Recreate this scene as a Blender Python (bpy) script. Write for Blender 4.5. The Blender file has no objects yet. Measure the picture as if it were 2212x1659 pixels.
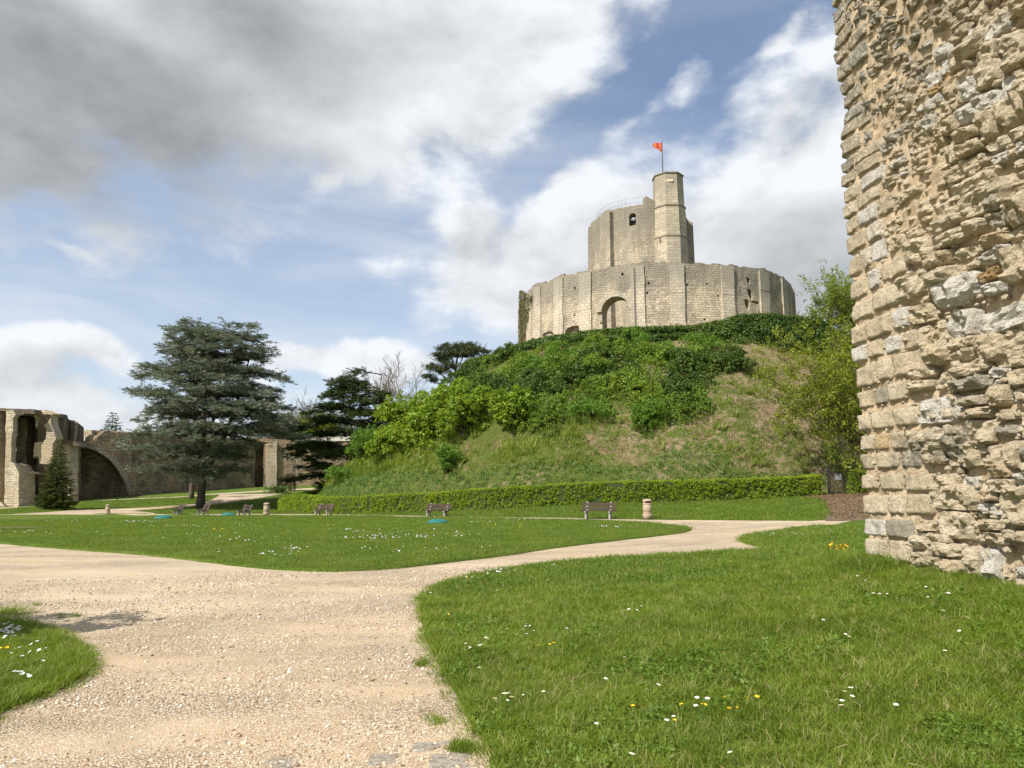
import bpy, bmesh, math, random
import numpy as np
from mathutils import Vector, Matrix, noise as mnoise
from mathutils.geometry import delaunay_2d_cdt

R = math.radians
rng = np.random.default_rng(7)
random.seed(7)
scene = bpy.context.scene
COL = scene.collection

# ------------------------------------------------------------------ camera
EYE = 1.6
FPX, CX, CY = 1598.0, 1106.0, 829.5          # measured on a 2212 px wide view of the photograph
PITCH = R(8.1)
cam_data = bpy.data.cameras.new('camera')
cam_data.sensor_width = 36.0
cam_data.lens = 36.0 * FPX / 2212.0
cam_data.clip_start = 0.05
cam_data.clip_end = 5000
cam = bpy.data.objects.new('camera', cam_data)
COL.objects.link(cam)
cam.location = (0, 0, EYE)
cam.rotation_euler = (R(90) + PITCH, 0, 0)
scene.camera = cam

# ------------------------------------------------------------------ exposure
scene.view_settings.view_transform = 'Standard'
scene.view_settings.look = 'None'
scene.view_settings.exposure = 0.4
scene.view_settings.gamma = 1
scene.view_settings.use_curve_mapping = False
scene.cycles.max_bounces = 6
scene.cycles.diffuse_bounces = 3
scene.cycles.glossy_bounces = 2
scene.cycles.transmission_bounces = 3
scene.cycles.transparent_max_bounces = 8
scene.cycles.caustics_reflective = False
scene.cycles.caustics_refractive = False

# ------------------------------------------------------------------ sun: from behind and left of the viewer
SUN_EL = R(45)
SUN_DIR = Vector((0.72 * math.cos(SUN_EL), 0.694 * math.cos(SUN_EL), -math.sin(SUN_EL)))   # way the light travels
sun_data = bpy.data.lights.new('sun', 'SUN')
sun_data.energy = 4.9
sun_data.angle = R(0.53)
sun_data.color = (1.0, 0.945, 0.865)
sun = bpy.data.objects.new('sun', sun_data)
COL.objects.link(sun)
sun.location = (-30, -25, 40)
sun.rotation_euler = SUN_DIR.to_track_quat('-Z', 'Y').to_euler()


def ray(px, py):
    """direction of the view ray through a point of the photograph (2212 px wide scale)"""
    a, b = (px - CX) / FPX, (CY - py) / FPX
    c, s = math.cos(PITCH), math.sin(PITCH)
    return np.array((a, c - b * s, s + b * c))


def at(px, py, Y):
    d = ray(px, py)
    return Vector((d[0] * Y / d[1], Y, EYE + d[2] * Y / d[1]))


def azel(px, py):
    d = ray(px, py)
    return math.degrees(math.atan2(d[0], d[1])), math.degrees(math.atan2(d[2], math.hypot(d[0], d[1])))


# ------------------------------------------------------------------ node helpers
class NT:
    def __init__(self, tree):
        self.t = tree
        self.n = tree.nodes
        self.l = tree.links

    def put(self, sock, v):
        if v is None:
            return
        if isinstance(v, bpy.types.NodeSocket):
            self.l.new(v, sock)
        else:
            try:
                sock.default_value = v
            except Exception:
                if isinstance(v, (int, float)):
                    sock.default_value = (v, v, v)
                else:
                    sock.default_value = (*v, 1)

    def math(self, op, a, b=None, c=None, clamp=False):
        nd = self.n.new('ShaderNodeMath')
        nd.operation = op
        nd.use_clamp = clamp
        for i, v in enumerate((a, b, c)):
            self.put(nd.inputs[i], v)
        return nd.outputs[0]

    def vmath(self, op, a, b=None):
        nd = self.n.new('ShaderNodeVectorMath')
        nd.operation = op
        self.put(nd.inputs[0], a)
        if b is not None:
            if op == 'SCALE':
                self.put(nd.inputs['Scale'], b)
            else:
                self.put(nd.inputs[1], b)
        return nd.outputs['Value'] if op in ('LENGTH', 'DOT_PRODUCT', 'DISTANCE') else nd.outputs[0]

    def ramp(self, fac, a, b, lo=0.0, hi=1.0, smooth=True):
        nd = self.n.new('ShaderNodeMapRange')
        nd.interpolation_type = 'SMOOTHSTEP' if smooth else 'LINEAR'
        self.put(nd.inputs['Value'], fac)
        self.put(nd.inputs['From Min'], a)
        self.put(nd.inputs['From Max'], b)
        self.put(nd.inputs['To Min'], lo)
        self.put(nd.inputs['To Max'], hi)
        return nd.outputs[0]

    def mix(self, fac, a, b, mode='MIX'):
        nd = self.n.new('ShaderNodeMix')
        nd.data_type = 'RGBA'
        nd.blend_type = mode
        nd.clamp_factor = True
        self.put(nd.inputs[0], fac)
        for i, v in ((6, a), (7, b)):
            if not isinstance(v, bpy.types.NodeSocket):
                v = (*v[:3], 1)
            self.put(nd.inputs[i], v)
        return nd.outputs[2]

    def noise(self, vec, scale, detail=4, rough=0.55, dist=0.0, dims='3D', w=None):
        nd = self.n.new('ShaderNodeTexNoise')
        nd.noise_dimensions = dims
        if vec is not None:
            self.put(nd.inputs['Vector'], vec)
        nd.inputs['Scale'].default_value = scale
        nd.inputs['Detail'].default_value = detail
        nd.inputs['Roughness'].default_value = rough
        nd.inputs['Distortion'].default_value = dist
        return nd.outputs[0]

    def noisec(self, vec, scale, detail=2):
        nd = self.n.new('ShaderNodeTexNoise')
        self.put(nd.inputs['Vector'], vec)
        nd.inputs['Scale'].default_value = scale
        nd.inputs['Detail'].default_value = detail
        return nd.outputs['Color']

    def voronoi(self, vec, scale, feature='F1', rnd=1.0):
        nd = self.n.new('ShaderNodeTexVoronoi')
        nd.feature = feature
        self.put(nd.inputs['Vector'], vec)
        nd.inputs['Scale'].default_value = scale
        if 'Randomness' in nd.inputs:
            nd.inputs['Randomness'].default_value = rnd
        return nd

    def mapping(self, vec, scale=(1, 1, 1), loc=(0, 0, 0), rot=(0, 0, 0)):
        nd = self.n.new('ShaderNodeMapping')
        self.put(nd.inputs['Vector'], vec)
        nd.inputs['Scale'].default_value = scale
        nd.inputs['Location'].default_value = loc
        nd.inputs['Rotation'].default_value = rot
        return nd.outputs[0]

    def bump(self, h, dist=0.02, strength=1.0, normal=None):
        nd = self.n.new('ShaderNodeBump')
        nd.inputs['Strength'].default_value = strength
        nd.inputs['Distance'].default_value = dist
        self.put(nd.inputs['Height'], h)
        if normal is not None:
            self.put(nd.inputs['Normal'], normal)
        return nd.outputs[0]

    def pos(self):
        return self.n.new('ShaderNodeNewGeometry').outputs['Position']

    def uv(self):
        return self.n.new('ShaderNodeTexCoord').outputs['UV']

    def obj(self):
        return self.n.new('ShaderNodeTexCoord').outputs['Object']

    def rand(self):
        return self.n.new('ShaderNodeObjectInfo').outputs['Random']


# ------------------------------------------------------------------ world: physical sky with cumulus and thin high cloud
world = bpy.data.worlds.new('World')
scene.world = world
world.use_nodes = True
W = NT(world.node_tree)
W.n.clear()
wout = W.n.new('ShaderNodeOutputWorld')
wbg = W.n.new('ShaderNodeBackground')
wbg.inputs['Strength'].default_value = 0.088
W.l.new(wbg.outputs[0], wout.inputs['Surface'])
sky = W.n.new('ShaderNodeTexSky')
sky.sky_type = 'NISHITA'
sky.sun_disc = False
sky.sun_elevation = SUN_EL
sky.sun_rotation = math.atan2(-SUN_DIR.x, -SUN_DIR.y)
sky.air_density = 1.0
sky.dust_density = 0.35
sky.ozone_density = 1.5
wdir = W.n.new('ShaderNodeTexCoord').outputs['Generated']
sep = W.n.new('ShaderNodeSeparateXYZ')
W.l.new(wdir, sep.inputs[0])
AZ = W.math('MULTIPLY', W.math('ARCTAN2', sep.outputs[0], sep.outputs[1]), 57.2958)
EL = W.math('MULTIPLY', W.math('ARCSINE', sep.outputs[2]), 57.2958)
# edges of the blobs are warped by a noise on the direction
warp = W.vmath('SCALE', W.vmath('SUBTRACT', W.noisec(wdir, 4.5, 5), (0.5, 0.5, 0.5)), 13.0)
comb = W.n.new('ShaderNodeCombineXYZ')
W.l.new(AZ, comb.inputs[0])
W.l.new(EL, comb.inputs[1])
AE = W.vmath('ADD', comb.outputs[0], warp)


def blob(px, py, rx, ry, rot=0.0, soft=1.0):
    """an elliptical patch in azimuth and elevation: 1 in the middle, 0 at its edge, negative beyond"""
    a, e = azel(px, py)
    k = 1 / 27.9                       # degrees per photograph pixel near the middle
    nd = W.n.new('ShaderNodeMapping')
    nd.vector_type = 'TEXTURE'
    W.put(nd.inputs['Vector'], AE)
    nd.inputs['Location'].default_value = (a, e, 0)
    nd.inputs['Rotation'].default_value = (0, 0, R(rot))
    nd.inputs['Scale'].default_value = (rx * k, ry * k, 1)
    flat = W.vmath('MULTIPLY', nd.outputs[0], (1, 1, 0))
    ln = W.vmath('LENGTH', flat)
    return W.math('MULTIPLY', W.math('SUBTRACT', 1.0, ln), soft)


def union(items):
    acc = items[0]
    for it in items[1:]:
        acc = W.math('SMOOTH_MAX', acc, it, 0.25)
    return acc


body = union([
    blob(250, 60, 700, 330, 0), blob(800, 40, 560, 330, 8), blob(1150, 20, 300, 210, 22),
    blob(690, 385, 70, 45, 30, .6), blob(-500, 100, 700, 300, 0),
    blob(1800, 350, 500, 265, 27), blob(1500, 520, 420, 160, 20), blob(1180, 520, 230, 85, 35),
    blob(1080, 610, 230, 130, -30), blob(1480, 640, 520, 200, 5), blob(1240, 660, 300, 110, 0), blob(2400, 200, 700, 350, 10),
    blob(170, 775, 210, 62, 3), blob(760, 800, 300, 62, 0), blob(-300, 800, 320, 80, 0),
    blob(100, 500, 55, 25, 0, .4), blob(1690, 75, 90, 34, 20, .5), blob(1500, 190, 130, 50, 60, .22), blob(1380, 260, 90, 35, 40, .2), blob(700, 940, 1800, 60, 0, .7),
    blob(820, 545, 120, 45, -10, .35),
])
# elsewhere in the sky the same kind of broken cloud, by plain noise
flatdir = W.mapping(wdir, (1, 1, 1.7))
outside = W.math('MAXIMUM', W.ramp(W.math('ABSOLUTE', AZ), 44, 62), W.ramp(EL, 42, 55))
far = W.math('MULTIPLY', W.math('SUBTRACT', W.noise(flatdir, 1.7, 3, 0.5), 0.47), 5.0)
far = W.math('ADD', W.math('MULTIPLY', far, outside), W.math('MULTIPLY', W.math('SUBTRACT', 1.0, outside), -2.0))
body = W.math('MAXIMUM', body, far)
n1 = W.noise(flatdir, 5.2, 12, 0.56, 0.12)
n2 = W.noise(W.vmath('ADD', flatdir, (-0.020, -0.015, 0.055)), 5.2, 7, 0.56, 0.12)
dens = W.math('ADD', W.math('MULTIPLY', body, 1.0), W.math('MULTIPLY', W.math('SUBTRACT', n1, 0.5), 2.1))
alpha = W.ramp(dens, -0.06, 0.40)
# thin streaks of high cloud
cirr = W.noise(W.mapping(wdir, (1.0, 1.0, 4.5), rot=(0, R(14), 0)), 2.6, 8, 0.58, 0.5)
cirrus = W.math('ADD', W.math('MULTIPLY', W.ramp(cirr, 0.34, 0.72), 0.42), 0.33)
cirrus = W.math('MULTIPLY', cirrus, W.ramp(W.math('ADD', AZ, W.math('MULTIPLY', EL, 0.9)), 42, 8, 0.28, 1.0))
cirrus = W.math('MAXIMUM', cirrus, W.ramp(EL, 14, -2, 0.0, 0.66))
# thick parts are grey below, lit tops white
relief = W.math('MULTIPLY', W.math('SUBTRACT', n1, n2), 1.55)
grey = union([blob(150, 230, 560, 210, 0, 1.5), blob(560, 20, 450, 190, 5, .8), blob(-500, 200, 700, 260, 0),
              blob(1720, 610, 380, 170, 8, .5), blob(1300, 640, 260, 90, 0, .35), blob(210, 850, 190, 36, 0, .3), blob(2500, 500, 700, 260, 0, .8)])
grey = W.math('MAXIMUM', grey, W.math('MULTIPLY', W.math('SUBTRACT', far, 0.5), 0.55))
greyf = W.ramp(W.math('ADD', grey, W.math('MULTIPLY', W.math('SUBTRACT', n1, 0.5), 1.5)), -0.28, 0.85)
lum = W.math('SUBTRACT', 0.95, W.math('MULTIPLY', greyf, 0.57))
lum = W.math('ADD', lum, W.math('MULTIPLY', relief, W.math('SUBTRACT', 1.0, W.math('MULTIPLY', greyf, 0.55))))
lum = W.math('MULTIPLY', W.ramp(lum, 0.18, 1.05, 0.27, 0.94, smooth=False), 8.8)
cloudc = W.n.new('ShaderNodeCombineColor')
W.l.new(W.math('MULTIPLY', lum, 0.965), cloudc.inputs[0])
W.l.new(lum, cloudc.inputs[1])
W.l.new(W.math('MULTIPLY', lum, 1.05), cloudc.inputs[2])
skyc = W.mix(1.0, sky.outputs[0], (1.16, 1.20, 1.24), 'MULTIPLY')
c1 = W.mix(cirrus, skyc, (6.9, 7.3, 7.9))
c2 = W.mix(alpha, c1, cloudc.outputs[0])
W.l.new(c2, wbg.inputs['Color'])
world.cycles.sampling_method = 'MANUAL'
world.cycles.sample_map_resolution = 512

# ------------------------------------------------------------------ terrain height
_ctrl = [  # photograph x, y of a point on the ground and its distance
    (300, 1112, 78), (232, 1111, 79), (529, 1115, 80), (433, 1097, 85), (411, 1077, 97), (560, 1052, 130), (700, 1046, 130),
    (40, 1098, 98), (275, 1072, 112), (610, 1100, 66), (699, 1113, 65), (945, 1117, 51), (1300, 1087, 49.5), (1000, 1097, 54),
    (1293, 1122, 39), (1398, 1122, 38.5), (1740, 1075, 49), (1812, 1066, 52), (1800, 1130, 28), (1876, 1195, 10.0),
    (2212, 1262, 7.29), (1870, 1140, 22), (0, 1135, 45), (0, 1102, 75), (500, 1070, 105), (150, 1086, 98),
]
_pts = [tuple(at(*c)) for c in _ctrl]
_pts += [(0, 0, 0), (0, 4, 0), (-6, 6, 0), (-3, 12, 0), (2, 18, 0), (6, 24, 0.05), (-10, 16, 0), (-14, 24, -.05), (-2, 30, -.05), (12, 34, .2),
         (1.5, 3, 0.05), (3.2, 5, .36), (-8, 0, 0), (-20, 5, 0), (4.5, 0, .6), (9, 5, .8), (10, 12, .8), (30, 30, 1.2), (40, 60, 2), (60, 20, 1),
         (-60, 20, 0), (-60, 60, -.3), (0, -10, 0), (2.5, 10, .12), (3, 13.5, .18), (0, 130, 1.3), (-100, 110, 0), (60, 110, 1.6), (-110, 40, 0)]
_P = np.array(_pts)
_S = 20.0


def _k(r):
    return r


def _fit():
    A = _P[:, :2] / _S
    n = len(A)
    D = np.linalg.norm(A[:, None] - A[None], axis=2)
    M = np.zeros((n + 3, n + 3))
    M[:n, :n] = -_k(D)
    M[:n, :n] -= np.eye(n) * 0.0
    M[:n, n] = 1
    M[:n, n + 1:] = A
    M[n, :n] = 1
    M[n + 1:, :n] = A.T
    rhs = np.concatenate([_P[:, 2], np.zeros(3)])
    return A, np.linalg.solve(M, rhs)


_A, _Wt = _fit()


def _raw(x, y):
    q = np.stack([np.asarray(x, float).ravel(), np.asarray(y, float).ravel()], 1) / _S
    out = np.zeros(len(q))
    for i in range(0, len(q), 40000):
        qq = q[i:i + 40000]
        D = np.sqrt(((qq[:, None] - _A[None]) ** 2).sum(2) + 0.012)
        out[i:i + 40000] = -_k(D) @ _Wt[:-3] + _Wt[-3] + qq @ _Wt[-2:]
    return out.reshape(np.shape(x))


def terrain(x, y):
    x = np.asarray(x, float)
    y = np.asarray(y, float)
    z = _raw(np.clip(x, -115, 65), np.clip(y, -12, 135))
    r = np.hypot(x, y - 50)
    f = np.clip((r - 110) / 120, 0, 1)
    f = f * f * (3 - 2 * f)
    return z * (1 - f) + 0.8 * f


def gz(x, y):
    return float(terrain(np.array([x]), np.array([y]))[0])


_tt = np.concatenate([np.arange(1, 20, .1), np.arange(20, 220, .4)])


def hit(px, py):
    """where the view ray through a photograph point meets the ground"""
    d = ray(px, py)
    X, Y, Z = d[0] * _tt, d[1] * _tt, EYE + d[2] * _tt
    below = Z < terrain(X, Y)
    i = int(np.argmax(below)) if below.any() else len(_tt) - 1
    if i > 0:
        a = (Z - terrain(X, Y))
        f = a[i - 1] / max(1e-9, a[i - 1] - a[i])
        t = _tt[i - 1] + (_tt[i] - _tt[i - 1]) * min(1, max(0, f))
    else:
        t = _tt[0]
    return Vector((d[0] * t, d[1] * t, EYE + d[2] * t))


# ------------------------------------------------------------------ object helpers
def new_mesh(name, verts, faces, mat=None, smooth=False, uvbox=False):
    me = bpy.data.meshes.new(name)
    me.from_pydata([tuple(v) for v in verts], [], [tuple(f) for f in faces])
    if mat is not None:
        me.materials.append(mat)
    if smooth:
        me.polygons.foreach_set('use_smooth', [True] * len(me.polygons))
    if uvbox:
        box_uv(me)
    me.update()
    return me


def box_uv(me):
    """metres along the wall and up, so that courses run level round every corner"""
    n = len(me.loops)
    vi = np.empty(n, int)
    me.loops.foreach_get('vertex_index', vi)
    co = np.empty(len(me.vertices) * 3)
    me.vertices.foreach_get('co', co)
    co = co.reshape(-1, 3)
    np_ = len(me.polygons)
    nor = np.empty(np_ * 3)
    me.polygons.foreach_get('normal', nor)
    nor = nor.reshape(-1, 3)
    tot = np.empty(np_, int)
    me.polygons.foreach_get('loop_total', tot)
    ln = np.repeat(nor, tot, axis=0)
    p = co[vi]
    h = np.hypot(ln[:, 0], ln[:, 1])
    flat = h < 0.35
    hh = np.where(h < 1e-6, 1, h)
    tx, ty = -ln[:, 1] / hh, ln[:, 0] / hh
    u = np.where(flat, p[:, 0], p[:, 0] * tx + p[:, 1] * ty)
    v = np.where(flat, p[:, 1], p[:, 2])
    lay = me.uv_layers.get('UVMap') or me.uv_layers.new(name='UVMap')
    lay.data.foreach_set('uv', np.stack([u, v], 1).ravel())


def link(name, me, parent=None, loc=None):
    o = bpy.data.objects.new(name, me)
    COL.objects.link(o)
    if parent is not None:
        o.parent = parent
    if loc is not None:
        o.location = loc
    return o


def tag(o, label=None, cat=None, group=None, kind=None):
    if label:
        o['label'] = label
    if cat:
        o['category'] = cat
    if group:
        o['group'] = group
    if kind:
        o['kind'] = kind
    return o


def thing(name, label, cat, loc=(0, 0, 0), rz=0, group=None):
    o = bpy.data.objects.new(name, None)
    o.empty_display_size = 0.3
    COL.objects.link(o)
    o.location = loc
    o.rotation_euler = (0, 0, rz)
    return tag(o, label, cat, group)


def obj(name, verts, faces, mat, parent=None, smooth=False, uvbox=False, loc=None):
    return link(name, new_mesh(name, verts, faces, mat, smooth, uvbox), parent, loc)


def copy_tree(o, parent=None):
    c = o.copy()
    COL.objects.link(c)
    c.parent = parent
    for ch in list(o.children):
        copy_tree(ch, c)
    return c


class MB:
    """collects simple solids into one mesh"""

    def __init__(self):
        self.v = []
        self.f = []

    def add(self, verts, faces):
        o = len(self.v)
        self.v += [tuple(v) for v in verts]
        self.f += [tuple(i + o for i in f) for f in faces]
        return self

    def box(self, x0, x1, y0, y1, z0, z1, M=None):
        vs = [Vector(p) for p in ((x0, y0, z0), (x1, y0, z0), (x1, y1, z0), (x0, y1, z0), (x0, y0, z1), (x1, y0, z1), (x1, y1, z1), (x0, y1, z1))]
        if M is not None:
            vs = [M @ v for v in vs]
        return self.add(vs, [(0, 3, 2, 1), (4, 5, 6, 7), (0, 1, 5, 4), (1, 2, 6, 5), (2, 3, 7, 6), (3, 0, 4, 7)])

    def prism(self, poly, z0, z1):
        """poly counter-clockwise in x,y; z0 and z1 numbers or one per corner"""
        n = len(poly)
        a = z0 if hasattr(z0, '__len__') else [z0] * n
        b = z1 if hasattr(z1, '__len__') else [z1] * n
        vs = [(p[0], p[1], a[i]) for i, p in enumerate(poly)] + [(p[0], p[1], b[i]) for i, p in enumerate(poly)]
        fs = [tuple(range(n))[::-1], tuple(range(n, 2 * n))] + [(i, (i + 1) % n, n + (i + 1) % n, n + i) for i in range(n)]
        return self.add(vs, fs)

    def lathe(self, prof, n=20, c=(0, 0, 0)):
        vs, fs = [], []
        for r, z in prof:
            for k in range(n):
                a = 2 * math.pi * k / n
                vs.append((c[0] + r * math.cos(a), c[1] + r * math.sin(a), c[2] + z))
        for j in range(len(prof) - 1):
            for k in range(n):
                fs.append((j * n + k, j * n + (k + 1) % n, (j + 1) * n + (k + 1) % n, (j + 1) * n + k))
        fs.append(tuple(range(n))[::-1])
        fs.append(tuple(range((len(prof) - 1) * n, len(prof) * n)))
        return self.add(vs, fs)

    def tube(self, pts, radii, n=6, cap=True):
        pts = [Vector(p) for p in pts]
        vs, fs = [], []
        m = len(pts)
        for i, p in enumerate(pts):
            d = (pts[min(i + 1, m - 1)] - pts[max(i - 1, 0)])
            if d.length < 1e-9:
                d = Vector((0, 0, 1))
            d.normalize()
            a = d.cross(Vector((0.31, 0.95, 0.05)))
            if a.length < 0.1:
                a = d.cross(Vector((1, 0, 0)))
            a.normalize()
            b = d.cross(a)
            r = radii[i] if hasattr(radii, '__len__') else radii
            for k in range(n):
                t = 2 * math.pi * k / n
                vs.append(p + a * (r * math.cos(t)) + b * (r * math.sin(t)))
        for i in range(m - 1):
            for k in range(n):
                fs.append((i * n + k, i * n + (k + 1) % n, (i + 1) * n + (k + 1) % n, (i + 1) * n + k))
        if cap:
            fs.append(tuple(range(n))[::-1])
            fs.append(tuple(range((m - 1) * n, m * n)))
        return self.add(vs, fs)

    def build(self, name, mat, parent=None, smooth=False, uvbox=False, loc=None):
        return obj(name, self.v, self.f, mat, parent, smooth, uvbox, loc)


def solve_boolean(o, cutters, op='DIFFERENCE'):
    for c in cutters:
        m = o.modifiers.new('cut', 'BOOLEAN')
        m.operation = op
        m.solver = 'EXACT'
        m.object = c
    dg = bpy.context.evaluated_depsgraph_get()
    me = bpy.data.meshes.new_from_object(o.evaluated_get(dg))
    o.modifiers.clear()
    old = o.data
    o.data = me
    box_uv(me)
    for c in cutters:
        bpy.data.objects.remove(c)
    return o


# scatter by geometry nodes: the points carry rotation, scale and the index of the template
def scatter(name, templates, P, rot, scl, idx=None, parent=None, kind=None, loc=None):
    P = np.asarray(P, float).reshape(-1, 3)
    n = len(P)
    me = bpy.data.meshes.new(name)
    me.vertices.add(n)
    me.vertices.foreach_set('co', P.ravel())
    a = me.attributes.new('rot', 'FLOAT_VECTOR', 'POINT')
    a.data.foreach_set('vector', np.asarray(rot, float).ravel())
    a = me.attributes.new('scl', 'FLOAT_VECTOR', 'POINT')
    s = np.asarray(scl, float)
    if s.ndim == 1:
        s = np.stack([s, s, s], 1)
    a.data.foreach_set('vector', s.ravel())
    a = me.attributes.new('idx', 'INT', 'POINT')
    if idx is None:
        idx = rng.integers(0, len(templates), n)
    a.data.foreach_set('value', np.asarray(idx, int))
    o = link(name, me, parent, loc)
    if kind:
        o['kind'] = kind
    ng = bpy.data.node_groups.new(name, 'GeometryNodeTree')
    ng.interface.new_socket('Geometry', in_out='INPUT', socket_type='NodeSocketGeometry')
    ng.interface.new_socket('Geometry', in_out='OUTPUT', socket_type='NodeSocketGeometry')
    N, L = ng.nodes, ng.links
    gi, go = N.new('NodeGroupInput'), N.new('NodeGroupOutput')
    join = N.new('GeometryNodeJoinGeometry')

    def attr(nm, ty):
        nd = N.new('GeometryNodeInputNamedAttribute')
        nd.data_type = ty
        nd.inputs['Name'].default_value = nm
        return nd.outputs['Attribute']
    ar, as_, ai = attr('rot', 'FLOAT_VECTOR'), attr('scl', 'FLOAT_VECTOR'), attr('idx', 'INT')
    for k, t in enumerate(templates):
        oi = N.new('GeometryNodeObjectInfo')
        oi.inputs['Object'].default_value = t
        ip = N.new('GeometryNodeInstanceOnPoints')
        L.new(gi.outputs[0], ip.inputs['Points'])
        L.new(oi.outputs['Geometry'], ip.inputs['Instance'])
        e2r = N.new('FunctionNodeEulerToRotation')
        L.new(ar, e2r.inputs[0])
        L.new(e2r.outputs[0], ip.inputs['Rotation'])
        L.new(as_, ip.inputs['Scale'])
        if len(templates) > 1:
            c = N.new('FunctionNodeCompare')
            c.data_type = 'INT'
            c.operation = 'EQUAL'
            L.new(ai, c.inputs[2])
            c.inputs[3].default_value = k
            L.new(c.outputs[0], ip.inputs['Selection'])
        L.new(ip.outputs[0], join.inputs[0])
    L.new(join.outputs[0], go.inputs[0])
    md = o.modifiers.new('scatter', 'NODES')
    md.node_group = ng
    return o


TPL = {}


def template(name, verts, faces, mat, smooth=False):
    o = bpy.data.objects.new(name, new_mesh(name, verts, faces, mat, smooth))
    TPL[o.name] = (np.asarray(verts, float), np.asarray(faces, int), mat)
    return o


NTRI = [0]


def foliage(name, templates, P, rot, scl, parent=None, kind=None):
    """the same repeats as real triangles in one mesh, with a tone per cluster"""
    P = np.asarray(P, float).reshape(-1, 3)
    rot = np.asarray(rot, float).reshape(-1, 3)
    S = np.asarray(scl, float)
    n = len(P)
    k = rng.integers(0, len(templates), n)
    cx, cy, cz = np.cos(rot).T
    sx, sy, sz = np.sin(rot).T
    Rm = np.empty((n, 3, 3))
    Rm[:, 0, 0], Rm[:, 0, 1], Rm[:, 0, 2] = cy * cz, sx * sy * cz - cx * sz, cx * sy * cz + sx * sz
    Rm[:, 1, 0], Rm[:, 1, 1], Rm[:, 1, 2] = cy * sz, sx * sy * sz + cx * cz, cx * sy * sz - sx * cz
    Rm[:, 2, 0], Rm[:, 2, 1], Rm[:, 2, 2] = -sy, sx * cy, cx * cy
    Vs, Fs, As, off = [], [], [], 0
    m_ = None
    for i, t in enumerate(templates):
        V, F, m_ = TPL[t.name]
        q = k == i
        if not q.any():
            continue
        v, f = tile(V, F, P[q], Rm[q], S[q])
        Vs.append(v)
        Fs.append(f + off)
        As.append(np.repeat(rng.random(int(q.sum())), len(V)))
        off += len(v)
    V, F, A = np.concatenate(Vs), np.concatenate(Fs), np.concatenate(As)
    me = bpy.data.meshes.new(name)
    me.vertices.add(len(V))
    me.vertices.foreach_set('co', V.ravel())
    me.loops.add(len(F) * 3)
    me.loops.foreach_set('vertex_index', F.ravel().astype(np.int32))
    me.polygons.add(len(F))
    me.polygons.foreach_set('loop_start', np.arange(0, len(F) * 3, 3, dtype=np.int32))
    me.update(calc_edges=True)
    a = me.attributes.new('var', 'FLOAT', 'POINT')
    a.data.foreach_set('value', A)
    me.materials.append(m_)
    NTRI[0] += len(F)
    o = link(name, me, parent)
    if kind:
        o['kind'] = kind
    return o


def tile(V, F, P, Rm, S):
    """real geometry: template V,F repeated at points P with matrices Rm and scales S"""
    V = np.asarray(V, float)
    F = np.asarray(F, int)
    n, k = len(P), len(V)
    S = np.asarray(S, float)
    if S.ndim == 1:
        S = S[:, None].repeat(3, 1)
    out = np.einsum('nij,nkj->nki', Rm, V[None] * S[:, None, :]) + P[:, None, :]
    ff = (F[None] + (np.arange(n) * k)[:, None, None]).reshape(-1, F.shape[1])
    return out.reshape(-1, 3), ff


def rotz(a):
    c, s, z, o = np.cos(a), np.sin(a), np.zeros_like(a), np.ones_like(a)
    return np.stack([np.stack([c, -s, z], 1), np.stack([s, c, z], 1), np.stack([z, z, o], 1)], 1)


# ------------------------------------------------------------------ materials
MATS = {}


def mat(name):
    m = bpy.data.materials.new(name)
    m.use_nodes = True
    T = NT(m.node_tree)
    b = T.n.get('Principled BSDF')
    b.inputs['Roughness'].default_value = 0.9
    b.inputs['Specular IOR Level'].default_value = 0.25
    MATS[name] = m
    return m, T, b


def plain(name, col, rough=0.7, metal=0.0, var=0.12, scale=6.0, spec=0.3, bump=0.0):
    m, T, b = mat(name)
    n = T.noise(T.obj(), scale, 5, 0.6)
    T.put(b.inputs['Base Color'], T.mix(n, tuple(c * (1 - var * 2) for c in col), tuple(min(1, c * (1 + var * 2)) for c in col)))
    b.inputs['Roughness'].default_value = rough
    b.inputs['Metallic'].default_value = metal
    b.inputs['Specular IOR Level'].default_value = spec
    if bump:
        T.put(b.inputs['Normal'], T.bump(T.noise(T.obj(), scale * 6, 4, 0.6), bump))
    return m


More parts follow.
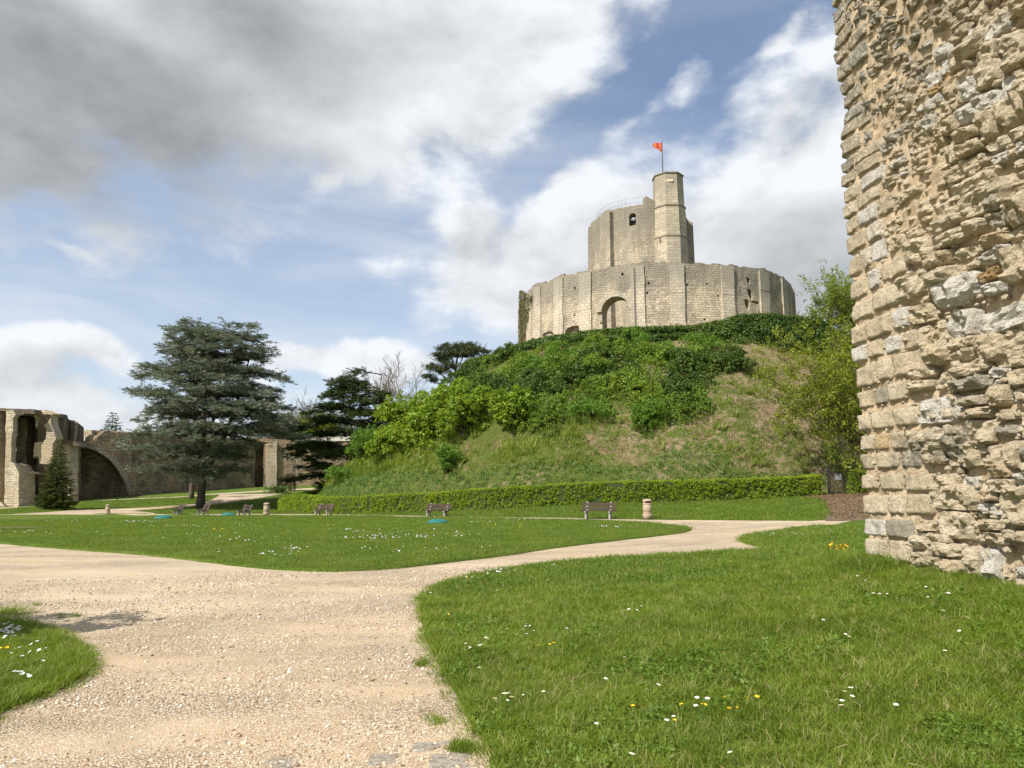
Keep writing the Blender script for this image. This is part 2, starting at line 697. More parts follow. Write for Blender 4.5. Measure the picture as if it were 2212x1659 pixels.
def leafmat(name, c1, c2, trans=0.35, clump=0.6, c3=None):
    """foliage: colour varies by leaf cluster and over a few metres; light passes through"""
    m = bpy.data.materials.new(name)
    m.use_nodes = True
    T = NT(m.node_tree)
    T.n.clear()
    out = T.n.new('ShaderNodeOutputMaterial')
    at_ = T.n.new('ShaderNodeAttribute')
    at_.attribute_name = 'var'
    r = T.math('FRACT', T.math('ADD', T.rand(), at_.outputs['Fac']))
    nz = T.ramp(T.noise(T.pos(), clump, 3, 0.6), 0.32, 0.68)
    f = T.math('ADD', T.math('MULTIPLY', r, 0.55), T.math('MULTIPLY', nz, 0.45))
    col = T.mix(f, c1, c2)
    if c3 is not None:
        col = T.mix(T.ramp(r, 0.86, 0.9), col, c3)
    d = T.n.new('ShaderNodeBsdfDiffuse')
    T.put(d.inputs['Color'], col)
    t = T.n.new('ShaderNodeBsdfTranslucent')
    T.put(t.inputs['Color'], T.mix(1.0, col, (1.5, 1.45, 0.6), 'MULTIPLY'))
    g = T.n.new('ShaderNodeBsdfGlossy')
    g.inputs['Roughness'].default_value = 0.5
    g.inputs['Color'].default_value = (0.8, 0.85, 0.9, 1)
    s = T.n.new('ShaderNodeMixShader')
    s.inputs[0].default_value = trans
    T.l.new(d.outputs[0], s.inputs[1])
    T.l.new(t.outputs[0], s.inputs[2])
    s2 = T.n.new('ShaderNodeMixShader')
    s2.inputs[0].default_value = 0.02
    T.l.new(s.outputs[0], s2.inputs[1])
    T.l.new(g.outputs[0], s2.inputs[2])
    T.l.new(s2.outputs[0], out.inputs[0])
    MATS[name] = m
    return m


def masonry(name, base, dark, mortar, bw=0.45, bh=0.18, streak=0.5, bumpd=0.03, wob=0.06, warm=None, darktop=None, var=0.68):
    """coursed rubble: courses wander, stones differ in tone, weather stains by large noise"""
    m, T, b = mat(name)
    uv = T.uv()
    pos = T.pos()
    w = T.vmath('SCALE', T.vmath('SUBTRACT', T.noisec(T.mapping(uv, (1, 1, 1)), 1.6, 3), (0.5, 0.5, 0.5)), wob * 2.2)
    w2 = T.vmath('SCALE', T.vmath('SUBTRACT', T.noisec(uv, 9.0, 2), (0.5, 0.5, 0.5)), wob * 0.8)
    p = T.vmath('ADD', T.vmath('ADD', uv, w), w2)
    br = T.n.new('ShaderNodeTexBrick')
    T.put(br.inputs['Vector'], p)
    br.inputs['Scale'].default_value = 1.0
    br.inputs['Brick Width'].default_value = bw
    br.inputs['Row Height'].default_value = bh
    br.inputs['Mortar Size'].default_value = bh * 0.09
    br.inputs['Mortar Smooth'].default_value = 0.6
    br.inputs['Bias'].default_value = 0.0
    br.offset = 0.5
    br.inputs['Color1'].default_value = (0, 0, 0, 1)
    br.inputs['Color2'].default_value = (1, 1, 1, 1)
    br.inputs['Mortar'].default_value = (0.5, 0.5, 0.5, 1)
    tone = T.n.new('ShaderNodeSeparateColor')
    T.l.new(br.outputs['Color'], tone.inputs[0])
    col = T.mix(T.math('MULTIPLY', tone.outputs[0], 0.95), base, tuple(c * var for c in base))
    if warm is not None:
        col = T.mix(T.ramp(T.noise(pos, 0.35, 4, 0.6), 0.45, 0.62), col, warm)
    stain = T.ramp(T.noise(T.mapping(pos, (1, 1, 0.45)), 0.42, 7, 0.66), 0.42, 0.66)
    if darktop is not None:
        sp = T.n.new('ShaderNodeSeparateXYZ')
        T.l.new(pos, sp.inputs[0])
        stain = T.math('ADD', T.math('MULTIPLY', stain, 0.75), T.math('MULTIPLY', T.ramp(T.math('ADD', sp.outputs[2], T.math('MULTIPLY', T.noise(pos, 0.9, 4), darktop[2])), darktop[0] + darktop[2] * .5, darktop[1] + darktop[2] * .5), 1.15), clamp=True)
    col = T.mix(T.math('MULTIPLY', stain, streak), col, dark)
    fine = T.noise(pos, 5.5, 6, 0.7)
    drip = T.noise(T.mapping(pos, (2.2, 2.2, 0.16)), 1.0, 5, 0.6)
    col = T.mix(T.math('MULTIPLY', T.ramp(drip, 0.52, 0.72), streak * 0.75), col, dark)
    col = T.mix(T.ramp(fine, 0.5, 0.75), col, tuple(c * 0.62 for c in base))
    col = T.mix(T.math('MULTIPLY', br.outputs['Fac'], 0.75), col, mortar)
    T.put(b.inputs['Base Color'], col)
    b.inputs['Roughness'].default_value = 0.95
    b.inputs['Specular IOR Level'].default_value = 0.1
    h = T.math('ADD', T.math('MULTIPLY', br.outputs['Fac'], -1.0), T.math('MULTIPLY', tone.outputs[0], 0.6))
    h = T.math('ADD', h, T.math('MULTIPLY', fine, 1.1))
    T.put(b.inputs['Normal'], T.bump(h, bumpd, 1.0))
    return m

# ================================================================== GROUND
def ground_material():
    m, T, b = mat('meadow ground')
    p = T.pos()
    n = T.noise(p, 0.25, 6, 0.6)
    n2 = T.noise(p, 9.0, 4, 0.7)
    c = T.mix(T.ramp(n, 0.35, 0.65), (0.080, 0.135, 0.020), (0.135, 0.180, 0.034))
    c = T.mix(T.ramp(n2, 0.42, 0.72), c, (0.035, 0.070, 0.010))
    T.put(b.inputs['Base Color'], c)
    T.put(b.inputs['Normal'], T.bump(n2, 0.05))
    b.inputs['Specular IOR Level'].default_value = 0.1
    return m


def lawn_material():
    m, T, b = mat('lawn turf')
    p = T.pos()
    n = T.ramp(T.noise(p, 0.33, 6, 0.62), 0.34, 0.66)
    n2 = T.noise(p, 3.0, 6, 0.7)
    n3 = T.noise(p, 26.0, 4, 0.7)
    c = T.mix(n, (0.090, 0.150, 0.018), (0.165, 0.210, 0.036))
    c = T.mix(T.ramp(n2, 0.5, 0.78), c, (0.135, 0.130, 0.045))
    c = T.mix(T.ramp(n3, 0.42, 0.70), c, (0.030, 0.060, 0.009))
    T.put(b.inputs['Base Color'], c)
    T.put(b.inputs['Normal'], T.bump(T.math('ADD', n2, n3), 0.05))
    b.inputs['Specular IOR Level'].default_value = 0.08
    return m


def gravel_material():
    m, T, b = mat('path gravel')
    p = T.pos()
    big = T.ramp(T.noise(T.mapping(p, (0.6, 1.4, 1)), 0.55, 5, 0.6), 0.36, 0.66)
    v = T.voronoi(p, 62.0)
    v2 = T.voronoi(p, 150.0)
    sepc = T.n.new('ShaderNodeSeparateColor')
    T.l.new(v.outputs['Color'], sepc.inputs[0])
    sep2 = T.n.new('ShaderNodeSeparateColor')
    T.l.new(v2.outputs['Color'], sep2.inputs[0])
    st = T.mix(sepc.outputs[0], (0.42, 0.315, 0.20), (0.67, 0.55, 0.385))
    st = T.mix(T.ramp(sepc.outputs[1], 0.80, 0.86), st, (0.72, 0.66, 0.56))
    st = T.mix(T.ramp(sepc.outputs[2], 0.86, 0.9), st, (0.33, 0.19, 0.10))
    st = T.mix(T.ramp(sepc.outputs[1], 0.16, 0.12), st, (0.24, 0.20, 0.17))
    fineC = T.mix(sep2.outputs[0], (0.46, 0.35, 0.22), (0.58, 0.455, 0.295))
    c = T.mix(T.math('MULTIPLY', big, 0.8), st, fineC)
    c = T.mix(T.math('MULTIPLY', T.ramp(v.outputs['Distance'], 0.35, 0.75), T.math('SUBTRACT', 0.7, T.math('MULTIPLY', big, 0.55))), c, (0.19, 0.14, 0.095))
    c = T.mix(T.ramp(T.noise(p, 1.7, 6, 0.65), 0.50, 0.76), c, (0.37, 0.285, 0.185))
    c = T.mix(T.math('MULTIPLY', T.ramp(T.noise(T.mapping(p, (0.5, 1.3, 1)), 0.8, 5, 0.6), 0.48, 0.68), 0.45), c, (0.33, 0.255, 0.165))
    c = T.mix(T.math('MULTIPLY', T.ramp(T.noise(p, 0.23, 3, 0.5), 0.48, 0.62), 0.35), c, (0.64, 0.54, 0.39))
    T.put(b.inputs['Base Color'], c)
    h = T.math('ADD', T.math('MULTIPLY', T.math('MULTIPLY', v.outputs['Distance'], -1.0), T.math('SUBTRACT', 1.2, big)), T.math('MULTIPLY', v2.outputs['Distance'], -0.35))
    T.put(b.inputs['Normal'], T.bump(h, 0.011))
    b.inputs['Specular IOR Level'].default_value = 0.15
    return m


def soil_material(name, c1, c2, scale=6.0):
    m, T, b = mat(name)
    p = T.pos()
    n = T.noise(p, scale, 7, 0.7)
    c = T.mix(T.ramp(n, 0.35, 0.65), c1, c2)
    T.put(b.inputs['Base Color'], c)
    T.put(b.inputs['Normal'], T.bump(n, 0.06))
    b.inputs['Specular IOR Level'].default_value = 0.1
    return m


M_ground, M_lawn, M_gravel = ground_material(), lawn_material(), gravel_material()
M_soil = soil_material('bare brown soil', (0.07, 0.05, 0.034), (0.24, 0.175, 0.115))

# one sheet to the horizon, finer near the viewer
rad = np.concatenate([[0], np.geomspace(1.5, 2600, 90)])
ang = np.linspace(0, 2 * math.pi, 181)[:-1]
gx = np.concatenate([[0], (rad[1:, None] * np.sin(ang)[None]).ravel()])
gy = np.concatenate([[0], (rad[1:, None] * np.cos(ang)[None]).ravel()])
gzv = terrain(gx, gy) - 0.07 * np.clip((95 - np.hypot(gx, gy)) / 10, 0, 1)
gv = np.stack([gx, gy, gzv], 1)
gf = [(0, 1 + k, 1 + (k + 1) % 180) for k in range(180)]
for j in range(len(rad) - 2):
    for k in range(180):
        a0, a1 = 1 + j * 180 + k, 1 + j * 180 + (k + 1) % 180
        gf.append((a0, a0 + 180, a1 + 180, a1))
gf = [f[::-1] for f in gf]
me = new_mesh('ground', gv, gf, M_ground, True)
me.update()
if me.polygons[200].normal.z < 0:
    me.flip_normals()
tag(link('ground', me), kind='structure')


def inside(poly, X, Y):
    P = np.asarray([(p[0], p[1]) for p in poly])
    res = np.zeros(np.shape(X), bool)
    j = len(P) - 1
    for i in range(len(P)):
        xi, yi, xj, yj = P[i, 0], P[i, 1], P[j, 0], P[j, 1]
        c = ((yi > Y) != (yj > Y)) & (X < (xj - xi) * (Y - yi) / (yj - yi + 1e-12) + xi)
        res ^= c
        j = i
    return res


def smooth_poly(pts, step=0.25, jit=0.0, closed=True):
    """Catmull-Rom through the traced corners, resampled"""
    P = [np.array(p[:2], float) for p in pts]
    n = len(P)
    out = []
    for i in range(n if closed else n - 1):
        p0, p1, p2, p3 = (P[(i - 1) % n] if closed or i else P[0]), P[i], P[(i + 1) % n], (P[(i + 2) % n] if closed or i < n - 2 else P[-1])
        L = np.linalg.norm(p2 - p1)
        m = int(max(1, min(60, L / step)))
        d = np.hypot(*(p1 - 0)) 
        for k in range(m):
            t = k / m
            a = .5 * ((2 * p1) + (-p0 + p2) * t + (2 * p0 - 5 * p1 + 4 * p2 - p3) * t * t + (-p0 + 3 * p1 - 3 * p2 + p3) * t ** 3)
            out.append(a)
    out = np.array(out)
    if jit:
        for i, a in enumerate(out):
            q = mnoise.noise_vector(Vector((a[0] * 2.3, a[1] * 2.3, 0.3)))
            q2 = mnoise.noise_vector(Vector((a[0] * 9, a[1] * 9, 5.3)))
            out[i] += (q.x * jit + q2.x * jit * .4, q.y * jit + q2.y * jit * .4)
    return out


def sheet(name, poly, lift, material, cell=0.6, skirt=0.0, bumpy=0.0, kind='structure'):
    """a sheet that follows the ground inside an outline, with an edge that drops by `skirt`"""
    poly = np.asarray(poly)
    x0, y0 = poly.min(0)
    x1, y1 = poly.max(0)
    gx_, gy_ = np.meshgrid(np.arange(x0, x1, cell), np.arange(y0, y1, cell))
    gx_ = gx_.ravel() + rng.uniform(-.2, .2, gx_.size) * cell
    gy_ = gy_.ravel() + rng.uniform(-.2, .2, gy_.size) * cell
    ok = inside(poly, gx_, gy_)
    # thin out far from the viewer
    d = np.hypot(gx_, gy_)
    ok &= rng.random(len(gx_)) < np.clip(14 / d, 0.05, 1)
    pts = [Vector(p) for p in poly] + [Vector((a, c)) for a, c in zip(gx_[ok], gy_[ok])]
    n = len(poly)
    res = delaunay_2d_cdt(pts, [], [list(range(n))], 1, 1e-5)
    V2, F = res[0], res[2]
    X = np.array([v.x for v in V2])
    Y = np.array([v.y for v in V2])
    Z = terrain(X, Y) + lift
    if bumpy:
        Z += np.array([mnoise.noise(Vector((a * .7, c * .7, 0))) for a, c in zip(X, Y)]) * bumpy
    verts = [tuple(p) for p in np.stack([X, Y, Z], 1)]
    faces = [tuple(f) for f in F]
    if skirt:
        orig = {}
        for i, src in enumerate(res[3]):
            for s in src:
                if s < n:
                    orig[s] = i
        base = len(verts)
        ids = [orig[i] for i in range(n) if i in orig]
        cen = poly.mean(0)
        area = 0.5 * np.sum(poly[:, 0] * np.roll(poly[:, 1], -1) - np.roll(poly[:, 0], -1) * poly[:, 1])
        for q, i in enumerate(ids):
            j0, j1 = ids[q - 1], ids[(q + 1) % len(ids)]
            t = np.array([X[j1] - X[j0], Y[j1] - Y[j0]])
            t /= np.linalg.norm(t) + 1e-9
            nrm = np.array([t[1], -t[0]]) * (1 if area > 0 else -1)
            verts.append((X[i] + nrm[0] * .03, Y[i] + nrm[1] * .03, Z[i] - skirt))
        m = len(ids)
        for q in range(m):
            a, c = ids[q], ids[(q + 1) % m]
            faces.append((a, c, base + (q + 1) % m, base + q) if area < 0 else (a, base + q, base + (q + 1) % m, c))
    me = new_mesh(name, verts, faces, material, True)
    flip = sum(p.normal.z for p in me.polygons) < 0
    if flip:
        me.flip_normals()
    o = link(name, me)
    tag(o, kind=kind)
    return o


def wpoly(pixels):
    return [hit(*p)[:2] for p in pixels]


# gravel forecourt: everything near that is not lawn
court = wpoly([(-260, 1120), (0, 1111.5), (250, 1111), (430, 1111), (600, 1110.5), (760, 1111.5), (990, 1116.5), (1240, 1119), (1400, 1123), (1600, 1124.5), (1750, 1125.5)])
court += [(16.5, 31), (22, 34), (24, 40), (30, 40), (30, 20), (8, -3), (-60, -3), (-60, 60)]
court_poly = np.array(court)
sheet('gravel_path', court_poly, 0.004, M_gravel, 0.6)

# lawns, raised a little above the gravel
LAWNS = {}
lawnA_px = [(-160, 1160), (0, 1175), (150, 1188), (300, 1199), (450, 1216), (560, 1229), (680, 1236), (760, 1235), (860, 1229), (960, 1217), (1080, 1203),
            (1200, 1185), (1330, 1169), (1430, 1158), (1478, 1151), (1492, 1145.5), (1482, 1140.5), (1440, 1135), (1395, 1130.5), (1340, 1127.5), (1280, 1125),
            (1150, 1122), (1000, 1119), (850, 1116.5), (700, 1115), (560, 1114.5), (440, 1114), (317, 1113), (200, 1112.8), (48, 1113), (-160, 1118)]
LAWNS['A'] = smooth_poly(wpoly(lawnA_px), 0.35, 0.05)
lawnF_px = [(1060, 1820), (1068, 1700), (1060, 1640), (1035, 1590), (1005, 1530), (974, 1480), (947, 1430), (926, 1380), (915, 1335), (914, 1305), (926, 1286),
            (950, 1267), (1000, 1252), (1080, 1236), (1200, 1220), (1400, 1205), (1560, 1196), (1680, 1188.5), (1640, 1182), (1606, 1173), (1602, 1168), (1625, 1160),
            (1700, 1148), (1800, 1136), (1880, 1124)]
pf = wpoly(lawnF_px)
pf += [(16, 24), (26, 22), (26, -2), (4, -2), (0.2, 0.3)]
LAWNS['F'] = smooth_poly(pf, 0.22, 0.05)
lawnG_px = [(-160, 1338), (0, 1348), (60, 1358), (120, 1378), (166, 1405), (190, 1430), (190, 1446), (166, 1470), (108, 1496), (38, 1525), (-12, 1546), (-212, 1632)]
LAWNS['G'] = smooth_poly(wpoly(lawnG_px), 0.12, 0.04)
for k, lift in (('A', 0.055), ('F', 0.05), ('G', 0.045)):
    sheet('lawn', LAWNS[k], lift, M_lawn, 0.45, skirt=0.07, bumpy=0.03)

STRIPS = []
# far paths: strips on the grass
def strip(name, center_px, widths, lift, material):
    pts = [hit(*p) for p in center_px]
    L, Rr = [], []
    for i, p in enumerate(pts):
        a, b_ = pts[max(0, i - 1)], pts[min(len(pts) - 1, i + 1)]
        t = Vector((b_.x - a.x, b_.y - a.y)).normalized()
        n = Vector((-t.y, t.x))
        w = widths[i] / 2 if hasattr(widths, '__len__') else widths / 2
        L.append((p.x + n.x * w, p.y + n.y * w))
        Rr.append((p.x - n.x * w, p.y - n.y * w))
    poly = smooth_poly(L, 0.8, 0.06, False).tolist() + [L[-1]] + smooth_poly(Rr[::-1], 0.8, 0.06, False).tolist() + [Rr[0]]
    STRIPS.append(np.array(poly))
    return sheet(name, np.array(poly), lift, material, 1.2)


strip('gravel_path', [(-90, 1104), (0, 1098), (86, 1092), (159, 1085), (270, 1078.5), (381, 1074), (444, 1069), (521, 1064), (616, 1058.5), (680, 1056)], 3.2, 0.008, M_gravel)
strip('gravel_path', [(190, 1107), (240, 1103), (330, 1098), (422, 1091), (476, 1084), (515, 1075), (545, 1067)], [5, 4, 2.6, 2.6, 3.5, 6, 9], 0.012, M_gravel)
strip('gravel_path', [(40, 1112.3), (120, 1110), (229, 1106), (260, 1108), (330, 1111)], [2.0, 4, 8, 4, 1.5], 0.016, M_gravel)
strip('bare_soil', [(-60, 1144), (0, 1144), (60, 1144.5), (112, 1143)], [2.4, 2.2, 1.6, .3], 0.10, M_soil)
gate_soil = [tuple(hit(*p)[:2]) for p in [(1800, 1126), (1793, 1108), (1786, 1090), (1776, 1079)]] + [(21.5, 55), (33, 57), (33, 30), (18, 29)]
gate_poly = smooth_poly(gate_soil, 0.6, .15)
STRIPS.append(gate_poly)
sheet('bare_soil', gate_poly, 0.015, M_soil, 1.2)

# ================================================================== BIG FOREGROUND WALL
def vnoise(p, f, oct_=4):
    return mnoise.fractal(Vector(p) * f, 0.9, 2.1, oct_)


def rock_material():
    m, T, b = mat('rough limestone')
    p = T.pos()
    r = T.rand()
    vor = T.voronoi(p, 2.6)
    sp = T.n.new('ShaderNodeSeparateColor')
    T.l.new(vor.outputs['Color'], sp.inputs[0])
    k = T.math('ADD', T.math('MULTIPLY', r, 0.75), T.math('MULTIPLY', sp.outputs[0], 0.25))
    c = T.mix(k, (0.70, 0.565, 0.375), (0.86, 0.75, 0.56))
    c = T.mix(T.ramp(r, 0.80, 0.84), c, (0.80, 0.76, 0.67))
    c = T.mix(T.ramp(r, 0.085, 0.065), c, (0.47, 0.425, 0.335))
    c = T.mix(T.math('MULTIPLY', T.ramp(r, 0.70, 0.72), T.ramp(r, 0.74, 0.72)), c, (0.56, 0.36, 0.15))
    n = T.noise(p, 7.0, 8, 0.68)
    n2 = T.noise(p, 34.0, 6, 0.72)
    c = T.mix(T.math('MULTIPLY', T.ramp(n, 0.50, 0.68), 0.8), c, (0.53, 0.445, 0.31))
    c = T.mix(T.math('MULTIPLY', T.ramp(n2, 0.50, 0.66), 0.55), c, (0.34, 0.26, 0.155))
    c = T.mix(T.math('MULTIPLY', T.ramp(n2, 0.44, 0.30), 0.5), c, (0.84, 0.78, 0.65))
    # grey lichen high on the wall and in one band
    s = T.n.new('ShaderNodeSeparateXYZ')
    T.l.new(p, s.inputs[0])
    up = T.ramp(T.math('ADD', T.math('ADD', s.outputs[2], T.math('MULTIPLY', s.outputs[1], 0.55)), T.math('MULTIPLY', T.noise(p, 1.3, 5), 2.5)), 10.6, 14.0)
    band = T.math('MULTIPLY', T.ramp(T.math('ABSOLUTE', T.math('SUBTRACT', s.outputs[2], 2.05)), 0.40, 0.12), T.ramp(T.noise(p, 1.2, 4), 0.44, 0.60))
    li = T.math('MAXIMUM', T.math('MULTIPLY', up, 0.85), band)
    c = T.mix(T.math('MULTIPLY', li, T.ramp(T.noise(p, 11.0, 7, 0.7), 0.34, 0.58)), c, (0.26, 0.24, 0.19))
    T.put(b.inputs['Base Color'], c)
    pits = T.voronoi(p, 42.0)
    h = T.math('ADD', T.math('MULTIPLY', n, 1.6), T.math('MULTIPLY', n2, 0.8))
    h = T.math('ADD', h, T.math('MULTIPLY', T.ramp(pits.outputs['Distance'], 0.0, 0.35), 0.28))
    T.put(b.inputs['Normal'], T.bump(h, 0.075))
    b.inputs['Roughness'].default_value = 0.95
    b.inputs['Specular IOR Level'].default_value = 0.08
    return m


def mortar_material():
    m, T, b = mat('sandy mortar')
    p = T.pos()
    n = T.noise(p, 6.0, 8, 0.7)
    n2 = T.noise(p, 40.0, 5, 0.7)
    c = T.mix(T.ramp(n, 0.35, 0.65), (0.50, 0.385, 0.25), (0.66, 0.53, 0.36))
    c = T.mix(T.math('MULTIPLY', T.ramp(n2, 0.5, 0.75), 0.7), c, (0.27, 0.175, 0.095))
    T.put(b.inputs['Base Color'], c)
    T.put(b.inputs['Normal'], T.bump(T.math('ADD', n, T.math('MULTIPLY', n2, 0.8)), 0.045))
    b.inputs['Specular IOR Level'].default_value = 0.05
    return m


M_rock, M_mortar = rock_material(), mortar_material()
M_ochre = None
WC = Vector((4.72, 10.0, 0.0))               # the corner
WU = Vector((0.0788, -0.9969, 0.0)).normalized()    # along the face towards the viewer
WN = Vector((-0.9969, -0.0788, 0.0)).normalized()   # out of the face
ruin_wall = thing('ruined_wall', 'tall rough limestone rubble wall rising out of the grass on the right edge', 'wall', (WC.x, WC.y, 0.6))
O = Vector((WC.x, WC.y, 0.6))


def wpt(u, z, h):
    return WC + WU * u + WN * h + Vector((0, 0, z)) - O


def face_profile(u, z):
    """the wall surface itself bulges and is worn"""
    return 0.10 * vnoise((u * .5, z * .5, 3.1), 1.0, 3) + 0.035 * vnoise((u, z, 8.0), 3.0, 3)


# the mortar core with its weathered face
cu = np.concatenate([np.arange(0.04, 4.6, 0.055), np.arange(4.6, 15, 0.8)])
cz = np.concatenate([np.arange(0.1, 9.8, 0.055), np.arange(9.8, 12.1, 0.5)])
cv, cf = [], []
for j, z in enumerate(cz):
    for i, u in enumerate(cu):
        rub = min(1, max(0, (u - (1.05 if z < 4.4 else 0.8)) * 3)) * (0.25 if (z > 4.3 and u < 2.1) else 1.0)
        h = face_profile(u, z) - 0.012 - 0.06 * rub + 0.03 * vnoise((u, z, 1.0), 9.0, 3)
        if i == 0:
            h -= 0.06
        cv.append(wpt(u, z, h))
ni, nj = len(cu), len(cz)
for j in range(nj - 1):
    for i in range(ni - 1):
        a = j * ni + i
        cf.append((a, a + ni, a + ni + 1, a + 1))
# the rest of the block behind the face
b0 = len(cv)
for u, h in ((0.04, -0.10), (0.04, -3.4), (14.6, -3.4), (14.6, -0.1)):
    cv.append(wpt(u, 0.1, h - 0.02))
    cv.append(wpt(u, cz[-1], h - 0.02))
for q in range(3):
    cf.append((b0 + 2 * q, b0 + 2 * q + 1, b0 + 2 * q + 3, b0 + 2 * q + 2))
cf.append((b0 + 1, b0 + 7, b0 + 5, b0 + 3))
left = [j * ni for j in range(nj)]
cf.append(tuple([b0, *left, b0 + 1]))
obj('mortar_core', cv, cf, M_mortar, ruin_wall, False)

# stones: coursed rubble, each one a patch with its own outline and relief
GU, GV = 15, 10


def stone_mesh(u0, u1, z0, z1, out, flat, seed):
    """one weathered stone: squircle outline, lumpy front, sides running back into the mortar"""
    rr = random.Random(seed)
    w, h = u1 - u0, z1 - z0
    cu_, cz_ = (u0 + u1) / 2, (z0 + z1) / 2
    p = 12.0 if flat else rr.uniform(3.5, 8.0)
    vs, fs = [], []
    sk = rr.uniform(-.18, .18) * (0.25 if flat else 1.0)
    tl = rr.uniform(-.6, .6) * (0.2 if flat else 1.0)
    tu = rr.uniform(-.3, .3) * (0.2 if flat else 1.0)
    gu, gvv = (GU, GV)
    lean = 0.45 if not flat else 0.1
    for j in range(gvv):
        for i in range(gu):
            a, c = -1 + 2 * i / (gu - 1), -1 + 2 * j / (gvv - 1)
            m = max(abs(a), abs(c))
            n_ = (abs(a) ** p + abs(c) ** p) ** (1 / p) if m > 0 else 1
            s = m / n_ if n_ > 0 else 1
            x, y = a * s, c * s
            edge = m
            ou = 0.15 * (0.4 if flat else 1.0) * mnoise.noise(Vector((x * 1.6 + seed * 7.1, y * 1.6, seed))) * edge
            oz = 0.20 * (0.4 if flat else 1.0) * mnoise.noise(Vector((x * 1.6, y * 1.6 + seed * 3.7, seed + 9))) * edge
            uu = cu_ + (x + ou + sk * y) * w / 2
            zz = cz_ + (y + oz + sk * .5 * x) * h / 2
            if edge > 0.99:
                hh = -0.14
            else:
                dome = (1 - edge ** (8 if flat else 3.6))
                cell = mnoise.cell_vector(Vector((uu * 5.5 + seed, zz * 8.5, 0)))
                dv = mnoise.voronoi(Vector((uu * 6 + seed, zz * 9, seed)))[0]
                lump = vnoise((uu + seed, zz, seed * .37), 6.5, 5) * 1.1 + (dv[1] - dv[0]) * 0.9 - .35
                hh = out * (0.35 + 0.65 * dome) + (0.013 if flat else 0.066) * lump * (0.3 + dome)
                hh += out * (tl * x + tu * y) * .5
                hh += out * lean * y * .55
            hh += face_profile(uu, zz)
            vs.append(wpt(uu, zz, hh))
    for j in range(gvv - 1):
        for i in range(gu - 1):
            a = j * gu + i
            fs.append((a, a + gu, a + gu + 1, a + 1))
    return vs, fs


def vis_limit(z):
    """u of the right edge of the photograph at this height"""
    return 3.1 + max(0, (z - 0.7)) * 0.105


stones = []
z = 0.42
row = 0
while z < 9.7:
    low = z < 4.9
    h = random.uniform(0.24, 0.33) if z < 2.6 else (random.uniform(0.25, 0.36) if low else random.uniform(0.19, 0.29))
    if 1.9 < z < 2.4:
        h = random.uniform(.24, .30)
    u = -0.012 - random.uniform(0, .02)
    wob = random.uniform(0, 6)
    quoin_w = (1.1 if z < 4.4 else (0.8 if z < 5.6 else 0.42)) + random.uniform(-.12, .12)
    first = True
    while u < 4.5:
        quoin = u < quoin_w - 0.06
        if quoin:
            w = random.uniform(0.30, 0.62) if low else random.uniform(.3, .6)
            gap = 0.013
        else:
            big = random.random() < (0.30 if low else 0.18)
            w = random.uniform(0.42, 0.78) if big else random.uniform(0.22, 0.46)
            if not low:
                w *= 0.85
            gap = random.uniform(-0.02, 0.035)
        zz = z + (0.02 * math.sin(u * 1.7 + wob) if quoin else 0.08 * math.sin(u * 1.3 + wob) + random.uniform(-.035, .03))
        hh = h * (random.uniform(.94, 1.01) if quoin else random.uniform(.85, 1.30))
        emb = (not quoin) and z > 4.3 and u < 2.1 + 0.25 * math.sin(z * 2)       # bedded deep in mortar, small
        if not quoin and u < 1.6 and z > 3.4:
            hh *= 0.85
        if quoin:
            out, flat = random.uniform(0.012, 0.045), True
        elif emb:
            out, flat = random.uniform(0.008, 0.045), False
            gap += 0.055
            hh *= 0.85
        else:
            out, flat = random.uniform(0.01, 0.115), False
        if (not quoin) and hh > 0.24 and random.random() < .30:
            sub = [(zz, hh * .5), (zz + hh * .5, hh * .5)]
        else:
            sub = [(zz, hh)]
        for (za, hb) in sub:
            g2 = gap if quoin else gap * .6
            if emb and random.random() < 0.13:
                continue
            stones.append((u + g2 / 2, u + w - g2 / 2, za + g2 / 2, za + hb - g2 / 2, out, flat))
        u += w
    z += h
    row += 1

vis = []
for s in stones:
    uc, zc = (s[0] + s[1]) / 2, (s[2] + s[3]) / 2
    P = WC + WU * uc + Vector((0, 0, zc))
    d = P - Vector((0, 0, EYE))
    inview = (uc < vis_limit(zc) + .1) and zc > 0.6 and zc < 9.0
    size = (s[1] - s[0]) * (s[3] - s[2]) / d.length_squared
    vis.append((inview, size))
order = sorted(range(len(stones)), key=lambda i: (-int(vis[i][0]), -vis[i][1]))
singles = set(order[:300])
rest_v, rest_f = [], []
mid_out = []
for i, s in enumerate(stones):
    vs, fs = stone_mesh(*s, seed=i * 1.37 + 2)
    if i in singles:
        obj('stone', vs, fs, M_rock, ruin_wall, s[5])
    else:
        o_ = len(rest_v)
        rest_v += vs
        rest_f += [tuple(k + o_ for k in f) for f in fs]
o = obj('smaller_stones', rest_v, rest_f, M_rock, ruin_wall, False)
o['kind'] = 'stuff'

# chips of stone pressed into the mortar
chip_v, chip_f = [], []
ico = bmesh.new()
bmesh.ops.create_icosphere(ico, subdivisions=1, radius=1)
ICO_V = np.array([v.co[:] for v in ico.verts])
ICO_F = np.array([[v.index for v in f.verts] for f in ico.faces])
ico.free()
n = 1900
cu_ = rng.uniform(0.1, 4.4, n)
cz_ = rng.uniform(0.6, 9.4, n)
ch = np.array([face_profile(a, c) for a, c in zip(cu_, cz_)])
P = np.array([wpt(a, c, hh - 0.005) for a, c, hh in zip(cu_, cz_, ch)])
zone = (cu_ > np.where(cz_ < 4.4, 1.05, 0.8))
sc = np.where(zone, np.abs(rng.normal(0.032, 0.018, n)) + 0.010, np.abs(rng.normal(0.014, 0.008, n)) + 0.004)
P[zone] += np.array([WN.x, WN.y, 0]) * -.015
Sm = np.stack([sc * rng.uniform(.7, 1.6, n), sc * rng.uniform(.7, 1.6, n), sc * rng.uniform(.5, 1.0, n)], 1)
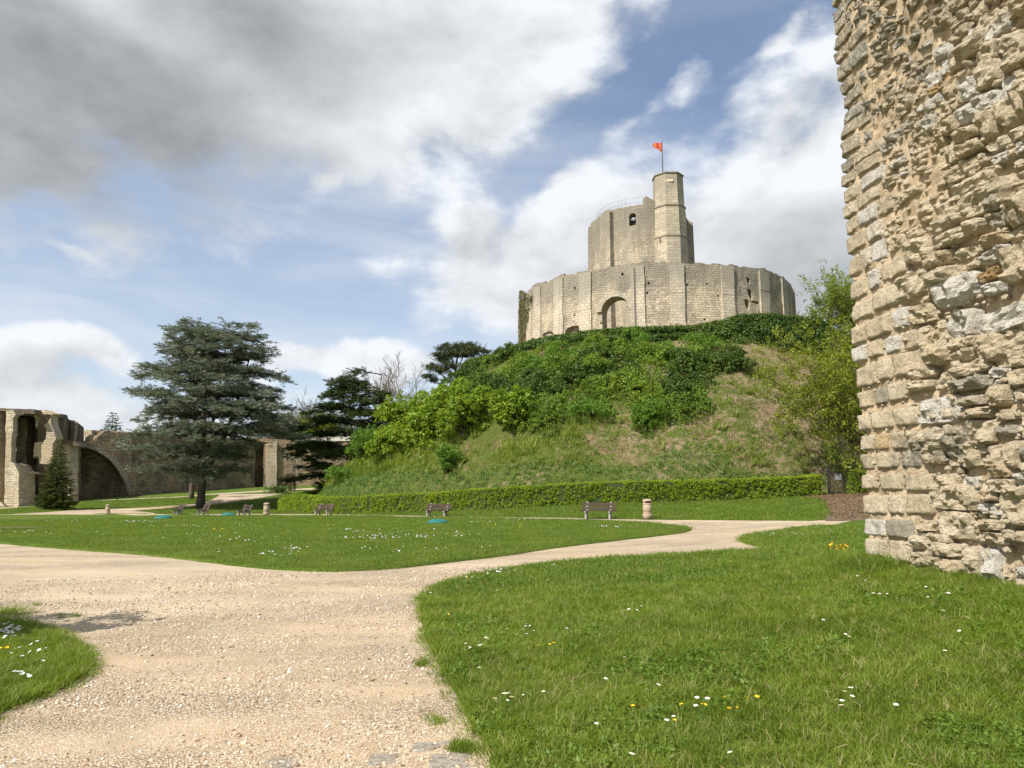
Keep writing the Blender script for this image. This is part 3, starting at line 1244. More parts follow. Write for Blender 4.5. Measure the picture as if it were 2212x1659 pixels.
V, F = tile(ICO_V, ICO_F, P, rotz(rng.uniform(0, 6.28, n)), Sm)
o = obj('stone_chips', V, F, M_rock, ruin_wall, False)
o['kind'] = 'stuff'

# ================================================================== THE MOTTE
_a1, _a2 = azel(1123, 690)[0], azel(1716, 640)[0]
MD = 90.0
MAZ = R((_a1 + _a2) / 2)
MC = Vector((MD * math.sin(MAZ), MD * math.cos(MAZ), 0))
RC = MD * math.sin(R((_a2 - _a1) / 2))              # outer radius of the ring wall
RB = 43.0                                           # radius of the foot of the mound
RT = RC + 2.6
ZT = 16.3


gate_w = hit(1790, 1069)
a_gate = math.atan2(gate_w.y - MC.y, gate_w.x - MC.x)
RHg = math.hypot(gate_w.x - MC.x, gate_w.y - MC.y)
hl = hit(612, 1101)
RHx = math.hypot(hl.x - MC.x, hl.y - MC.y)
a_left = math.atan2(hl.y - MC.y, hl.x - MC.x)
a_left = a_left if a_left < 0 else a_left - 2 * math.pi
hm = hit(1300, 1088)
a_mid = math.atan2(hm.y - MC.y, hm.x - MC.x)
RHm = math.hypot(hm.x - MC.x, hm.y - MC.y)


def hedge_r(a):
    """the hedge runs a little closer to the mound towards the gate"""
    return np.interp(a, [a_left - 1.2, a_left, a_mid, a_gate, a_gate + .5], [RHx - 3, RHx, RHm, RHg, RHg])


def foot_r(th):
    th = np.where(th > 1.6, th - 2 * math.pi, th)
    return np.interp(th, [a_left - 1.6, a_left, a_mid, a_gate, a_gate + .5, a_gate + 1.6], [38, RHx - 2.2, RHm - 1.6, RHg - 1.3, RHg - 1.3, 38])


def motte_z(x, y):
    x, y = np.asarray(x, float), np.asarray(y, float)
    r = np.hypot(x - MC.x, y - MC.y)
    th = np.arctan2(y - MC.y, x - MC.x)
    RB_ = foot_r(th)
    base = terrain(x, y)
    t = np.clip((RB_ - r) / (RB_ - RT), 0, 1)
    s = t + 0.055 * np.sin(np.pi * t) - 0.02 * np.sin(2 * np.pi * t)
    t2 = np.clip((t - 0.0) / 0.12, 0, 1)
    s = np.where(t < 0.12, s * (0.55 + 0.45 * t2), s)
    bump_ = 0.35 * np.sin(th * 7 + r * .2) * np.sin(np.pi * t) + 0.25 * np.sin(th * 17 + r * .5) * np.sin(np.pi * t)
    return base * (1 - s) + ZT * s + bump_


def motte_material():
    m, T, b = mat('rough grass slope')
    p = T.pos()
    n = T.noise(p, 0.22, 7, 0.65, 0.4)
    n2 = T.noise(p, 2.2, 7, 0.7)
    n3 = T.noise(p, 8.0, 4, 0.7)
    dry = T.mix(n2, (0.32, 0.225, 0.14), (0.46, 0.355, 0.235))
    grn = T.mix(n3, (0.095, 0.145, 0.024), (0.18, 0.215, 0.05))
    s = T.n.new('ShaderNodeSeparateXYZ')
    T.l.new(p, s.inputs[0])
    f = T.math('ADD', T.math('MULTIPLY', n, 1.0), T.math('MULTIPLY', T.math('SUBTRACT', n2, 0.5), 0.9))
    f = T.math('ADD', f, T.math('MULTIPLY', T.math('SUBTRACT', s.outputs[0], 14.0), 0.007))
    c = T.mix(T.ramp(f, 0.44, 0.66), grn, dry)
    c = T.mix(T.ramp(n3, 0.5, 0.72), c, (0.055, 0.048, 0.022))
    T.put(b.inputs['Base Color'], c)
    c = T.mix(T.math('MULTIPLY', T.ramp(T.noise(p, 1.1, 5, 0.7), 0.52, 0.7), 0.6), c, (0.045, 0.070, 0.016))
    T.put(b.inputs['Normal'], T.bump(T.math('ADD', n2, n3), 0.3))
    b.inputs['Specular IOR Level'].default_value = 0.05
    return m


M_motte = motte_material()
rs = np.concatenate([[0.01], np.linspace(4, RT, 6), np.linspace(RT + .5, RB, 60), [RB + 1.5]])
na = 300
th = np.linspace(0, 2 * math.pi, na, endpoint=False)
Xm = MC.x + rs[:, None] * np.cos(th)[None]
Ym = MC.y + rs[:, None] * np.sin(th)[None]
Zm = motte_z(Xm, Ym)
Zm += np.array([[0.5 * mnoise.fractal(Vector((a * .45, c * .45, e * .3)), 0.8, 2.0, 4) if RT + 1 < math.hypot(a - MC.x, c - MC.y) < RHg - 3 else 0 for a, c, e in zip(xr, yr, zr)] for xr, yr, zr in zip(Xm, Ym, Zm)])
fr_ = foot_r(np.arctan2(Ym - MC.y, Xm - MC.x))
Rm_ = np.hypot(Xm - MC.x, Ym - MC.y)
Zm = np.where(Rm_ > fr_ - .05, terrain(Xm, Ym) - .25 * np.clip((Rm_ - fr_ + .05) / .5, 0, 1) - .02, Zm)
mv = np.stack([Xm.ravel(), Ym.ravel(), Zm.ravel()], 1)
mf = []
for j in range(len(rs) - 1):
    for k in range(na):
        a, c = j * na + k, j * na + (k + 1) % na
        mf.append((a, a + na, c + na, c))
me = new_mesh('motte_hill', mv, mf, M_motte, True)
if me.polygons[2000].normal.z < 0:
    me.flip_normals()
tag(link('motte_hill', me), kind='structure')

# ================================================================== RING WALL ON THE MOUND
M_ring = masonry('ring wall masonry', (0.68, 0.565, 0.42), (0.20, 0.185, 0.16), (0.30, 0.25, 0.17), 0.62, 0.235, 0.72, 0.08, 0.15, warm=(0.66, 0.555, 0.385), darktop=(20.3, 23.6, 3.4), var=.55)
M_ashlar = masonry('pale ashlar', (0.66, 0.56, 0.43), (0.25, 0.235, 0.20), (0.42, 0.36, 0.26), 0.55, 0.32, 0.75, 0.03, 0.03, darktop=(20.6, 24.2, 3.4), var=.8)
M_keep = masonry('keep masonry', (0.60, 0.51, 0.385), (0.19, 0.175, 0.15), (0.31, 0.265, 0.18), 0.5, 0.26, 0.72, 0.035, 0.03, warm=(0.58, 0.50, 0.35), darktop=(27.0, 34.0, 5.0), var=.6)
M_turret = masonry('smooth turret ashlar', (0.58, 0.49, 0.365), (0.24, 0.222, 0.185), (0.33, 0.285, 0.195), 0.75, 0.34, 0.6, 0.018, 0.008, darktop=(33.5, 38.0, 3.0))


def circ(px, py, Rr, c=None):
    """angle about the mound's centre where the sight line meets a circle of radius Rr"""
    c = c or MC
    d = ray(px, py)
    dx, dy = d[0] / math.hypot(d[0], d[1]), d[1] / math.hypot(d[0], d[1])
    b_ = dx * c.x + dy * c.y
    q = b_ * b_ - (c.x ** 2 + c.y ** 2 - Rr ** 2)
    t = b_ - math.sqrt(max(0, q))
    return math.atan2(dy * t - c.y, dx * t - c.x), t


pil_px = [1143, 1161, 1206, 1264, 1378, 1464, 1574, 1653, 1697]
pil = [circ(x, 660, RC)[0] for x in pil_px]
pil = [a if a < 1.5 else a - 2 * math.pi for a in pil]
angs = sorted(pil)
gap_ = angs[0] + 2 * math.pi - angs[-1]
nb = int(round(gap_ / R(19)))
angs += [angs[-1] + gap_ * (i + 1) / nb for i in range(nb - 1)]
ringwall = thing('ring_wall', 'round pale stone ring wall with an arched gateway on top of the green mound', 'castle wall', (MC.x, MC.y, 15))
TH = 1.7
ZR = 24.35


def ring_xy(r_, a):
    return r_ * math.cos(a), r_ * math.sin(a)


cols = []
for i, a in enumerate(angs):
    b_ = angs[(i + 1) % len(angs)] + (2 * math.pi if i == len(angs) - 1 else 0)
    pa, pb = np.array(ring_xy(RC, a)), np.array(ring_xy(RC, b_))
    qa, qb = np.array(ring_xy(RC - TH, a)), np.array(ring_xy(RC - TH, b_))
    m = max(4, int(np.linalg.norm(pb - pa) / 0.42))
    for k in range(m):
        t = k / m
        o_, i_ = pa + (pb - pa) * t, qa + (qb - qa) * t
        top = ZR + 0.34 * mnoise.fractal(Vector((o_[0] * .35, o_[1] * .35, 1)), .8, 2, 3) + 0.13 * mnoise.noise(Vector((o_[0] * 2.1, o_[1] * 2.1, 4)))
        top = round(top / 0.13) * 0.13
        cols.append((o_, i_, top - 15))
vs, fs = [], []
zl = np.linspace(0, 1, 12)
for (o_, i_, top) in cols:
    for tz in zl:
        zz = tz * top
        k = 0.07 * mnoise.fractal(Vector((o_[0] * .9, o_[1] * .9, zz * .9)), .8, 2, 3)
        nn = o_ / np.linalg.norm(o_)
        vs.append((o_[0] + nn[0] * k, o_[1] + nn[1] * k, zz))
    for tz in zl[::-1]:
        vs.append((i_[0], i_[1], tz * (top - 0.1)))
nz = len(zl) * 2
nc = len(cols)
for c in range(nc):
    d = (c + 1) % nc
    for k in range(nz):
        k2 = (k + 1) % nz
        fs.append((c * nz + k, d * nz + k, d * nz + k2, c * nz + k2))
ring_o = obj('wall', vs, fs, M_ring, ringwall, False, True)


def rot_frame(a):
    """local frame at angle a of a wall round a centre: x across, y outward"""
    return Matrix.Rotation(a - math.pi / 2, 4, 'Z')


def arch_prism(w, h, depth0, depth1, z0, n=14, pointed=False):
    """round-headed opening, total height h, width w, from y=depth0 to depth1"""
    r_ = w / 2
    prof = [(-r_, z0), (r_, z0), (r_, z0 + h - r_)]
    for k in range(1, n):
        t = math.pi * k / n
        prof.append((r_ * math.cos(t), z0 + h - r_ + r_ * math.sin(t)))
    prof.append((-r_, z0 + h - r_))
    vs = [(x, depth0, z) for x, z in prof] + [(x, depth1, z) for x, z in prof]
    m = len(prof)
    fs = [tuple(range(m)), tuple(range(m, 2 * m))[::-1]] + [(k, k + m, (k + 1) % m + m, (k + 1) % m) for k in range(m)]
    return vs, fs


def cutter(vs, fs, M):
    me = bpy.data.meshes.new('cutter')
    me.from_pydata([tuple(M @ Vector(v)) for v in vs], [], fs)
    bm = bmesh.new()
    bm.from_mesh(me)
    bmesh.ops.recalc_face_normals(bm, faces=bm.faces)
    bm.to_mesh(me)
    bm.free()
    return link('cutter', me)


MR = Matrix.Translation((MC.x, MC.y, 15))
aa, dist_a = circ(1329, 680, RC)
za_top = EYE + dist_a * math.tan(R(azel(1329, 640)[1])) - 15
cuts = []
v_, f_ = arch_prism(2.95, 6.6, RC - 3.2, RC + 1.5, za_top - 6.6)
cuts.append(cutter(v_, f_, MR @ rot_frame(aa)))
# breaches and putlog holes
hole_specs = []


def blob_cut(px, py, w, h, deep, seed, lean=0.0):
    a, d = circ(px, py, RC)
    z = EYE + d * math.tan(R(azel(px, py)[1])) - 15
    rr = random.Random(seed)
    n = 9
    prof = []
    for k in range(n):
        t = 2 * math.pi * k / n
        q = rr.uniform(.7, 1.15)
        prof.append((w / 2 * math.cos(t) * q + lean * h / 2 * math.sin(t), z + h / 2 * math.sin(t) * q))
    vs = [(x, RC - deep, zz) for x, zz in prof] + [(x, RC + 1.2, zz) for x, zz in prof]
    fs = [tuple(range(n)), tuple(range(n, 2 * n))[::-1]] + [(k, k + n, (k + 1) % n + n, (k + 1) % n) for k in range(n)]
    cuts.append(cutter(vs, fs, MR @ rot_frame(a)))


blob_cut(1619, 606, 0.55, 0.85, 1.2, 1, .2)
blob_cut(1623, 634, 0.55, 1.5, 1.4, 2, .25)
blob_cut(1617, 656, 0.75, 1.25, 1.4, 3, .3)
blob_cut(1634, 652, 1.6, 0.30, .5, 4, .0)
blob_cut(1237, 714, 2.2, 1.0, .7, 5, .0)
blob_cut(1183, 722, 2.2, 0.8, .35, 6)
blob_cut(1297, 727, 0.7, 1.3, .35, 7)
blob_cut(1153, 733, 1.2, 0.45, .35, 17)
for i, (px, py) in enumerate([(1344, 591), (1241, 622), (1240, 680), (1297, 663), (1297, 697), (1401, 611), (1398, 632), (1485, 614), (1529, 612), (1477, 638), (1553, 638), (1450, 699), (1480, 699), (1524, 689), (1382, 560)]):
    blob_cut(px, py, .28, .28, .6, 20 + i)
solve_boolean(ring_o, cuts)
ring_o.data.materials.clear()
ring_o.data.materials.append(M_ring)

# flat pilaster strips at every corner
for i, a in enumerate(angs):
    mb = MB()
    M = rot_frame(a)
    w = 0.72
    top = ZR - 15 - 0.25
    nseg = 9
    for q in range(nseg):
        za_, zb_ = top * q / nseg, top * (q + 1) / nseg
        dw, dp = random.uniform(-.035, .035), random.uniform(-.02, .02)
        mb.box(-w + dw, w + dw * .5, RC - 0.5, RC + 0.075 + dp, za_, zb_, M)
    mb.build('pilaster', M_ashlar, ringwall, False, True)
# arch ring of dressed voussoirs
mb = MB()
n = 17
M = rot_frame(aa)
zc = za_top - 1.475
for k in range(n):
    t0, t1 = math.pi * k / n + .004, math.pi * (k + 1) / n - .004
    for (ra, rb, pr) in ((1.478, 2.0, .02),):
        q = [(ra * math.cos(t0), ra * math.sin(t0)), (rb * math.cos(t0), rb * math.sin(t0)), (rb * math.cos(t1), rb * math.sin(t1)), (ra * math.cos(t1), ra * math.sin(t1))]
        vs = [M @ Vector((x, RC - 0.62, zc + z)) for x, z in q] + [M @ Vector((x, RC - .075 + pr * random.uniform(.3, 2.2), zc + z)) for x, z in q]
        mb.add(vs, [(0, 1, 2, 3), (7, 6, 5, 4), (0, 4, 5, 1), (1, 5, 6, 2), (2, 6, 7, 3), (3, 7, 4, 0)])
mb.build('arch_ring', M_ashlar, ringwall, False, True)
# smoother panel of repaired stone above the gateway
mb = MB()
i0 = max(i for i, a in enumerate(angs) if a < aa)
fa, fb = angs[i0], angs[i0 + 1]
# coping stones: broken top course
mb = MB()
for c in range(0, nc, 1):
    o_, i_, top = cols[c]
    if random.random() < .75:
        nn = o_ / np.linalg.norm(o_)
        tt = np.array([-nn[1], nn[0]])
        w, dd, hh = random.uniform(.14, .26), random.uniform(.2, .5), random.uniform(.06, .26)
        p = o_ - nn * random.uniform(.3, .6)
        M = Matrix.Translation((p[0], p[1], top - .05)) @ Matrix.Rotation(math.atan2(tt[1], tt[0]) + random.uniform(-.3, .3), 4, 'Z')
        mb.box(-w, w, -dd / 2, dd / 2, -.1, hh, M)
mb.build('coping_rubble', M_ring, ringwall, False, True)['kind'] = 'stuff'
# iron rod and hand line by the gate
mb = MB()
a_, d_ = circ(1400, 700, RC)
M = rot_frame(pil[4] - R(1.0))
p0 = M @ Vector((0, RC + .22, 2))
p1 = M @ Vector((0, RC + .22, ZR - 15 - .4))
mb.tube([p0, p1], .035, 5)
mb.build('downpipe', plain('dark iron', (0.06, 0.058, 0.055), .6), ringwall)

# ================================================================== THE KEEP
ka, kb = azel(1276, 520)[0], azel(1492, 520)[0]
KD = 89.5
KAZ = R((ka + kb) / 2)
KC = Vector((KD * math.sin(KAZ), KD * math.cos(KAZ), 16))
KR = KD * math.sin(R((kb - ka) / 2))
view_a = math.atan2(-KC.y, -KC.x)        # towards the viewer
near_d = KD - KR
ZK = EYE + (near_d + .4) * math.tan(R(azel(1370, 444)[1])) - KC.z
keep = thing('keep_tower', 'pale eight-sided stone keep with a taller stair turret above the ring wall', 'tower', KC)
# find orientation: one buttress seen at 1330, next at 1392
off = circ(1394, 520, KR, KC)[0]
kang = [off + k * math.pi / 4 for k in range(8)]


def shell(r_out, r_in, angs_, z0, tops, nz=8, wob=0.05, seg=5):
    vs, fs, cl = [], [], []
    for i, a in enumerate(angs_):
        b_ = angs_[(i + 1) % len(angs_)]
        pa, pb = np.array(ring_xy(r_out, a)), np.array(ring_xy(r_out, b_))
        qa, qb = np.array(ring_xy(r_in, a)), np.array(ring_xy(r_in, b_))
        ta, tb = tops[i], tops[(i + 1) % len(angs_)]
        for k in range(seg):
            t = k / seg
            o_ = pa + (pb - pa) * t
            cl.append((o_, qa + (qb - qa) * t, ta + (tb - ta) * t + wob * mnoise.noise(Vector((o_[0] * 2, o_[1] * 2, 0)))))
    zz = np.linspace(0, 1, nz)
    for (o_, i_, top) in cl:
        for t in zz:
            nn = o_ / np.linalg.norm(o_)
            k = wob * .6 * mnoise.fractal(Vector((o_[0], o_[1], t * top)), .8, 2, 3)
            vs.append((o_[0] + nn[0] * k, o_[1] + nn[1] * k, z0 + t * (top - z0)))
        for t in zz[::-1]:
            vs.append((i_[0], i_[1], z0 + t * (top - z0)))
    m = nz * 2
    for c in range(len(cl)):
        d = (c + 1) % len(cl)
        for k in range(m):
            k2 = (k + 1) % m
            fs.append((c * m + k, d * m + k, d * m + k2, c * m + k2))
    return vs, fs


tops = [ZK + random.uniform(-.05, .05) for _ in range(8)]
vs, fs = shell(KR, KR - 1.5, kang, 0, tops, 12, 0.16, 14)
tops = tops
keep_o = obj('wall', vs, fs, M_keep, keep, False, True)
MK = Matrix.Translation(KC)
cuts = []
aw, dw = circ(1366, 475, KR * .96, KC)
zw = EYE + dw * math.tan(R(azel(1366, 486)[1])) - KC.z
hw = EYE + dw * math.tan(R(azel(1366, 459)[1])) - KC.z - zw
v_, f_ = arch_prism(0.85, hw, KR - 2.6, KR + 1.0, zw)
cuts.append(cutter(v_, f_, MK @ rot_frame(aw)))
solve_boolean(keep_o, cuts)
keep_o.data.materials.clear()
keep_o.data.materials.append(M_keep)
mb = MB()
M = rot_frame(aw)
mb.box(-.42, .42, KR - 1.35, KR - 1.22, zw, zw + .9, M)
mb.tube([M @ Vector((-.3, KR - 1.28, zw + .9)), M @ Vector((.3, KR - 1.28, zw + 2.2))], .045, 4)
mb.tube([M @ Vector((.42, KR - 1.28, zw + .9)), M @ Vector((-.3, KR - 1.28, zw + 1.1))], .035, 4)
mb.build('window_guard', plain('dark weathered oak', (0.055, 0.045, 0.037), .8), keep)
# buttresses: broad flat strips at the corners, worn at the top
for k, a in enumerate(kang):
    if abs(((a - circ(1446, 480, KR + 1, KC)[0] + math.pi) % (2 * math.pi)) - math.pi) < R(17):
        continue
    mb = MB()
    M = rot_frame(a)
    w = 0.75
    t = ZK - random.uniform(.2, .5)
    r0 = KR * .93
    mb.add([M @ Vector(p) for p in ((-w - .1, r0, 0), (w + .1, r0, 0), (w + .1, KR + .48, 0), (-w - .1, KR + .48, 0), (-w, r0, t), (w, r0, t), (w, KR + .30, t - .25), (-w, KR + .30, t - .25))],
           [(0, 1, 2, 3), (4, 7, 6, 5), (0, 4, 5, 1), (1, 5, 6, 2), (2, 6, 7, 3), (3, 7, 4, 0)])
    mb.build('buttress', M_keep, keep, False, True)
# stair turret, polygonal, thinner with each stage
ta_, td_ = circ(1446, 470, KR + .25, KC)
TC = Vector(ring_xy(KR + .15, ta_))
tdist = math.hypot(KC.x + TC.x, KC.y + TC.y)
z1 = EYE + (tdist - 1.8) * math.tan(R(azel(1446, 507)[1])) - KC.z
z2 = EYE + (tdist - 1.7) * math.tan(R(azel(1446, 441)[1])) - KC.z
z3 = EYE + (tdist - 1.6) * math.tan(R(azel(1446, 373)[1])) - KC.z
facing = math.atan2(-(KC.y + TC.y), -(KC.x + TC.x))


def poly_n(r_, n, a0):
    return [(TC.x + r_ * math.cos(a0 + 2 * math.pi * k / n), TC.y + r_ * math.sin(a0 + 2 * math.pi * k / n)) for k in range(n)]


A0 = facing + R(-9)
for (ra, rb, za, zb) in ((2.12, 2.02, 0, z1), (1.97, 1.90, z1, z2), (1.83, 1.74, z2, z3)):
    lo, hi = poly_n(ra, 8, A0), poly_n(rb, 8, A0)
    vs = [(x, y, za) for x, y in lo] + [(x, y, zb) for x, y in hi]
    fs = [tuple(range(8))[::-1], tuple(range(8, 16))] + [(k, (k + 1) % 8, 8 + (k + 1) % 8, 8 + k) for k in range(8)]
    obj('turret_stage', vs, fs, M_turret, keep, False, True)
for (r_, z) in ((2.10, z1), (1.99, z2)):
    mb = MB()
    mb.prism(poly_n(r_, 8, A0), z - .16, z + .03)
    mb.build('string_course', M_keep, keep, False, True)
mb = MB()
mb.prism(poly_n(1.86, 8, A0), z3 - .02, z3 + .12)
mb.build('turret_coping', M_keep, keep, False, True)
# spur that leans against the turret on its left
a_l = ta_ - R(17)
mb = MB()
M = rot_frame(a_l)
mb.add([M @ Vector(p) for p in ((-1.0, KR - 1, 0), (1.0, KR - 1, 0), (1.0, KR + .55, 0), (-1.0, KR + .55, 0), (-.9, KR - 1, ZK - .2), (1.0, KR - 1, ZK + .9), (1.0, KR + .4, ZK + .75), (-.9, KR + .4, ZK - .3))],
       [(0, 1, 2, 3), (4, 7, 6, 5), (0, 4, 5, 1), (1, 5, 6, 2), (2, 6, 7, 3), (3, 7, 4, 0)])
mb.build('spur', M_keep, keep, False, True)
# slit windows: near-black boxes, the shade inside put into their colour
M_slit_shade = plain('slit shade colour', (0.035, 0.03, 0.025), .95)


def slit(px, py, h, rr_):
    a, d = circ(px, py, rr_, KC + Vector((TC.x, TC.y, 0)))
    z = EYE + d * math.tan(R(azel(px, py)[1])) - KC.z
    mb = MB()
    M = Matrix.Translation((TC.x, TC.y, 0)) @ rot_frame(a)
    mb.box(-.06, .06, rr_ - .16, rr_ + .012, z - h / 2, z + h / 2, M)
    mb.build('arrow_slit', M_slit_shade, keep)


slit(1422, 433, .8, 1.68)
slit(1426, 517, .8, 1.90)
mb = MB()
a, d = circ(1444, 390, 1.66, KC + Vector((TC.x, TC.y, 0)))
M = Matrix.Translation((TC.x, TC.y, 0)) @ rot_frame(a)
z = EYE + d * math.tan(R(azel(1446, 390)[1])) - KC.z
mb.box(-.5, .5, 1.4, 1.70, z - .12, z + .14, M)
mb.build('repair_stone', plain('fresh cream repair stone', (.62, .52, .36), .9), keep)
# guard rail round the wall head
M_steel = plain('thin grey steel', (0.32, 0.33, 0.34), .5, .3)


def railing(rr_, a_from, a_to, n, z0, h, posts):
    mb = MB()
    P = []
    for k in range(n + 1):
        a = a_from + (a_to - a_from) * k / n
        x, y = ring_xy(rr_, a)
        P.append((x, y))
    for hh in (h, h * .5):
        mb.tube([(x, y, z0 + hh) for x, y in P], .014, 4)
    for k in range(posts + 1):
        a = a_from + (a_to - a_from) * k / posts
        x, y = ring_xy(rr_, a)
        mb.tube([(x, y, z0 - .3), (x, y, z0 + h)], .011, 4)
    mb.build('guard_rail', M_steel, keep)


railing(KR - .9, ta_ - R(28), ta_ - R(150), 12, ZK, 1.15, 22)

# flag
pole_base = KC + Vector((TC.x, TC.y, z3 + .1))
flagpole = thing('flagpole', 'thin grey flagpole on top of the stair turret of the keep', 'flagpole', pole_base - Vector((.55, 0, 0)))
pd_ = math.hypot(pole_base.x, pole_base.y)
ph = EYE + pd_ * math.tan(R(azel(1431, 307)[1])) - pole_base.z
mb = MB()
mb.tube([(0, 0, 0), (0, 0, ph)], [.075, .05], 6)
mb.build('pole', plain('weathered dark pole', (0.10, 0.10, 0.10), .6), flagpole)
mb = MB()
mb.lathe([(0.005, ph - .02), (.06, ph + .02), (.06, ph + .08), (.005, ph + .13)], 8)
mb.build('finial', M_steel, flagpole)
m_flag, T, b = mat('red flag cloth')
u = T.uv()
nz_ = T.noise(u, 3.0, 3)
T.put(b.inputs['Base Color'], T.mix(nz_, (0.50, 0.03, 0.035), (0.62, 0.06, 0.06)))
M_gold = plain('yellow flag print', (0.70, 0.42, 0.08), .8)


def flag_pt(u, v):
    """u 0..1 away from the pole, v 0..1 down; hangs and curls in light wind"""
    x = -u * 1.02
    y = .16 * math.sin(u * 7 + v * 2.5) * u + .1 * u
    z = -v * (1.22 - .25 * u) - .05 * u + .25 * u * u * (v - .35) * -1 - .0
    return Vector((x, y, ph - .12 + z))


flag = thing('flag', 'small red flag with yellow beasts flying left from the turret pole', 'flag', flagpole.location)
vs, fs = [], []
NU, NV = 16, 12
for j in range(NV + 1):
    for i in range(NU + 1):
        vs.append(flag_pt(i / NU, j / NV * (1 - .68 * (i / NU) ** 1.1) + .05 * (i / NU)))
for j in range(NV):
    for i in range(NU):
        a = j * (NU + 1) + i
        fs.append((a, a + 1, a + NU + 2, a + NU + 1))
fl = obj('cloth', vs, fs, m_flag, flag, True)
sm = fl.modifiers.new('thick', 'SOLIDIFY')
sm.thickness = 0.012


def flag_pt2(u, v, s):
    vv = v * (1 - .68 * u ** 1.1) + .05 * u
    return flag_pt(u, vv) + Vector((0, s * .02, 0))


for row_ in (0, 1):
    mb = MB()
    for s in (-1,):
        base_v = .16 + .42 * row_
        shapes = [  # walking beast: body, head, four legs, tail
            [(.22, .10), (.75, .10), (.78, .20), (.22, .21)], [(.72, .02), (.90, .04), (.90, .16), (.74, .18)],
            [(.24, .19), (.31, .19), (.28, .34), (.20, .34)], [(.38, .19), (.44, .19), (.42, .33), (.35, .33)],
            [(.62, .19), (.68, .19), (.72, .33), (.65, .33)], [(.74, .17), (.80, .15), (.90, .26), (.85, .30)],
            [(.22, .12), (.12, .04), (.15, -.04), (.24, .06)]]
        for q in shapes:
            mb.add([flag_pt2(x, base_v + y, s) for x, y in q], [(0, 1, 2, 3)])
    pr = mb.build('printed_beast', M_gold, flag)

# ================================================================== VEGETATION ON THE MOUND
_mt = np.arange(30, 125, .25)


def hitm(px, py):
    d = ray(px, py)
    X, Y, Z = d[0] * _mt, d[1] * _mt, EYE + d[2] * _mt
    r = np.hypot(X - MC.x, Y - MC.y)
    g = motte_z(X, Y)
    b_ = Z < g
    if not b_.any():
        return None
    i = int(np.argmax(b_))
    return Vector((X[i], Y[i], g[i]))


def leafclump(n, r, size, seed, flat=1.0, kite=True, fold=0.25, up=0.3):
    """n small folded leaves filling a ball of radius r"""
    g = np.random.default_rng(seed)
    V, F = [], []
    for i in range(n):
        p = g.normal(0, 1, 3)
        p = p / np.linalg.norm(p) * r * g.uniform(.35, 1) ** .6
        p[2] *= flat
        nrm = p / (np.linalg.norm(p) + 1e-6) * .8 + g.normal(0, .55, 3) + np.array([0, 0, up])
        nrm /= np.linalg.norm(nrm)
        a = np.cross(nrm, g.normal(0, 1, 3))
        a /= np.linalg.norm(a) + 1e-9
        b_ = np.cross(nrm, a)
        s = size * g.uniform(.7, 1.3)
        o = len(V)
        V += [p - a * s * .5, p + b_ * s * .33 - nrm * fold * s * .3, p + a * s * .55, p - b_ * s * .33 - nrm * fold * s * .3]
        F += [(o, o + 1, o + 2), (o, o + 2, o + 3)]
    return np.array(V), F


def bladetuft(n, h, w, spread, seed, lean=0.45, seg=2, rad_=0.04):
    """n grass blades growing from a small disc, tapering and bending outwards"""
    g = np.random.default_rng(seed)
    V, F = [], []
    for i in range(n):
        a = g.uniform(0, 2 * math.pi)
        q = rad_ * math.sqrt(g.random()) * spread
        p = np.array([q * math.cos(a), q * math.sin(a), 0])
        la = a + g.normal(0, .9)
        d = np.array([math.cos(la), math.sin(la), 0])
        s = np.array([-d[1], d[0], 0])
        ta = g.uniform(-.8, .8)
        s = s * math.cos(ta) + d * math.sin(ta)
        hh = h * g.uniform(.5, 1.15)
        ln = hh * g.uniform(.1, lean * 1.8)
        o = len(V)
        for k in range(seg):
            t = k / seg
            c = p + d * ln * t * t + np.array([0, 0, hh * (t - .12 * t * t)])
            ww = w * (1 - .55 * t) * .5
            V += [c - s * ww, c + s * ww]
        V.append(p + d * ln + np.array([0, 0, hh * .86]))
        for k in range(seg - 1):
            b_ = o + 2 * k
            F += [(b_, b_ + 1, b_ + 3), (b_, b_ + 3, b_ + 2)]
        b_ = o + 2 * (seg - 1)
        F.append((b_, b_ + 1, b_ + 2))
    return np.array(V), F


def rrot(n, tilt=0.3):
    r = np.zeros((n, 3))
    r[:, 0] = rng.normal(0, tilt, n)
    r[:, 1] = rng.normal(0, tilt, n)
    r[:, 2] = rng.uniform(0, 2 * math.pi, n)
    return r


L_hedge = leafmat('hornbeam hedge leaves', (0.13, 0.22, 0.012), (0.30, 0.37, 0.022), .3, .5)
L_laurel = leafmat('dark laurel leaves', (0.035, 0.075, 0.013), (0.115, 0.17, 0.026), .2, .45)
L_ivy = leafmat('ivy and bramble leaves', (0.065, 0.13, 0.014), (0.24, 0.33, 0.035), .25, .55)
L_syc = leafmat('young sycamore leaves', (0.12, 0.21, 0.016), (0.29, 0.38, 0.035), .35, .6)
L_elder = leafmat('fresh elder leaves', (0.075, 0.17, 0.015), (0.17, 0.28, 0.03), .35, .6)
L_ochre = leafmat('ochre spring leaves', (0.13, 0.165, 0.012), (0.27, 0.30, 0.03), .4, .8)
L_birch = leafmat('pale green spring leaves', (0.14, 0.20, 0.025), (0.27, 0.33, 0.06), .4, .8)
L_cedar = leafmat('blue cedar needles', (0.085, 0.108, 0.080), (0.30, 0.33, 0.25), .12, .5)
L_cedar2 = leafmat('dark green cedar needles', (0.030, 0.052, 0.016), (0.09, 0.125, 0.035), .12, .6)
L_pine = leafmat('dark pine needles', (0.030, 0.045, 0.014), (0.085, 0.10, 0.032), .1, .8)
L_spruce = leafmat('spruce needles', (0.035, 0.052, 0.014), (0.15, 0.165, 0.035), .1, 1.2)
L_dryivy = leafmat('withered creeper leaves', (0.13, 0.115, 0.05), (0.20, 0.19, 0.08), .2, .8)
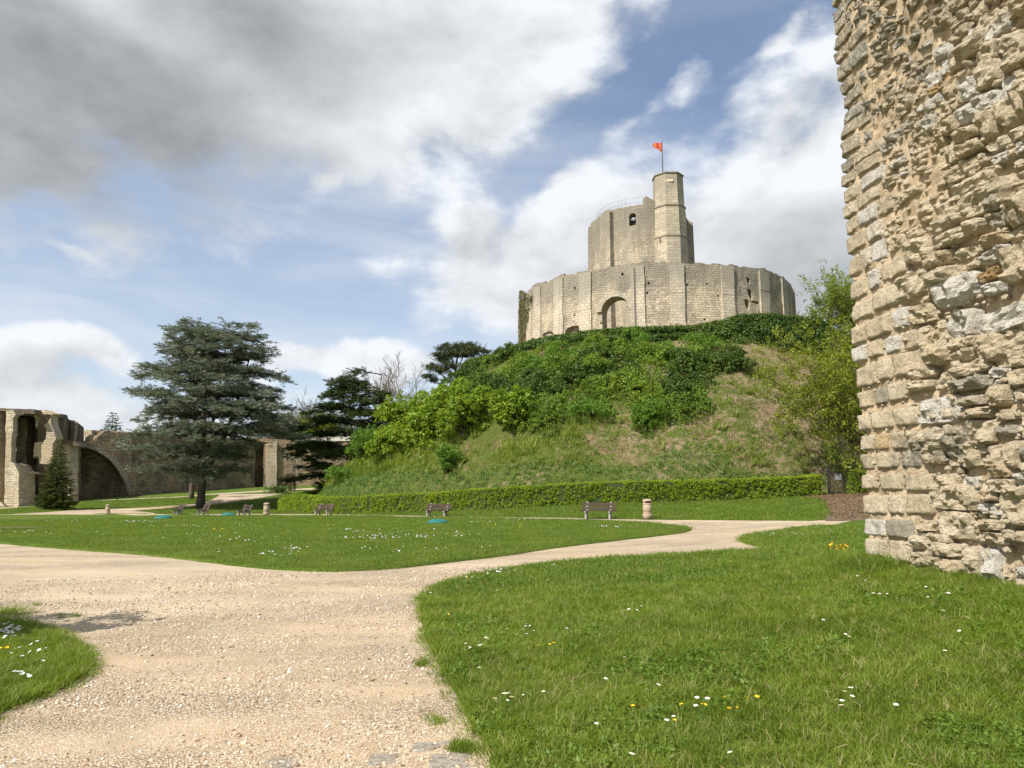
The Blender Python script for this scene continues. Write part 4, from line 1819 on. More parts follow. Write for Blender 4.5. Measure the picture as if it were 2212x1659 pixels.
L_dry = leafmat('dry grass', (0.32, 0.235, 0.135), (0.52, 0.42, 0.27), .3, .35)
L_rough = leafmat('rough green grass', (0.12, 0.19, 0.02), (0.31, 0.36, 0.065), .35, .35)
L_blue = leafmat('bluish nettle leaves', (0.07, 0.14, 0.028), (0.16, 0.245, 0.055), .25, .5)
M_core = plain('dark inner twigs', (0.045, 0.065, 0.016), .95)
M_bark = soil_material('grey brown bark', (0.050, 0.040, 0.032), (0.135, 0.112, 0.09), 9)
M_barkpale = soil_material('pale twig bark', (0.17, 0.135, 0.105), (0.29, 0.24, 0.19), 5)

t_hedge = [template('leaf_cluster', *leafclump(12, .13, .085, s, .8), L_hedge) for s in (1, 2)]
t_laurel = [template('leaf_cluster', *leafclump(14, .26, .17, s + 10, .8), L_laurel) for s in (1, 2)]
t_ivy = [template('leaf_cluster', *leafclump(16, .27, .14, s + 20, .7), L_ivy) for s in (1, 2)]
t_syc = [template('leaf_cluster', *leafclump(13, .28, .22, s + 30, .6, up=1.0), L_syc) for s in (1, 2)]
t_elder = [template('leaf_cluster', *leafclump(16, .22, .13, s + 40, .8), L_elder) for s in (1, 2)]
t_ochre = [template('leaf_cluster', *leafclump(14, .30, .15, s + 50, .8), L_ochre) for s in (1, 2)]
t_birch = [template('leaf_cluster', *leafclump(14, .30, .15, s + 60, .9), L_birch) for s in (1, 2)]
t_dry = [template('grass_tuft', *bladetuft(14, .34, .022, 4, s + 70, .8), L_dry) for s in (1, 2)]
t_rough = [template('grass_tuft', *bladetuft(16, .38, .026, 4, s + 80, .6), L_rough) for s in (1, 2)]
t_blue = [template('leaf_cluster', *leafclump(14, .22, .10, s + 90, .9), L_blue) for s in (1, 2)]
t_dryivy = [template('leaf_cluster', *leafclump(12, .2, .10, s + 95, .9), L_dryivy) for s in (1, 2)]

# clipped hedge round the foot of the mound
A_L = a_left - R(30)                                  # carries on behind the mound


def clipped_hedge(name, label, a0, a1, h0, h1, thick=0.9, height_fn=None, rfn=None, mat_t=None, dens=48, seed=0, wob=0.03):
    root = thing(name, label, 'hedge', (MC.x + rfn((a0 + a1) / 2) * math.cos((a0 + a1) / 2), MC.y + rfn((a0 + a1) / 2) * math.sin((a0 + a1) / 2), 0))
    O = root.location
    n = int(abs(a1 - a0) * 42 / .5) + 2
    vs, fs = [], []
    L = 0
    for i in range(n):
        a = a0 + (a1 - a0) * i / (n - 1)
        r_ = rfn(a)
        xo, yo = MC.x + (r_) * math.cos(a), MC.y + r_ * math.sin(a)
        xi, yi = MC.x + (r_ - thick) * math.cos(a), MC.y + (r_ - thick) * math.sin(a)
        zb = gz(xo, yo)
        tz = height_fn(a)
        k = .06
        ci, co_ = (r_ - thick + k), (r_ - k)
        for (rr_, z) in ((co_, zb - .1), (co_, zb + tz - k), (ci, zb + tz - k), (ci, zb - .1)):
            vs.append((MC.x + rr_ * math.cos(a) - O.x, MC.y + rr_ * math.sin(a) - O.y, z))
    for i in range(n - 1):
        for k in range(4):
            k2 = (k + 1) % 4
            fs.append((i * 4 + k, i * 4 + k2, (i + 1) * 4 + k2, (i + 1) * 4 + k))
    fs += [(0, 3, 2, 1), (4 * n - 4, 4 * n - 3, 4 * n - 2, 4 * n - 1)]
    obj('branches', vs, fs, M_core, root)
    length = abs(a1 - a0) * 42
    # leaves over front, top and both ends
    m = int(length * (height_fn(a0) + thick * 1.0) * dens)
    A = rng.uniform(a0, a1, m)
    Rr = np.array([rfn(a) for a in A])
    front = rng.random(m) < .62
    t = rng.random(m)
    rr_ = np.where(front, Rr + rng.normal(0, .035, m), Rr - thick * t)
    X, Y = MC.x + rr_ * np.cos(A), MC.y + rr_ * np.sin(A)
    zb = terrain(MC.x + Rr * np.cos(A), MC.y + Rr * np.sin(A))
    H = np.array([height_fn(a) for a in A])
    Z = np.where(front, zb + H * t ** .9, zb + H + rng.normal(0, .03, m))
    P = np.stack([X, Y, Z], 1)
    e = int(thick * height_fn(a0) * dens * 1.3)
    for ae in (a0, a1):
        re_ = rfn(ae) - thick * rng.random(e)
        te = rng.random(e)
        Xe, Ye = MC.x + re_ * math.cos(ae), MC.y + re_ * math.sin(ae)
        P = np.concatenate([P, np.stack([Xe, Ye, terrain(Xe, Ye) + te * height_fn(ae)], 1)])
    bulge = np.array([mnoise.noise(Vector((p[0] * .8, p[1] * .8, p[2] * .9))) for p in P]) * wob * 4.5
    P[:, 2] += np.array([mnoise.noise(Vector((p[0] * .5, p[1] * .5, 3.3))) for p in P]) * .05
    dirv = P[:, :2] - np.array([MC.x, MC.y])
    dirv /= np.linalg.norm(dirv, axis=1)[:, None]
    P[:, :2] += dirv * bulge[:, None]
    P = P[np.array([mnoise.noise(Vector((p[0] * 1.3, p[1] * 1.3, p[2] * 1.3 + 7))) for p in P]) > -.46]
    P -= np.array([O.x, O.y, 0])
    foliage('leaves', mat_t, P, rrot(len(P), .5), rng.uniform(.8, 1.15, len(P)), parent=root)
    return root


gate_fn = lambda a: 1.36 + .05 * math.sin(a * 9)
clipped_hedge('clipped_hedge', 'long bright green clipped hedge curving round the foot of the mound', A_L, a_gate - R(.8), 1.3, 1.4, .95, gate_fn, hedge_r, t_hedge, 60)
a_g2 = a_gate + R(2.6)
clipped_hedge('clipped_hedge', 'short end of clipped hedge to the right of the iron gate', a_g2, a_g2 + R(14), 1.5, 1.5, .95, lambda a: 1.55, lambda a: RHg, t_hedge, 46)

# unclipped laurel hedge on the rim
prof = [(1000, 794), (1015, 779), (1060, 769), (1100, 759), (1150, 744), (1225, 738), (1237, 745), (1250, 733), (1300, 727), (1360, 722), (1430, 713), (1500, 705), (1560, 693), (1588, 683), (1640, 681), (1700, 685), (1760, 693), (1785, 712), (1830, 722)]
rim = thing('laurel_hedge', 'dark unclipped laurel hedge along the rim of the mound below the ring wall', 'hedge', (MC.x, MC.y, ZT))
P, Sx = [], []
core = MB()
cs = []
for i in range(len(prof) - 1):
    (x0, y0), (x1, y1) = prof[i], prof[i + 1]
    nst = max(1, int((x1 - x0) / 5))
    for k in range(nst):
        px = x0 + (x1 - x0) * k / nst
        py = y0 + (y1 - y0) * k / nst
        rr_ = 19.4 + 3.0 * max(0, (1130 - px) / 130)
        if px > 1500:
            rr_ = 19.4 + 2.2 * min(1, (px - 1500) / 250)
        try:
            a, d = circ(px, py, rr_)
        except Exception:
            continue
        z = EYE + d * math.tan(R(azel(px, py)[1]))
        x, y = MC.x + rr_ * math.cos(a), MC.y + rr_ * math.sin(a)
        zb = float(motte_z(x, y))
        top = z - .12
        cs.append((a, rr_, zb, top))
for q, (a, rr_, zb, top) in enumerate(cs):
    h = max(.8, top - zb)
    w = 1.35
    for e in range(int(56 * h)):
        t = rng.uniform(-.75, 1)
        ph = rng.uniform(-1, 1)
        prof_w = w * math.sqrt(max(0, 1 - max(0, t) ** 4 * .7)) * (.85 + .3 * mnoise.noise(Vector((a * 16, t * 2, 0))))
        ro = rr_ + prof_w * (1 if rng.random() < .7 else rng.uniform(-1, 1))
        ah = a + rng.uniform(-.008, .008)
        top2 = 1 + .07 * mnoise.noise(Vector((a * 30, 1, 0)))
        zz = zb + h * t * top2
        if rng.random() < .3:
            ro = rr_ + rng.uniform(-.8, .8)
            zz = zb + h * top2 * rng.uniform(.93, 1.0)
        P.append((ro * math.cos(ah), ro * math.sin(ah), zz - ZT))
    if q:
        a2, r2, zb2, top_2 = cs[q - 1]
        M0 = []
        for (aa_, ra_, za_, ta_2) in ((a2, r2, zb2, top_2), (a, rr_, zb, top)):
            M0 += [((ra_ - .7) * math.cos(aa_), (ra_ - .7) * math.sin(aa_), za_ - .5 - ZT), ((ra_ + .7) * math.cos(aa_), (ra_ + .7) * math.sin(aa_), za_ - .5 - ZT),
                   ((ra_ + .6) * math.cos(aa_), (ra_ + .6) * math.sin(aa_), max(za_ + .2, ta_2 - .35) - ZT), ((ra_ - .6) * math.cos(aa_), (ra_ - .6) * math.sin(aa_), max(za_ + .2, ta_2 - .35) - ZT)]
        core.add(M0, [(0, 1, 5, 4), (1, 2, 6, 5), (2, 3, 7, 6), (3, 0, 4, 7)])
core.build('branches', M_core, rim)
foliage('leaves', t_laurel, P, rrot(len(P), .6), rng.uniform(.7, 1.25, len(P)), parent=rim)
del P

# --- cover of the slope
def slope_points(n):
    out = []
    th_ = rng.uniform(view_m - R(118), view_m + R(118), n)
    r_ = np.sqrt(rng.uniform(RT ** 2, (RB + 2.2) ** 2, n))
    X, Y = MC.x + r_ * np.cos(th_), MC.y + r_ * np.sin(th_)
    ok = r_ < hedge_r(np.arctan2(Y - MC.y, X - MC.x)) - 1.0
    X, Y, r_ = X[ok], Y[ok], r_[ok]
    return X, Y, motte_z(X, Y), r_


view_m = math.atan2(-MC.y, -MC.x)


def project(X, Y, Z):
    c, s = math.cos(PITCH), math.sin(PITCH)
    zc = Y * c + (Z - EYE) * s
    yc = -Y * s + (Z - EYE) * c
    return CX + FPX * X / zc, CY - FPX * yc / zc


def in_px(poly, X, Y, Z):
    px, py = project(X, Y, Z)
    return inside(poly, px, py)


R_thicket = [(925, 850), (960, 805), (1010, 798), (1120, 775), (1230, 762), (1330, 752), (1440, 742), (1530, 745), (1560, 770), (1530, 820), (1520, 870), (1480, 925),
             (1410, 912), (1380, 880), (1340, 850), (1320, 890), (1270, 900), (1220, 885), (1190, 925), (1150, 930), (1080, 900), (1010, 880), (940, 885)]
R_low = [(1385, 1050), (1400, 1000), (1450, 975), (1520, 962), (1570, 985), (1590, 1020), (1600, 1050)]
R_foot = [(640, 1075), (720, 1035), (860, 1022), (1000, 1022), (1150, 1003), (1260, 1005), (1380, 1010), (1600, 1025), (1790, 1030), (1790, 1060), (1200, 1070)]
R_left = [(690, 1060), (740, 990), (790, 930), (850, 880), (905, 850), (1010, 860), (1070, 920), (1060, 940), (960, 960), (900, 985), (860, 1010), (780, 1030)]
NS = 56000
X, Y, Z, r_ = slope_points(NS)
NS = len(X)
nz1 = np.array([mnoise.fractal(Vector((a * .16, c * .16, e * .2)), .8, 2, 4) for a, c, e in zip(X, Y, Z)])
thick = in_px(R_thicket, X, Y, Z)
foot = in_px(R_foot, X, Y, Z) | in_px(R_low, X, Y, Z)
left = in_px(R_left, X, Y, Z)
pxs, pys = project(X, Y, Z)
dryness = nz1 + (pxs - 1100) / 1300 + .10
dryness[left] -= .35
kind_ = np.where(dryness > .08, 1, 0)
P3 = np.stack([X, Y, Z - .03], 1)
sel = (kind_ == 1) & ~thick & ~foot & (rng.random(NS) < .55)
o = scatter('dry_grass', t_dry, P3[sel], rrot(sel.sum(), .35), rng.uniform(.5, 1.3, sel.sum()), kind='stuff')
tag(o, 'straw coloured dead grass on the bare slope of the mound')
sel = (kind_ == 0) & ~thick & ~foot
o = scatter('rough_grass', t_rough, P3[sel], rrot(sel.sum(), .3), rng.uniform(.6, 1.7, sel.sum()), kind='stuff')
tag(o, 'tufted green grass on the slope of the mound')
# low green plants in patches over the dry part
g2 = np.array([mnoise.fractal(Vector((a * .35 + 9, c * .35, e * .3)), .8, 2, 4) for a, c, e in zip(X, Y, Z)])
sel = (g2 > .06) & ~thick & ~foot & (kind_ == 1) & (rng.random(NS) < .5)
o = foliage('ground_ivy', t_ivy, P3[sel], rrot(sel.sum(), .5), rng.uniform(.3, .7, sel.sum()), kind='stuff')
tag(o, 'low ivy patches creeping over the dry slope')
sel = foot & (rng.random(NS) < 1)
Pf = P3[sel].copy()
Pf[:, 2] += rng.uniform(0, .35, len(Pf))
o = foliage('nettle_bed', t_blue, Pf, rrot(len(Pf), .5), rng.uniform(.7, 1.3, len(Pf)), kind='stuff')
tag(o, 'dense bluish green nettles behind the clipped hedge')

t_tall = [template('tall_weed', *bladetuft(18, 1.1, .06, 7, s + 170, .5, 3, .07), L_rough) for s in (1, 2)]
t_talld = [template('dry_stalks', *bladetuft(9, 1.0, .03, 7, s + 175, .5, 3, .07), L_dry) for s in (1, 2)]
sel = (left & (rng.random(NS) < .30)) | (~thick & ~foot & (g2 > .0) & (rng.random(NS) < .09))
o = scatter('tall_weeds', t_tall, P3[sel], rrot(sel.sum(), .3), rng.uniform(.4, 1.1, sel.sum()), kind='stuff')
tag(o, 'tall fresh green weeds on the open slope of the mound')
sel = ~thick & ~foot & (g2 < -.12) & (rng.random(NS) < .14)
o = scatter('dry_stalks', t_talld, P3[sel], rrot(sel.sum(), .35), rng.uniform(.4, 1.0, sel.sum()), kind='stuff')
tag(o, 'dead pale stalks standing on the slope of the mound')
# thicket: leaf clusters over many low humps
mounds = []
tries = 0
bx = [p[0] for p in R_thicket]
by = [p[1] for p in R_thicket]
while len(mounds) < 200 and tries < 5000:
    tries += 1
    px, py = random.uniform(min(bx), max(bx)), random.uniform(min(by), max(by))
    if not inside(R_thicket, np.array([px]), np.array([py]))[0]:
        continue
    h = hitm(px, py)
    if h is None:
        continue
    mounds.append((h, random.uniform(.6, 1.6), random.uniform(.25, 1.9)))
for (px, py, rr_, hh) in [(1400, 930, 1.3, .9), (1440, 900, 1.5, 1), (1500, 880, 1.2, .8), (1230, 905, 1.2, .7), (1280, 890, 1.3, .8), (1130, 800, 1.5, 1), (1190, 945, .8, .5)]:
    mounds.append((hitm(px, py), rr_, hh))


def cover(mlist, dens, hem=True):
    P = []
    for (c, rr_, hh) in mlist:
        k = int(dens * rr_ * rr_ * (1 + hh))
        a = rng.uniform(0, 2 * math.pi, k)
        q = np.sqrt(rng.random(k))
        x, y = c.x + rr_ * q * np.cos(a), c.y + rr_ * q * np.sin(a)
        z = motte_z(x, y) + hh * np.sqrt(np.clip(1 - q ** 2.2, 0, 1)) + rng.normal(0, .05, k)
        P.append(np.stack([x, y, z], 1))
    return np.concatenate(P)


def mkind(c):
    v = mnoise.noise(Vector((c.x * .16, c.y * .16, c.z * .22)))
    return 0 if v < -.10 else (1 if v < .22 else 2)


for kk, (tm, nm, lb_) in enumerate(((t_laurel, 'dark_thicket', 'dark evergreen thicket in patches on the upper slope of the mound'),
                                    (t_ivy, 'ivy_thicket', 'ivy and bramble thicket covering the upper slope of the mound'),
                                    (t_elder, 'fresh_scrub', 'bright green fresh scrub in patches on the upper slope of the mound'))):
    P = cover([m_ for m_ in mounds if mkind(m_[0]) == kk], 26)
    nn_ = np.array([mnoise.noise(Vector(p) * 1.3) for p in P])
    P = P[nn_ > -.28]
    o = foliage(nm, tm, P, rrot(len(P), .6), rng.uniform(.5, 1.3, len(P)), kind='stuff')
    tag(o, lb_)


lm = []
for k in range(70):
    px, py = random.uniform(690, 1060), random.uniform(860, 1055)
    if inside(R_left, np.array([px]), np.array([py]))[0]:
        h = hitm(px, py)
        if h is not None:
            lm.append((h, random.uniform(.4, 1.1), random.uniform(.2, .8)))
P = cover(lm, 24)
o = foliage('low_scrub', t_elder, P, rrot(len(P), .6), rng.uniform(.4, .95, len(P)), kind='stuff')
tag(o, 'low mixed green scrub on the left flank of the mound')
rm_ = []
for (x0, x1, y0, y1, n_) in ((1150, 1700, 930, 1010, 34), (1600, 1700, 760, 930, 8)):
    for k in range(n_):
        h = hitm(random.uniform(x0, x1), random.uniform(y0, y1))
        if h is not None:
            rm_.append((h, random.uniform(.3, .9), random.uniform(.12, .5)))
P = cover(rm_, 20)
P = P[rng.random(len(P)) < .7]
o = foliage('bramble_patches', t_ivy, P, rrot(len(P), .6), rng.uniform(.4, .8, len(P)), kind='stuff')
tag(o, 'small bramble patches on the dry part of the slope')


R_syc = [(800, 905), (870, 850), (930, 872), (1030, 862), (1038, 930), (960, 955), (850, 995), (770, 1015), (765, 975)]
lm = []
for k in range(90):
    px, py = random.uniform(765, 1038), random.uniform(850, 1015)
    if inside(R_syc, np.array([px]), np.array([py]))[0]:
        h = hitm(px, py)
        if h is not None:
            lm.append((h, random.uniform(.5, 1.5), random.uniform(.5, 2.6)))
P = cover(lm, 15)
nn_ = np.array([mnoise.noise(Vector(p) * 1.1) for p in P])
P = P[nn_ > -.22]
o = foliage('sycamore_scrub', t_syc, P, rrot(len(P), .5), rng.uniform(.6, 1.2, len(P)), kind='stuff')
tag(o, 'bright young sycamore scrub filling the left shoulder of the mound')


# --- individual bushes
def bush(label, px, py, w, h, tmpl, dens=60, name='leafy_bush', group=None, depth=None, gaps=.25, wsc=1.0):
    """a bush: a few stems and a lumpy crown of leaf clusters"""
    c = hitm(px, py) if depth is None else None
    if c is None:
        c = hit(px, py) if depth is None else at(px, py, depth)
        if depth is not None:
            c.z = gz(c.x, c.y)
    root = thing(name, label, 'bush', c - Vector((0, 0, .1)), group=group)
    mb = MB()
    lobes = []
    NL = 11
    for k in range(NL):
        a = k * 2.4 + px
        q = random.uniform(.25, .75) * math.sqrt((k + .5) / 7) * 1.2
        lobes.append(Vector((math.cos(a) * q * w / 2, math.sin(a) * q * w / 2, h * (.22 + .56 * random.random() * (1 - q * .5)))))
    for L_ in lobes:
        mb.tube([(L_.x * .08, L_.y * .08, 0), (L_.x * .5, L_.y * .5, L_.z * .55), tuple(L_)], [.06, .04, .015], 5)
    mb.build('stems', M_bark, root)
    P = []
    for L_ in lobes:
        q_ = random.uniform(.55, 1.25)
        r0 = Vector((w * .24 * q_, w * .24 * q_, h * .22 * q_))
        k = int(dens * w * h / NL * 1.3 * q_)
        g = rng.normal(0, 1, (k, 3))
        g /= np.linalg.norm(g, axis=1)[:, None]
        g *= rng.uniform(.55, 1.12, k)[:, None] ** .5
        nn = np.array([mnoise.noise(Vector((p[0] * 1.8 + px, p[1] * 1.8, p[2] * 1.8 + L_.x))) for p in g])
        g *= (1 + .55 * nn)[:, None] * rng.uniform(.8, 1.15)
        keep_ = nn > -gaps
        g = g[keep_]
        P.append(g * np.array([r0.x, r0.y, r0.z]) + np.array(L_))
    P = np.concatenate(P)
    P[:, 2] = np.maximum(P[:, 2], .12)
    foliage('leaves', tmpl, P, rrot(len(P), .4), rng.uniform(.75, 1.2, len(P)) * wsc, parent=root)
    return root


GB = 'bushes on the slope of the mound'
bush('round bright sycamore bush standing alone in the middle of the slope', 1110, 922, 3.6, 4.3, t_syc, 44, group=GB)
bush('bright sycamore bush at the lower edge of the thicket, closest to the lone one', 1000, 945, 3.6, 4.0, t_syc, 40, group=GB)
bush('tall bright sycamore bush between two others on the left slope', 950, 940, 3.4, 5.0, t_syc, 40, group=GB)
bush('highest yellow green bush on the left shoulder of the mound', 895, 882, 3.8, 3.0, t_syc, 40, group=GB)
bush('broad yellow green bush below the left shoulder of the mound', 868, 935, 4.6, 4.2, t_syc, 38, group=GB)
bush('yellow green bush lowest on the left skyline beside the dark cedar', 820, 955, 4.6, 4.0, t_syc, 38, group=GB)
bush('loose light green bush at the left foot of the mound under the cedar', 788, 1000, 3.8, 4.4, t_elder, 50, group=GB)
bush('yellow green bush between the lowest skyline bush and the broad one', 845, 985, 3.8, 3.6, t_syc, 36, group=GB)
bush('yellow green bush with bare stems below the tall one', 905, 965, 3.8, 4.0, t_syc, 36, group=GB)
bush('low loose green scrub at the very foot of the left slope', 745, 1035, 4.0, 1.8, t_elder, 50, group=GB)
bush('small dark green elder bush alone low on the slope', 965, 1022, 2.2, 2.9, t_elder, 60, group=GB)
bush('square dark bush at the right end of the thicket above bare soil', 1580, 812, 3.2, 2.9, t_laurel, 46, group=GB)
bush('flat topped ivy bush on stilts under the rim hedge', 1283, 812, 3.4, 2.2, t_ivy, 50, group=GB)
bush('spreading low green bush at the centre of the bare slope', 1275, 905, 3.2, 1.8, t_elder, 50, group=GB)
bush('bright young leaves sprouting from the rim hedge below the breach', 1600, 722, 3.0, 2.4, t_syc, 40, group=GB)
bush('upright green bush in the dip of the thicket', 1400, 925, 2.6, 3.0, t_elder, 55, group=GB)

# creeper on the left end of the ring wall
P = []
for k in range(1500):
    px = 1123 + 30 * random.random() ** 1.5
    py = random.uniform(628, 744) + (px - 1123) * .35
    if px > 1150 - (py - 640) * .17:
        continue
    try:
        a, d = circ(px, py, RC + .08)
    except Exception:
        continue
    z = EYE + d * math.tan(R(azel(px, py)[1]))
    P.append(((RC + .1) * math.cos(a), (RC + .1) * math.sin(a), z - 17))
for k in range(500):          # and round the corner
    a = circ(1125, 690, RC)[0] - random.uniform(0, .5)
    P.append(((RC + .1) * math.cos(a), (RC + .1) * math.sin(a), random.uniform(0, 6.8)))
cr = thing('wall_creeper', 'half withered creeper hanging on the left end of the ring wall', 'climbing plant', (MC.x, MC.y, 17))
foliage('leaves', t_dryivy, P, rrot(len(P), .6), rng.uniform(.6, 1.1, len(P)), parent=cr)

# ================================================================== TREES
class Tree:
    def __init__(self, seed):
        self.r = random.Random(seed)
        self.mb = MB()
        self.tips = []           # position, direction

    def branch(self, p, d, length, rad_, level, maxl, up=.1, spread=.6, nchild=3, wig=.15, seg=5, minr=.006, drop=0.0):
        pts, rr_ = [Vector(p)], [rad_]
        d = Vector(d).normalized()
        for k in range(seg):
            d = (d + Vector((self.r.gauss(0, wig), self.r.gauss(0, wig), self.r.gauss(0, wig) + up - drop * k))).normalized()
            pts.append(pts[-1] + d * length / seg)
            rr_.append(max(minr, rad_ * (1 - .72 * (k + 1) / seg)))
        self.mb.tube(pts, rr_, 6 if level < 2 else (4 if level < 3 else 3), cap=False)
        if level >= maxl:
            for q in pts[2:]:
                self.tips.append((q, d))
            return
        for c in range(nchild):
            t = self.r.uniform(.35, 1.0) if c else 1.0
            i = min(seg, max(1, int(t * seg)))
            q = pts[i]
            ax = d.cross(Vector((self.r.gauss(0, 1), self.r.gauss(0, 1), self.r.gauss(0, 1)))).normalized()
            nd = (d * math.cos(spread * self.r.uniform(.5, 1.2)) + ax * math.sin(spread * self.r.uniform(.5, 1.2)))
            self.branch(q, nd, length * self.r.uniform(.55, .8), rr_[i] * .75, level + 1, maxl, up, spread, nchild, wig, max(3, seg - 1), minr, drop)


def spray(n, length, seed, droop=.15, w=.5, needle=.10, nw=.012, up=.35):
    """a flat conifer spray: twigs fanned in a plane, each set with short needles"""
    g = np.random.default_rng(seed)
    V, F = [], []

    def needle_(p, d, s):
        nonlocal V, F
        a = np.cross(d, g.normal(0, 1, 3))
        a /= np.linalg.norm(a) + 1e-9
        o = len(V)
        V += [p - a * nw * s, p + a * nw * s, p + d * needle * s]
        F.append((o, o + 1, o + 2))
    for k in range(n):
        t = g.random()
        side = g.choice([-1, 1])
        ang = side * g.uniform(.25, .9)
        base = np.array([length * t * .75, 0, 0])
        ln = length * (1 - t) * w + .08
        u = g.random()
        p = base + np.array([math.cos(ang), math.sin(ang), 0]) * ln * u
        p[2] = -droop * (p[0] / length) ** 2 * length + g.normal(0, .012)
        d = np.array([math.cos(ang * .8), math.sin(ang * .8), 0]) + g.normal(0, .38, 3) + np.array([0, 0, up])
        d /= np.linalg.norm(d)
        needle_(p, d, g.uniform(.8, 1.4))
    return np.array(V), F


def make_cedar(name, label, base, H, prof_l, prof_r, mat_leaf, tmpl, nprim, seed, zmin, trunk_r, droop=.16, leaders=((0, 0, 1.0),), fork=None, low=None, gapf=0.0, dens=1.0):
    """layered cedar: tiers of near level limbs whose reach follows a profile (height fraction, reach) on either side"""
    rr_ = random.Random(seed)
    root = thing(name, label, 'tree', base)
    tb = MB()
    if fork:
        tb.tube([(0, 0, -.3), (0, 0, fork * .3), (0.05, 0, fork * .75), (0.1, 0, fork * 1.1)], [trunk_r * 1.35, trunk_r * 1.05, trunk_r, trunk_r * .95], 12)
    stems = []
    for (lx, ly, hf) in leaders:
        z0 = fork * .9 if fork else 0
        pts = []
        for k in range(9):
            t = k / 8
            pts.append(Vector((lx * t ** .7 + .1 * math.sin(t * 7 + lx), ly * t ** .7, z0 + (H * hf - z0) * t)))
        tb.tube(pts, [max(.03, trunk_r * (.62 if fork else 1.0) * (1 - .95 * k / 8)) for k in range(9)], 8)
        stems.append(pts)
    tb.build('trunk', M_bark, root, True)
    lb = MB()
    P, D, U = [], [], []

    def reach(zf, az):
        c = math.cos(az)          # +1 right in the picture
        L_ = np.interp(zf, [p[0] for p in prof_l], [p[1] for p in prof_l])
        R_ = np.interp(zf, [p[0] for p in prof_r], [p[1] for p in prof_r])
        w = (c + 1) / 2
        return L_ * (1 - w) + R_ * w
    for i in range(nprim):
        zf = (zmin + (H * .97 - zmin) * ((i + .5) / nprim) ** 0.92) / H
        st = stems[rr_.randrange(len(stems))]
        z = zf * H
        # start on the stem at that height or below
        cand = min(st, key=lambda q: abs(q.z - (z - .3)))
        az = i * 2.399 + rr_.uniform(-.4, .4)
        Lr = reach(zf, az) * rr_.uniform(.72, 1.08)
        end = Vector((math.cos(az) * Lr, math.sin(az) * Lr * .92, z + rr_.uniform(-.3, .5) + .02 * Lr))
        start = cand.copy()
        hv = end - start
        ln = hv.length
        if ln < .5:
            continue
        rise = rr_.uniform(.02, .10) * ln
        pts = []
        ns = 8
        for k in range(ns + 1):
            t = k / ns
            p = start.lerp(end, t)
            p.z += rise * math.sin(math.pi * min(1, t * 1.1)) - droop * ln * t * t * .5 + .05 * ln * t
            p.x += rr_.gauss(0, .05)
            p.y += rr_.gauss(0, .05)
            pts.append(p)
        r0 = .03 + .012 * ln
        lb.tube(pts, [max(.012, r0 * (1 - .85 * k / ns)) for k in range(ns + 1)], 5, cap=False)
        # side branches in a flat fan, sprays along them
        nsb = int(4 + ln * 2.2)
        for s_ in range(nsb):
            t = rr_.uniform(.22, 1.0)
            k = min(ns - 1, int(t * ns))
            p = pts[k].lerp(pts[k + 1], t * ns - k)
            dd = (pts[k + 1] - pts[k]).normalized()
            side = Vector((-dd.y, dd.x, 0)).normalized() * (1 if s_ % 2 else -1)
            sl = (1.25 - t) * ln * .42 * rr_.uniform(.5, 1.1) + .35
            sd = (dd * rr_.uniform(.5, 1.0) + side * rr_.uniform(.5, 1.0)).normalized()
            q_end = p + sd * sl + Vector((0, 0, rr_.uniform(-.12, .10) * sl))
            lb.tube([p, p.lerp(q_end, .5) + Vector((0, 0, .04)), q_end], [.03, .02, .008], 3, cap=False)
            m = max(3, int(sl * 4.9 * dens))
            for e in range(m):
                tt = (e + rr_.random()) / m
                w = p.lerp(q_end, tt)
                ang = math.atan2(sd.y, sd.x) + rr_.uniform(-.8, .8)
                P.append((w.x + rr_.gauss(0, .12), w.y + rr_.gauss(0, .12), w.z + rr_.gauss(0, .17)))
                D.append((rr_.gauss(0, .25), rr_.gauss(-.12, .22), ang))
                U.append(rr_.uniform(.75, 1.25))
    lb.build('branches', M_bark, root, True)
    foliage('crown', tmpl, P, D, U, parent=root)
    return root, len(P)


t_cedar = [template('needle_spray', *spray(34, .85, s + 100, .2, .55, .19, .020), L_cedar) for s in (1, 2, 3)]
t_cedar2 = [template('needle_spray', *spray(34, .95, s + 110, .2, .6, .20, .024), L_cedar2) for s in (1, 2)]
cb = hit(433, 1097)
zs = cb.y / FPX                                        # metres per photograph pixel at the tree
HC = (1100 - 684) * zs * 0.985


def hf(y):
    return (1098 - y) / (1098 - 684)


c_l = [(hf(1056), 1), (hf(1042), 130 * zs), (hf(1010), 140 * zs), (hf(985), 150 * zs), (hf(955), 168 * zs), (hf(930), 150 * zs), (hf(900), 150 * zs), (hf(860), 162 * zs), (hf(820), 150 * zs), (hf(790), 135 * zs), (hf(765), 118 * zs), (hf(735), 112 * zs), (hf(705), 75 * zs), (1.0, 25 * zs)]
c_r = [(hf(1050), .5), (hf(1030), 70 * zs), (hf(1000), 90 * zs), (hf(975), 120 * zs), (hf(955), 170 * zs), (hf(943), 208 * zs), (hf(920), 195 * zs), (hf(880), 190 * zs), (hf(850), 178 * zs), (hf(800), 150 * zs), (hf(760), 130 * zs), (hf(725), 128 * zs), (hf(700), 110 * zs), (1.0, 60 * zs)]
_, n1_ = make_cedar('blue_cedar', 'large blue grey cedar with layered limbs standing on the lawn left of the mound', cb, HC, c_l, c_r, L_cedar, t_cedar, 112, 5, hf(1044) * HC, 8.0 * zs,
                    leaders=((-.6, .3, .98), (2.2, -.4, .99), (5.6, .6, .985), (-2.8, .9, .95)), fork=hf(1022) * HC)

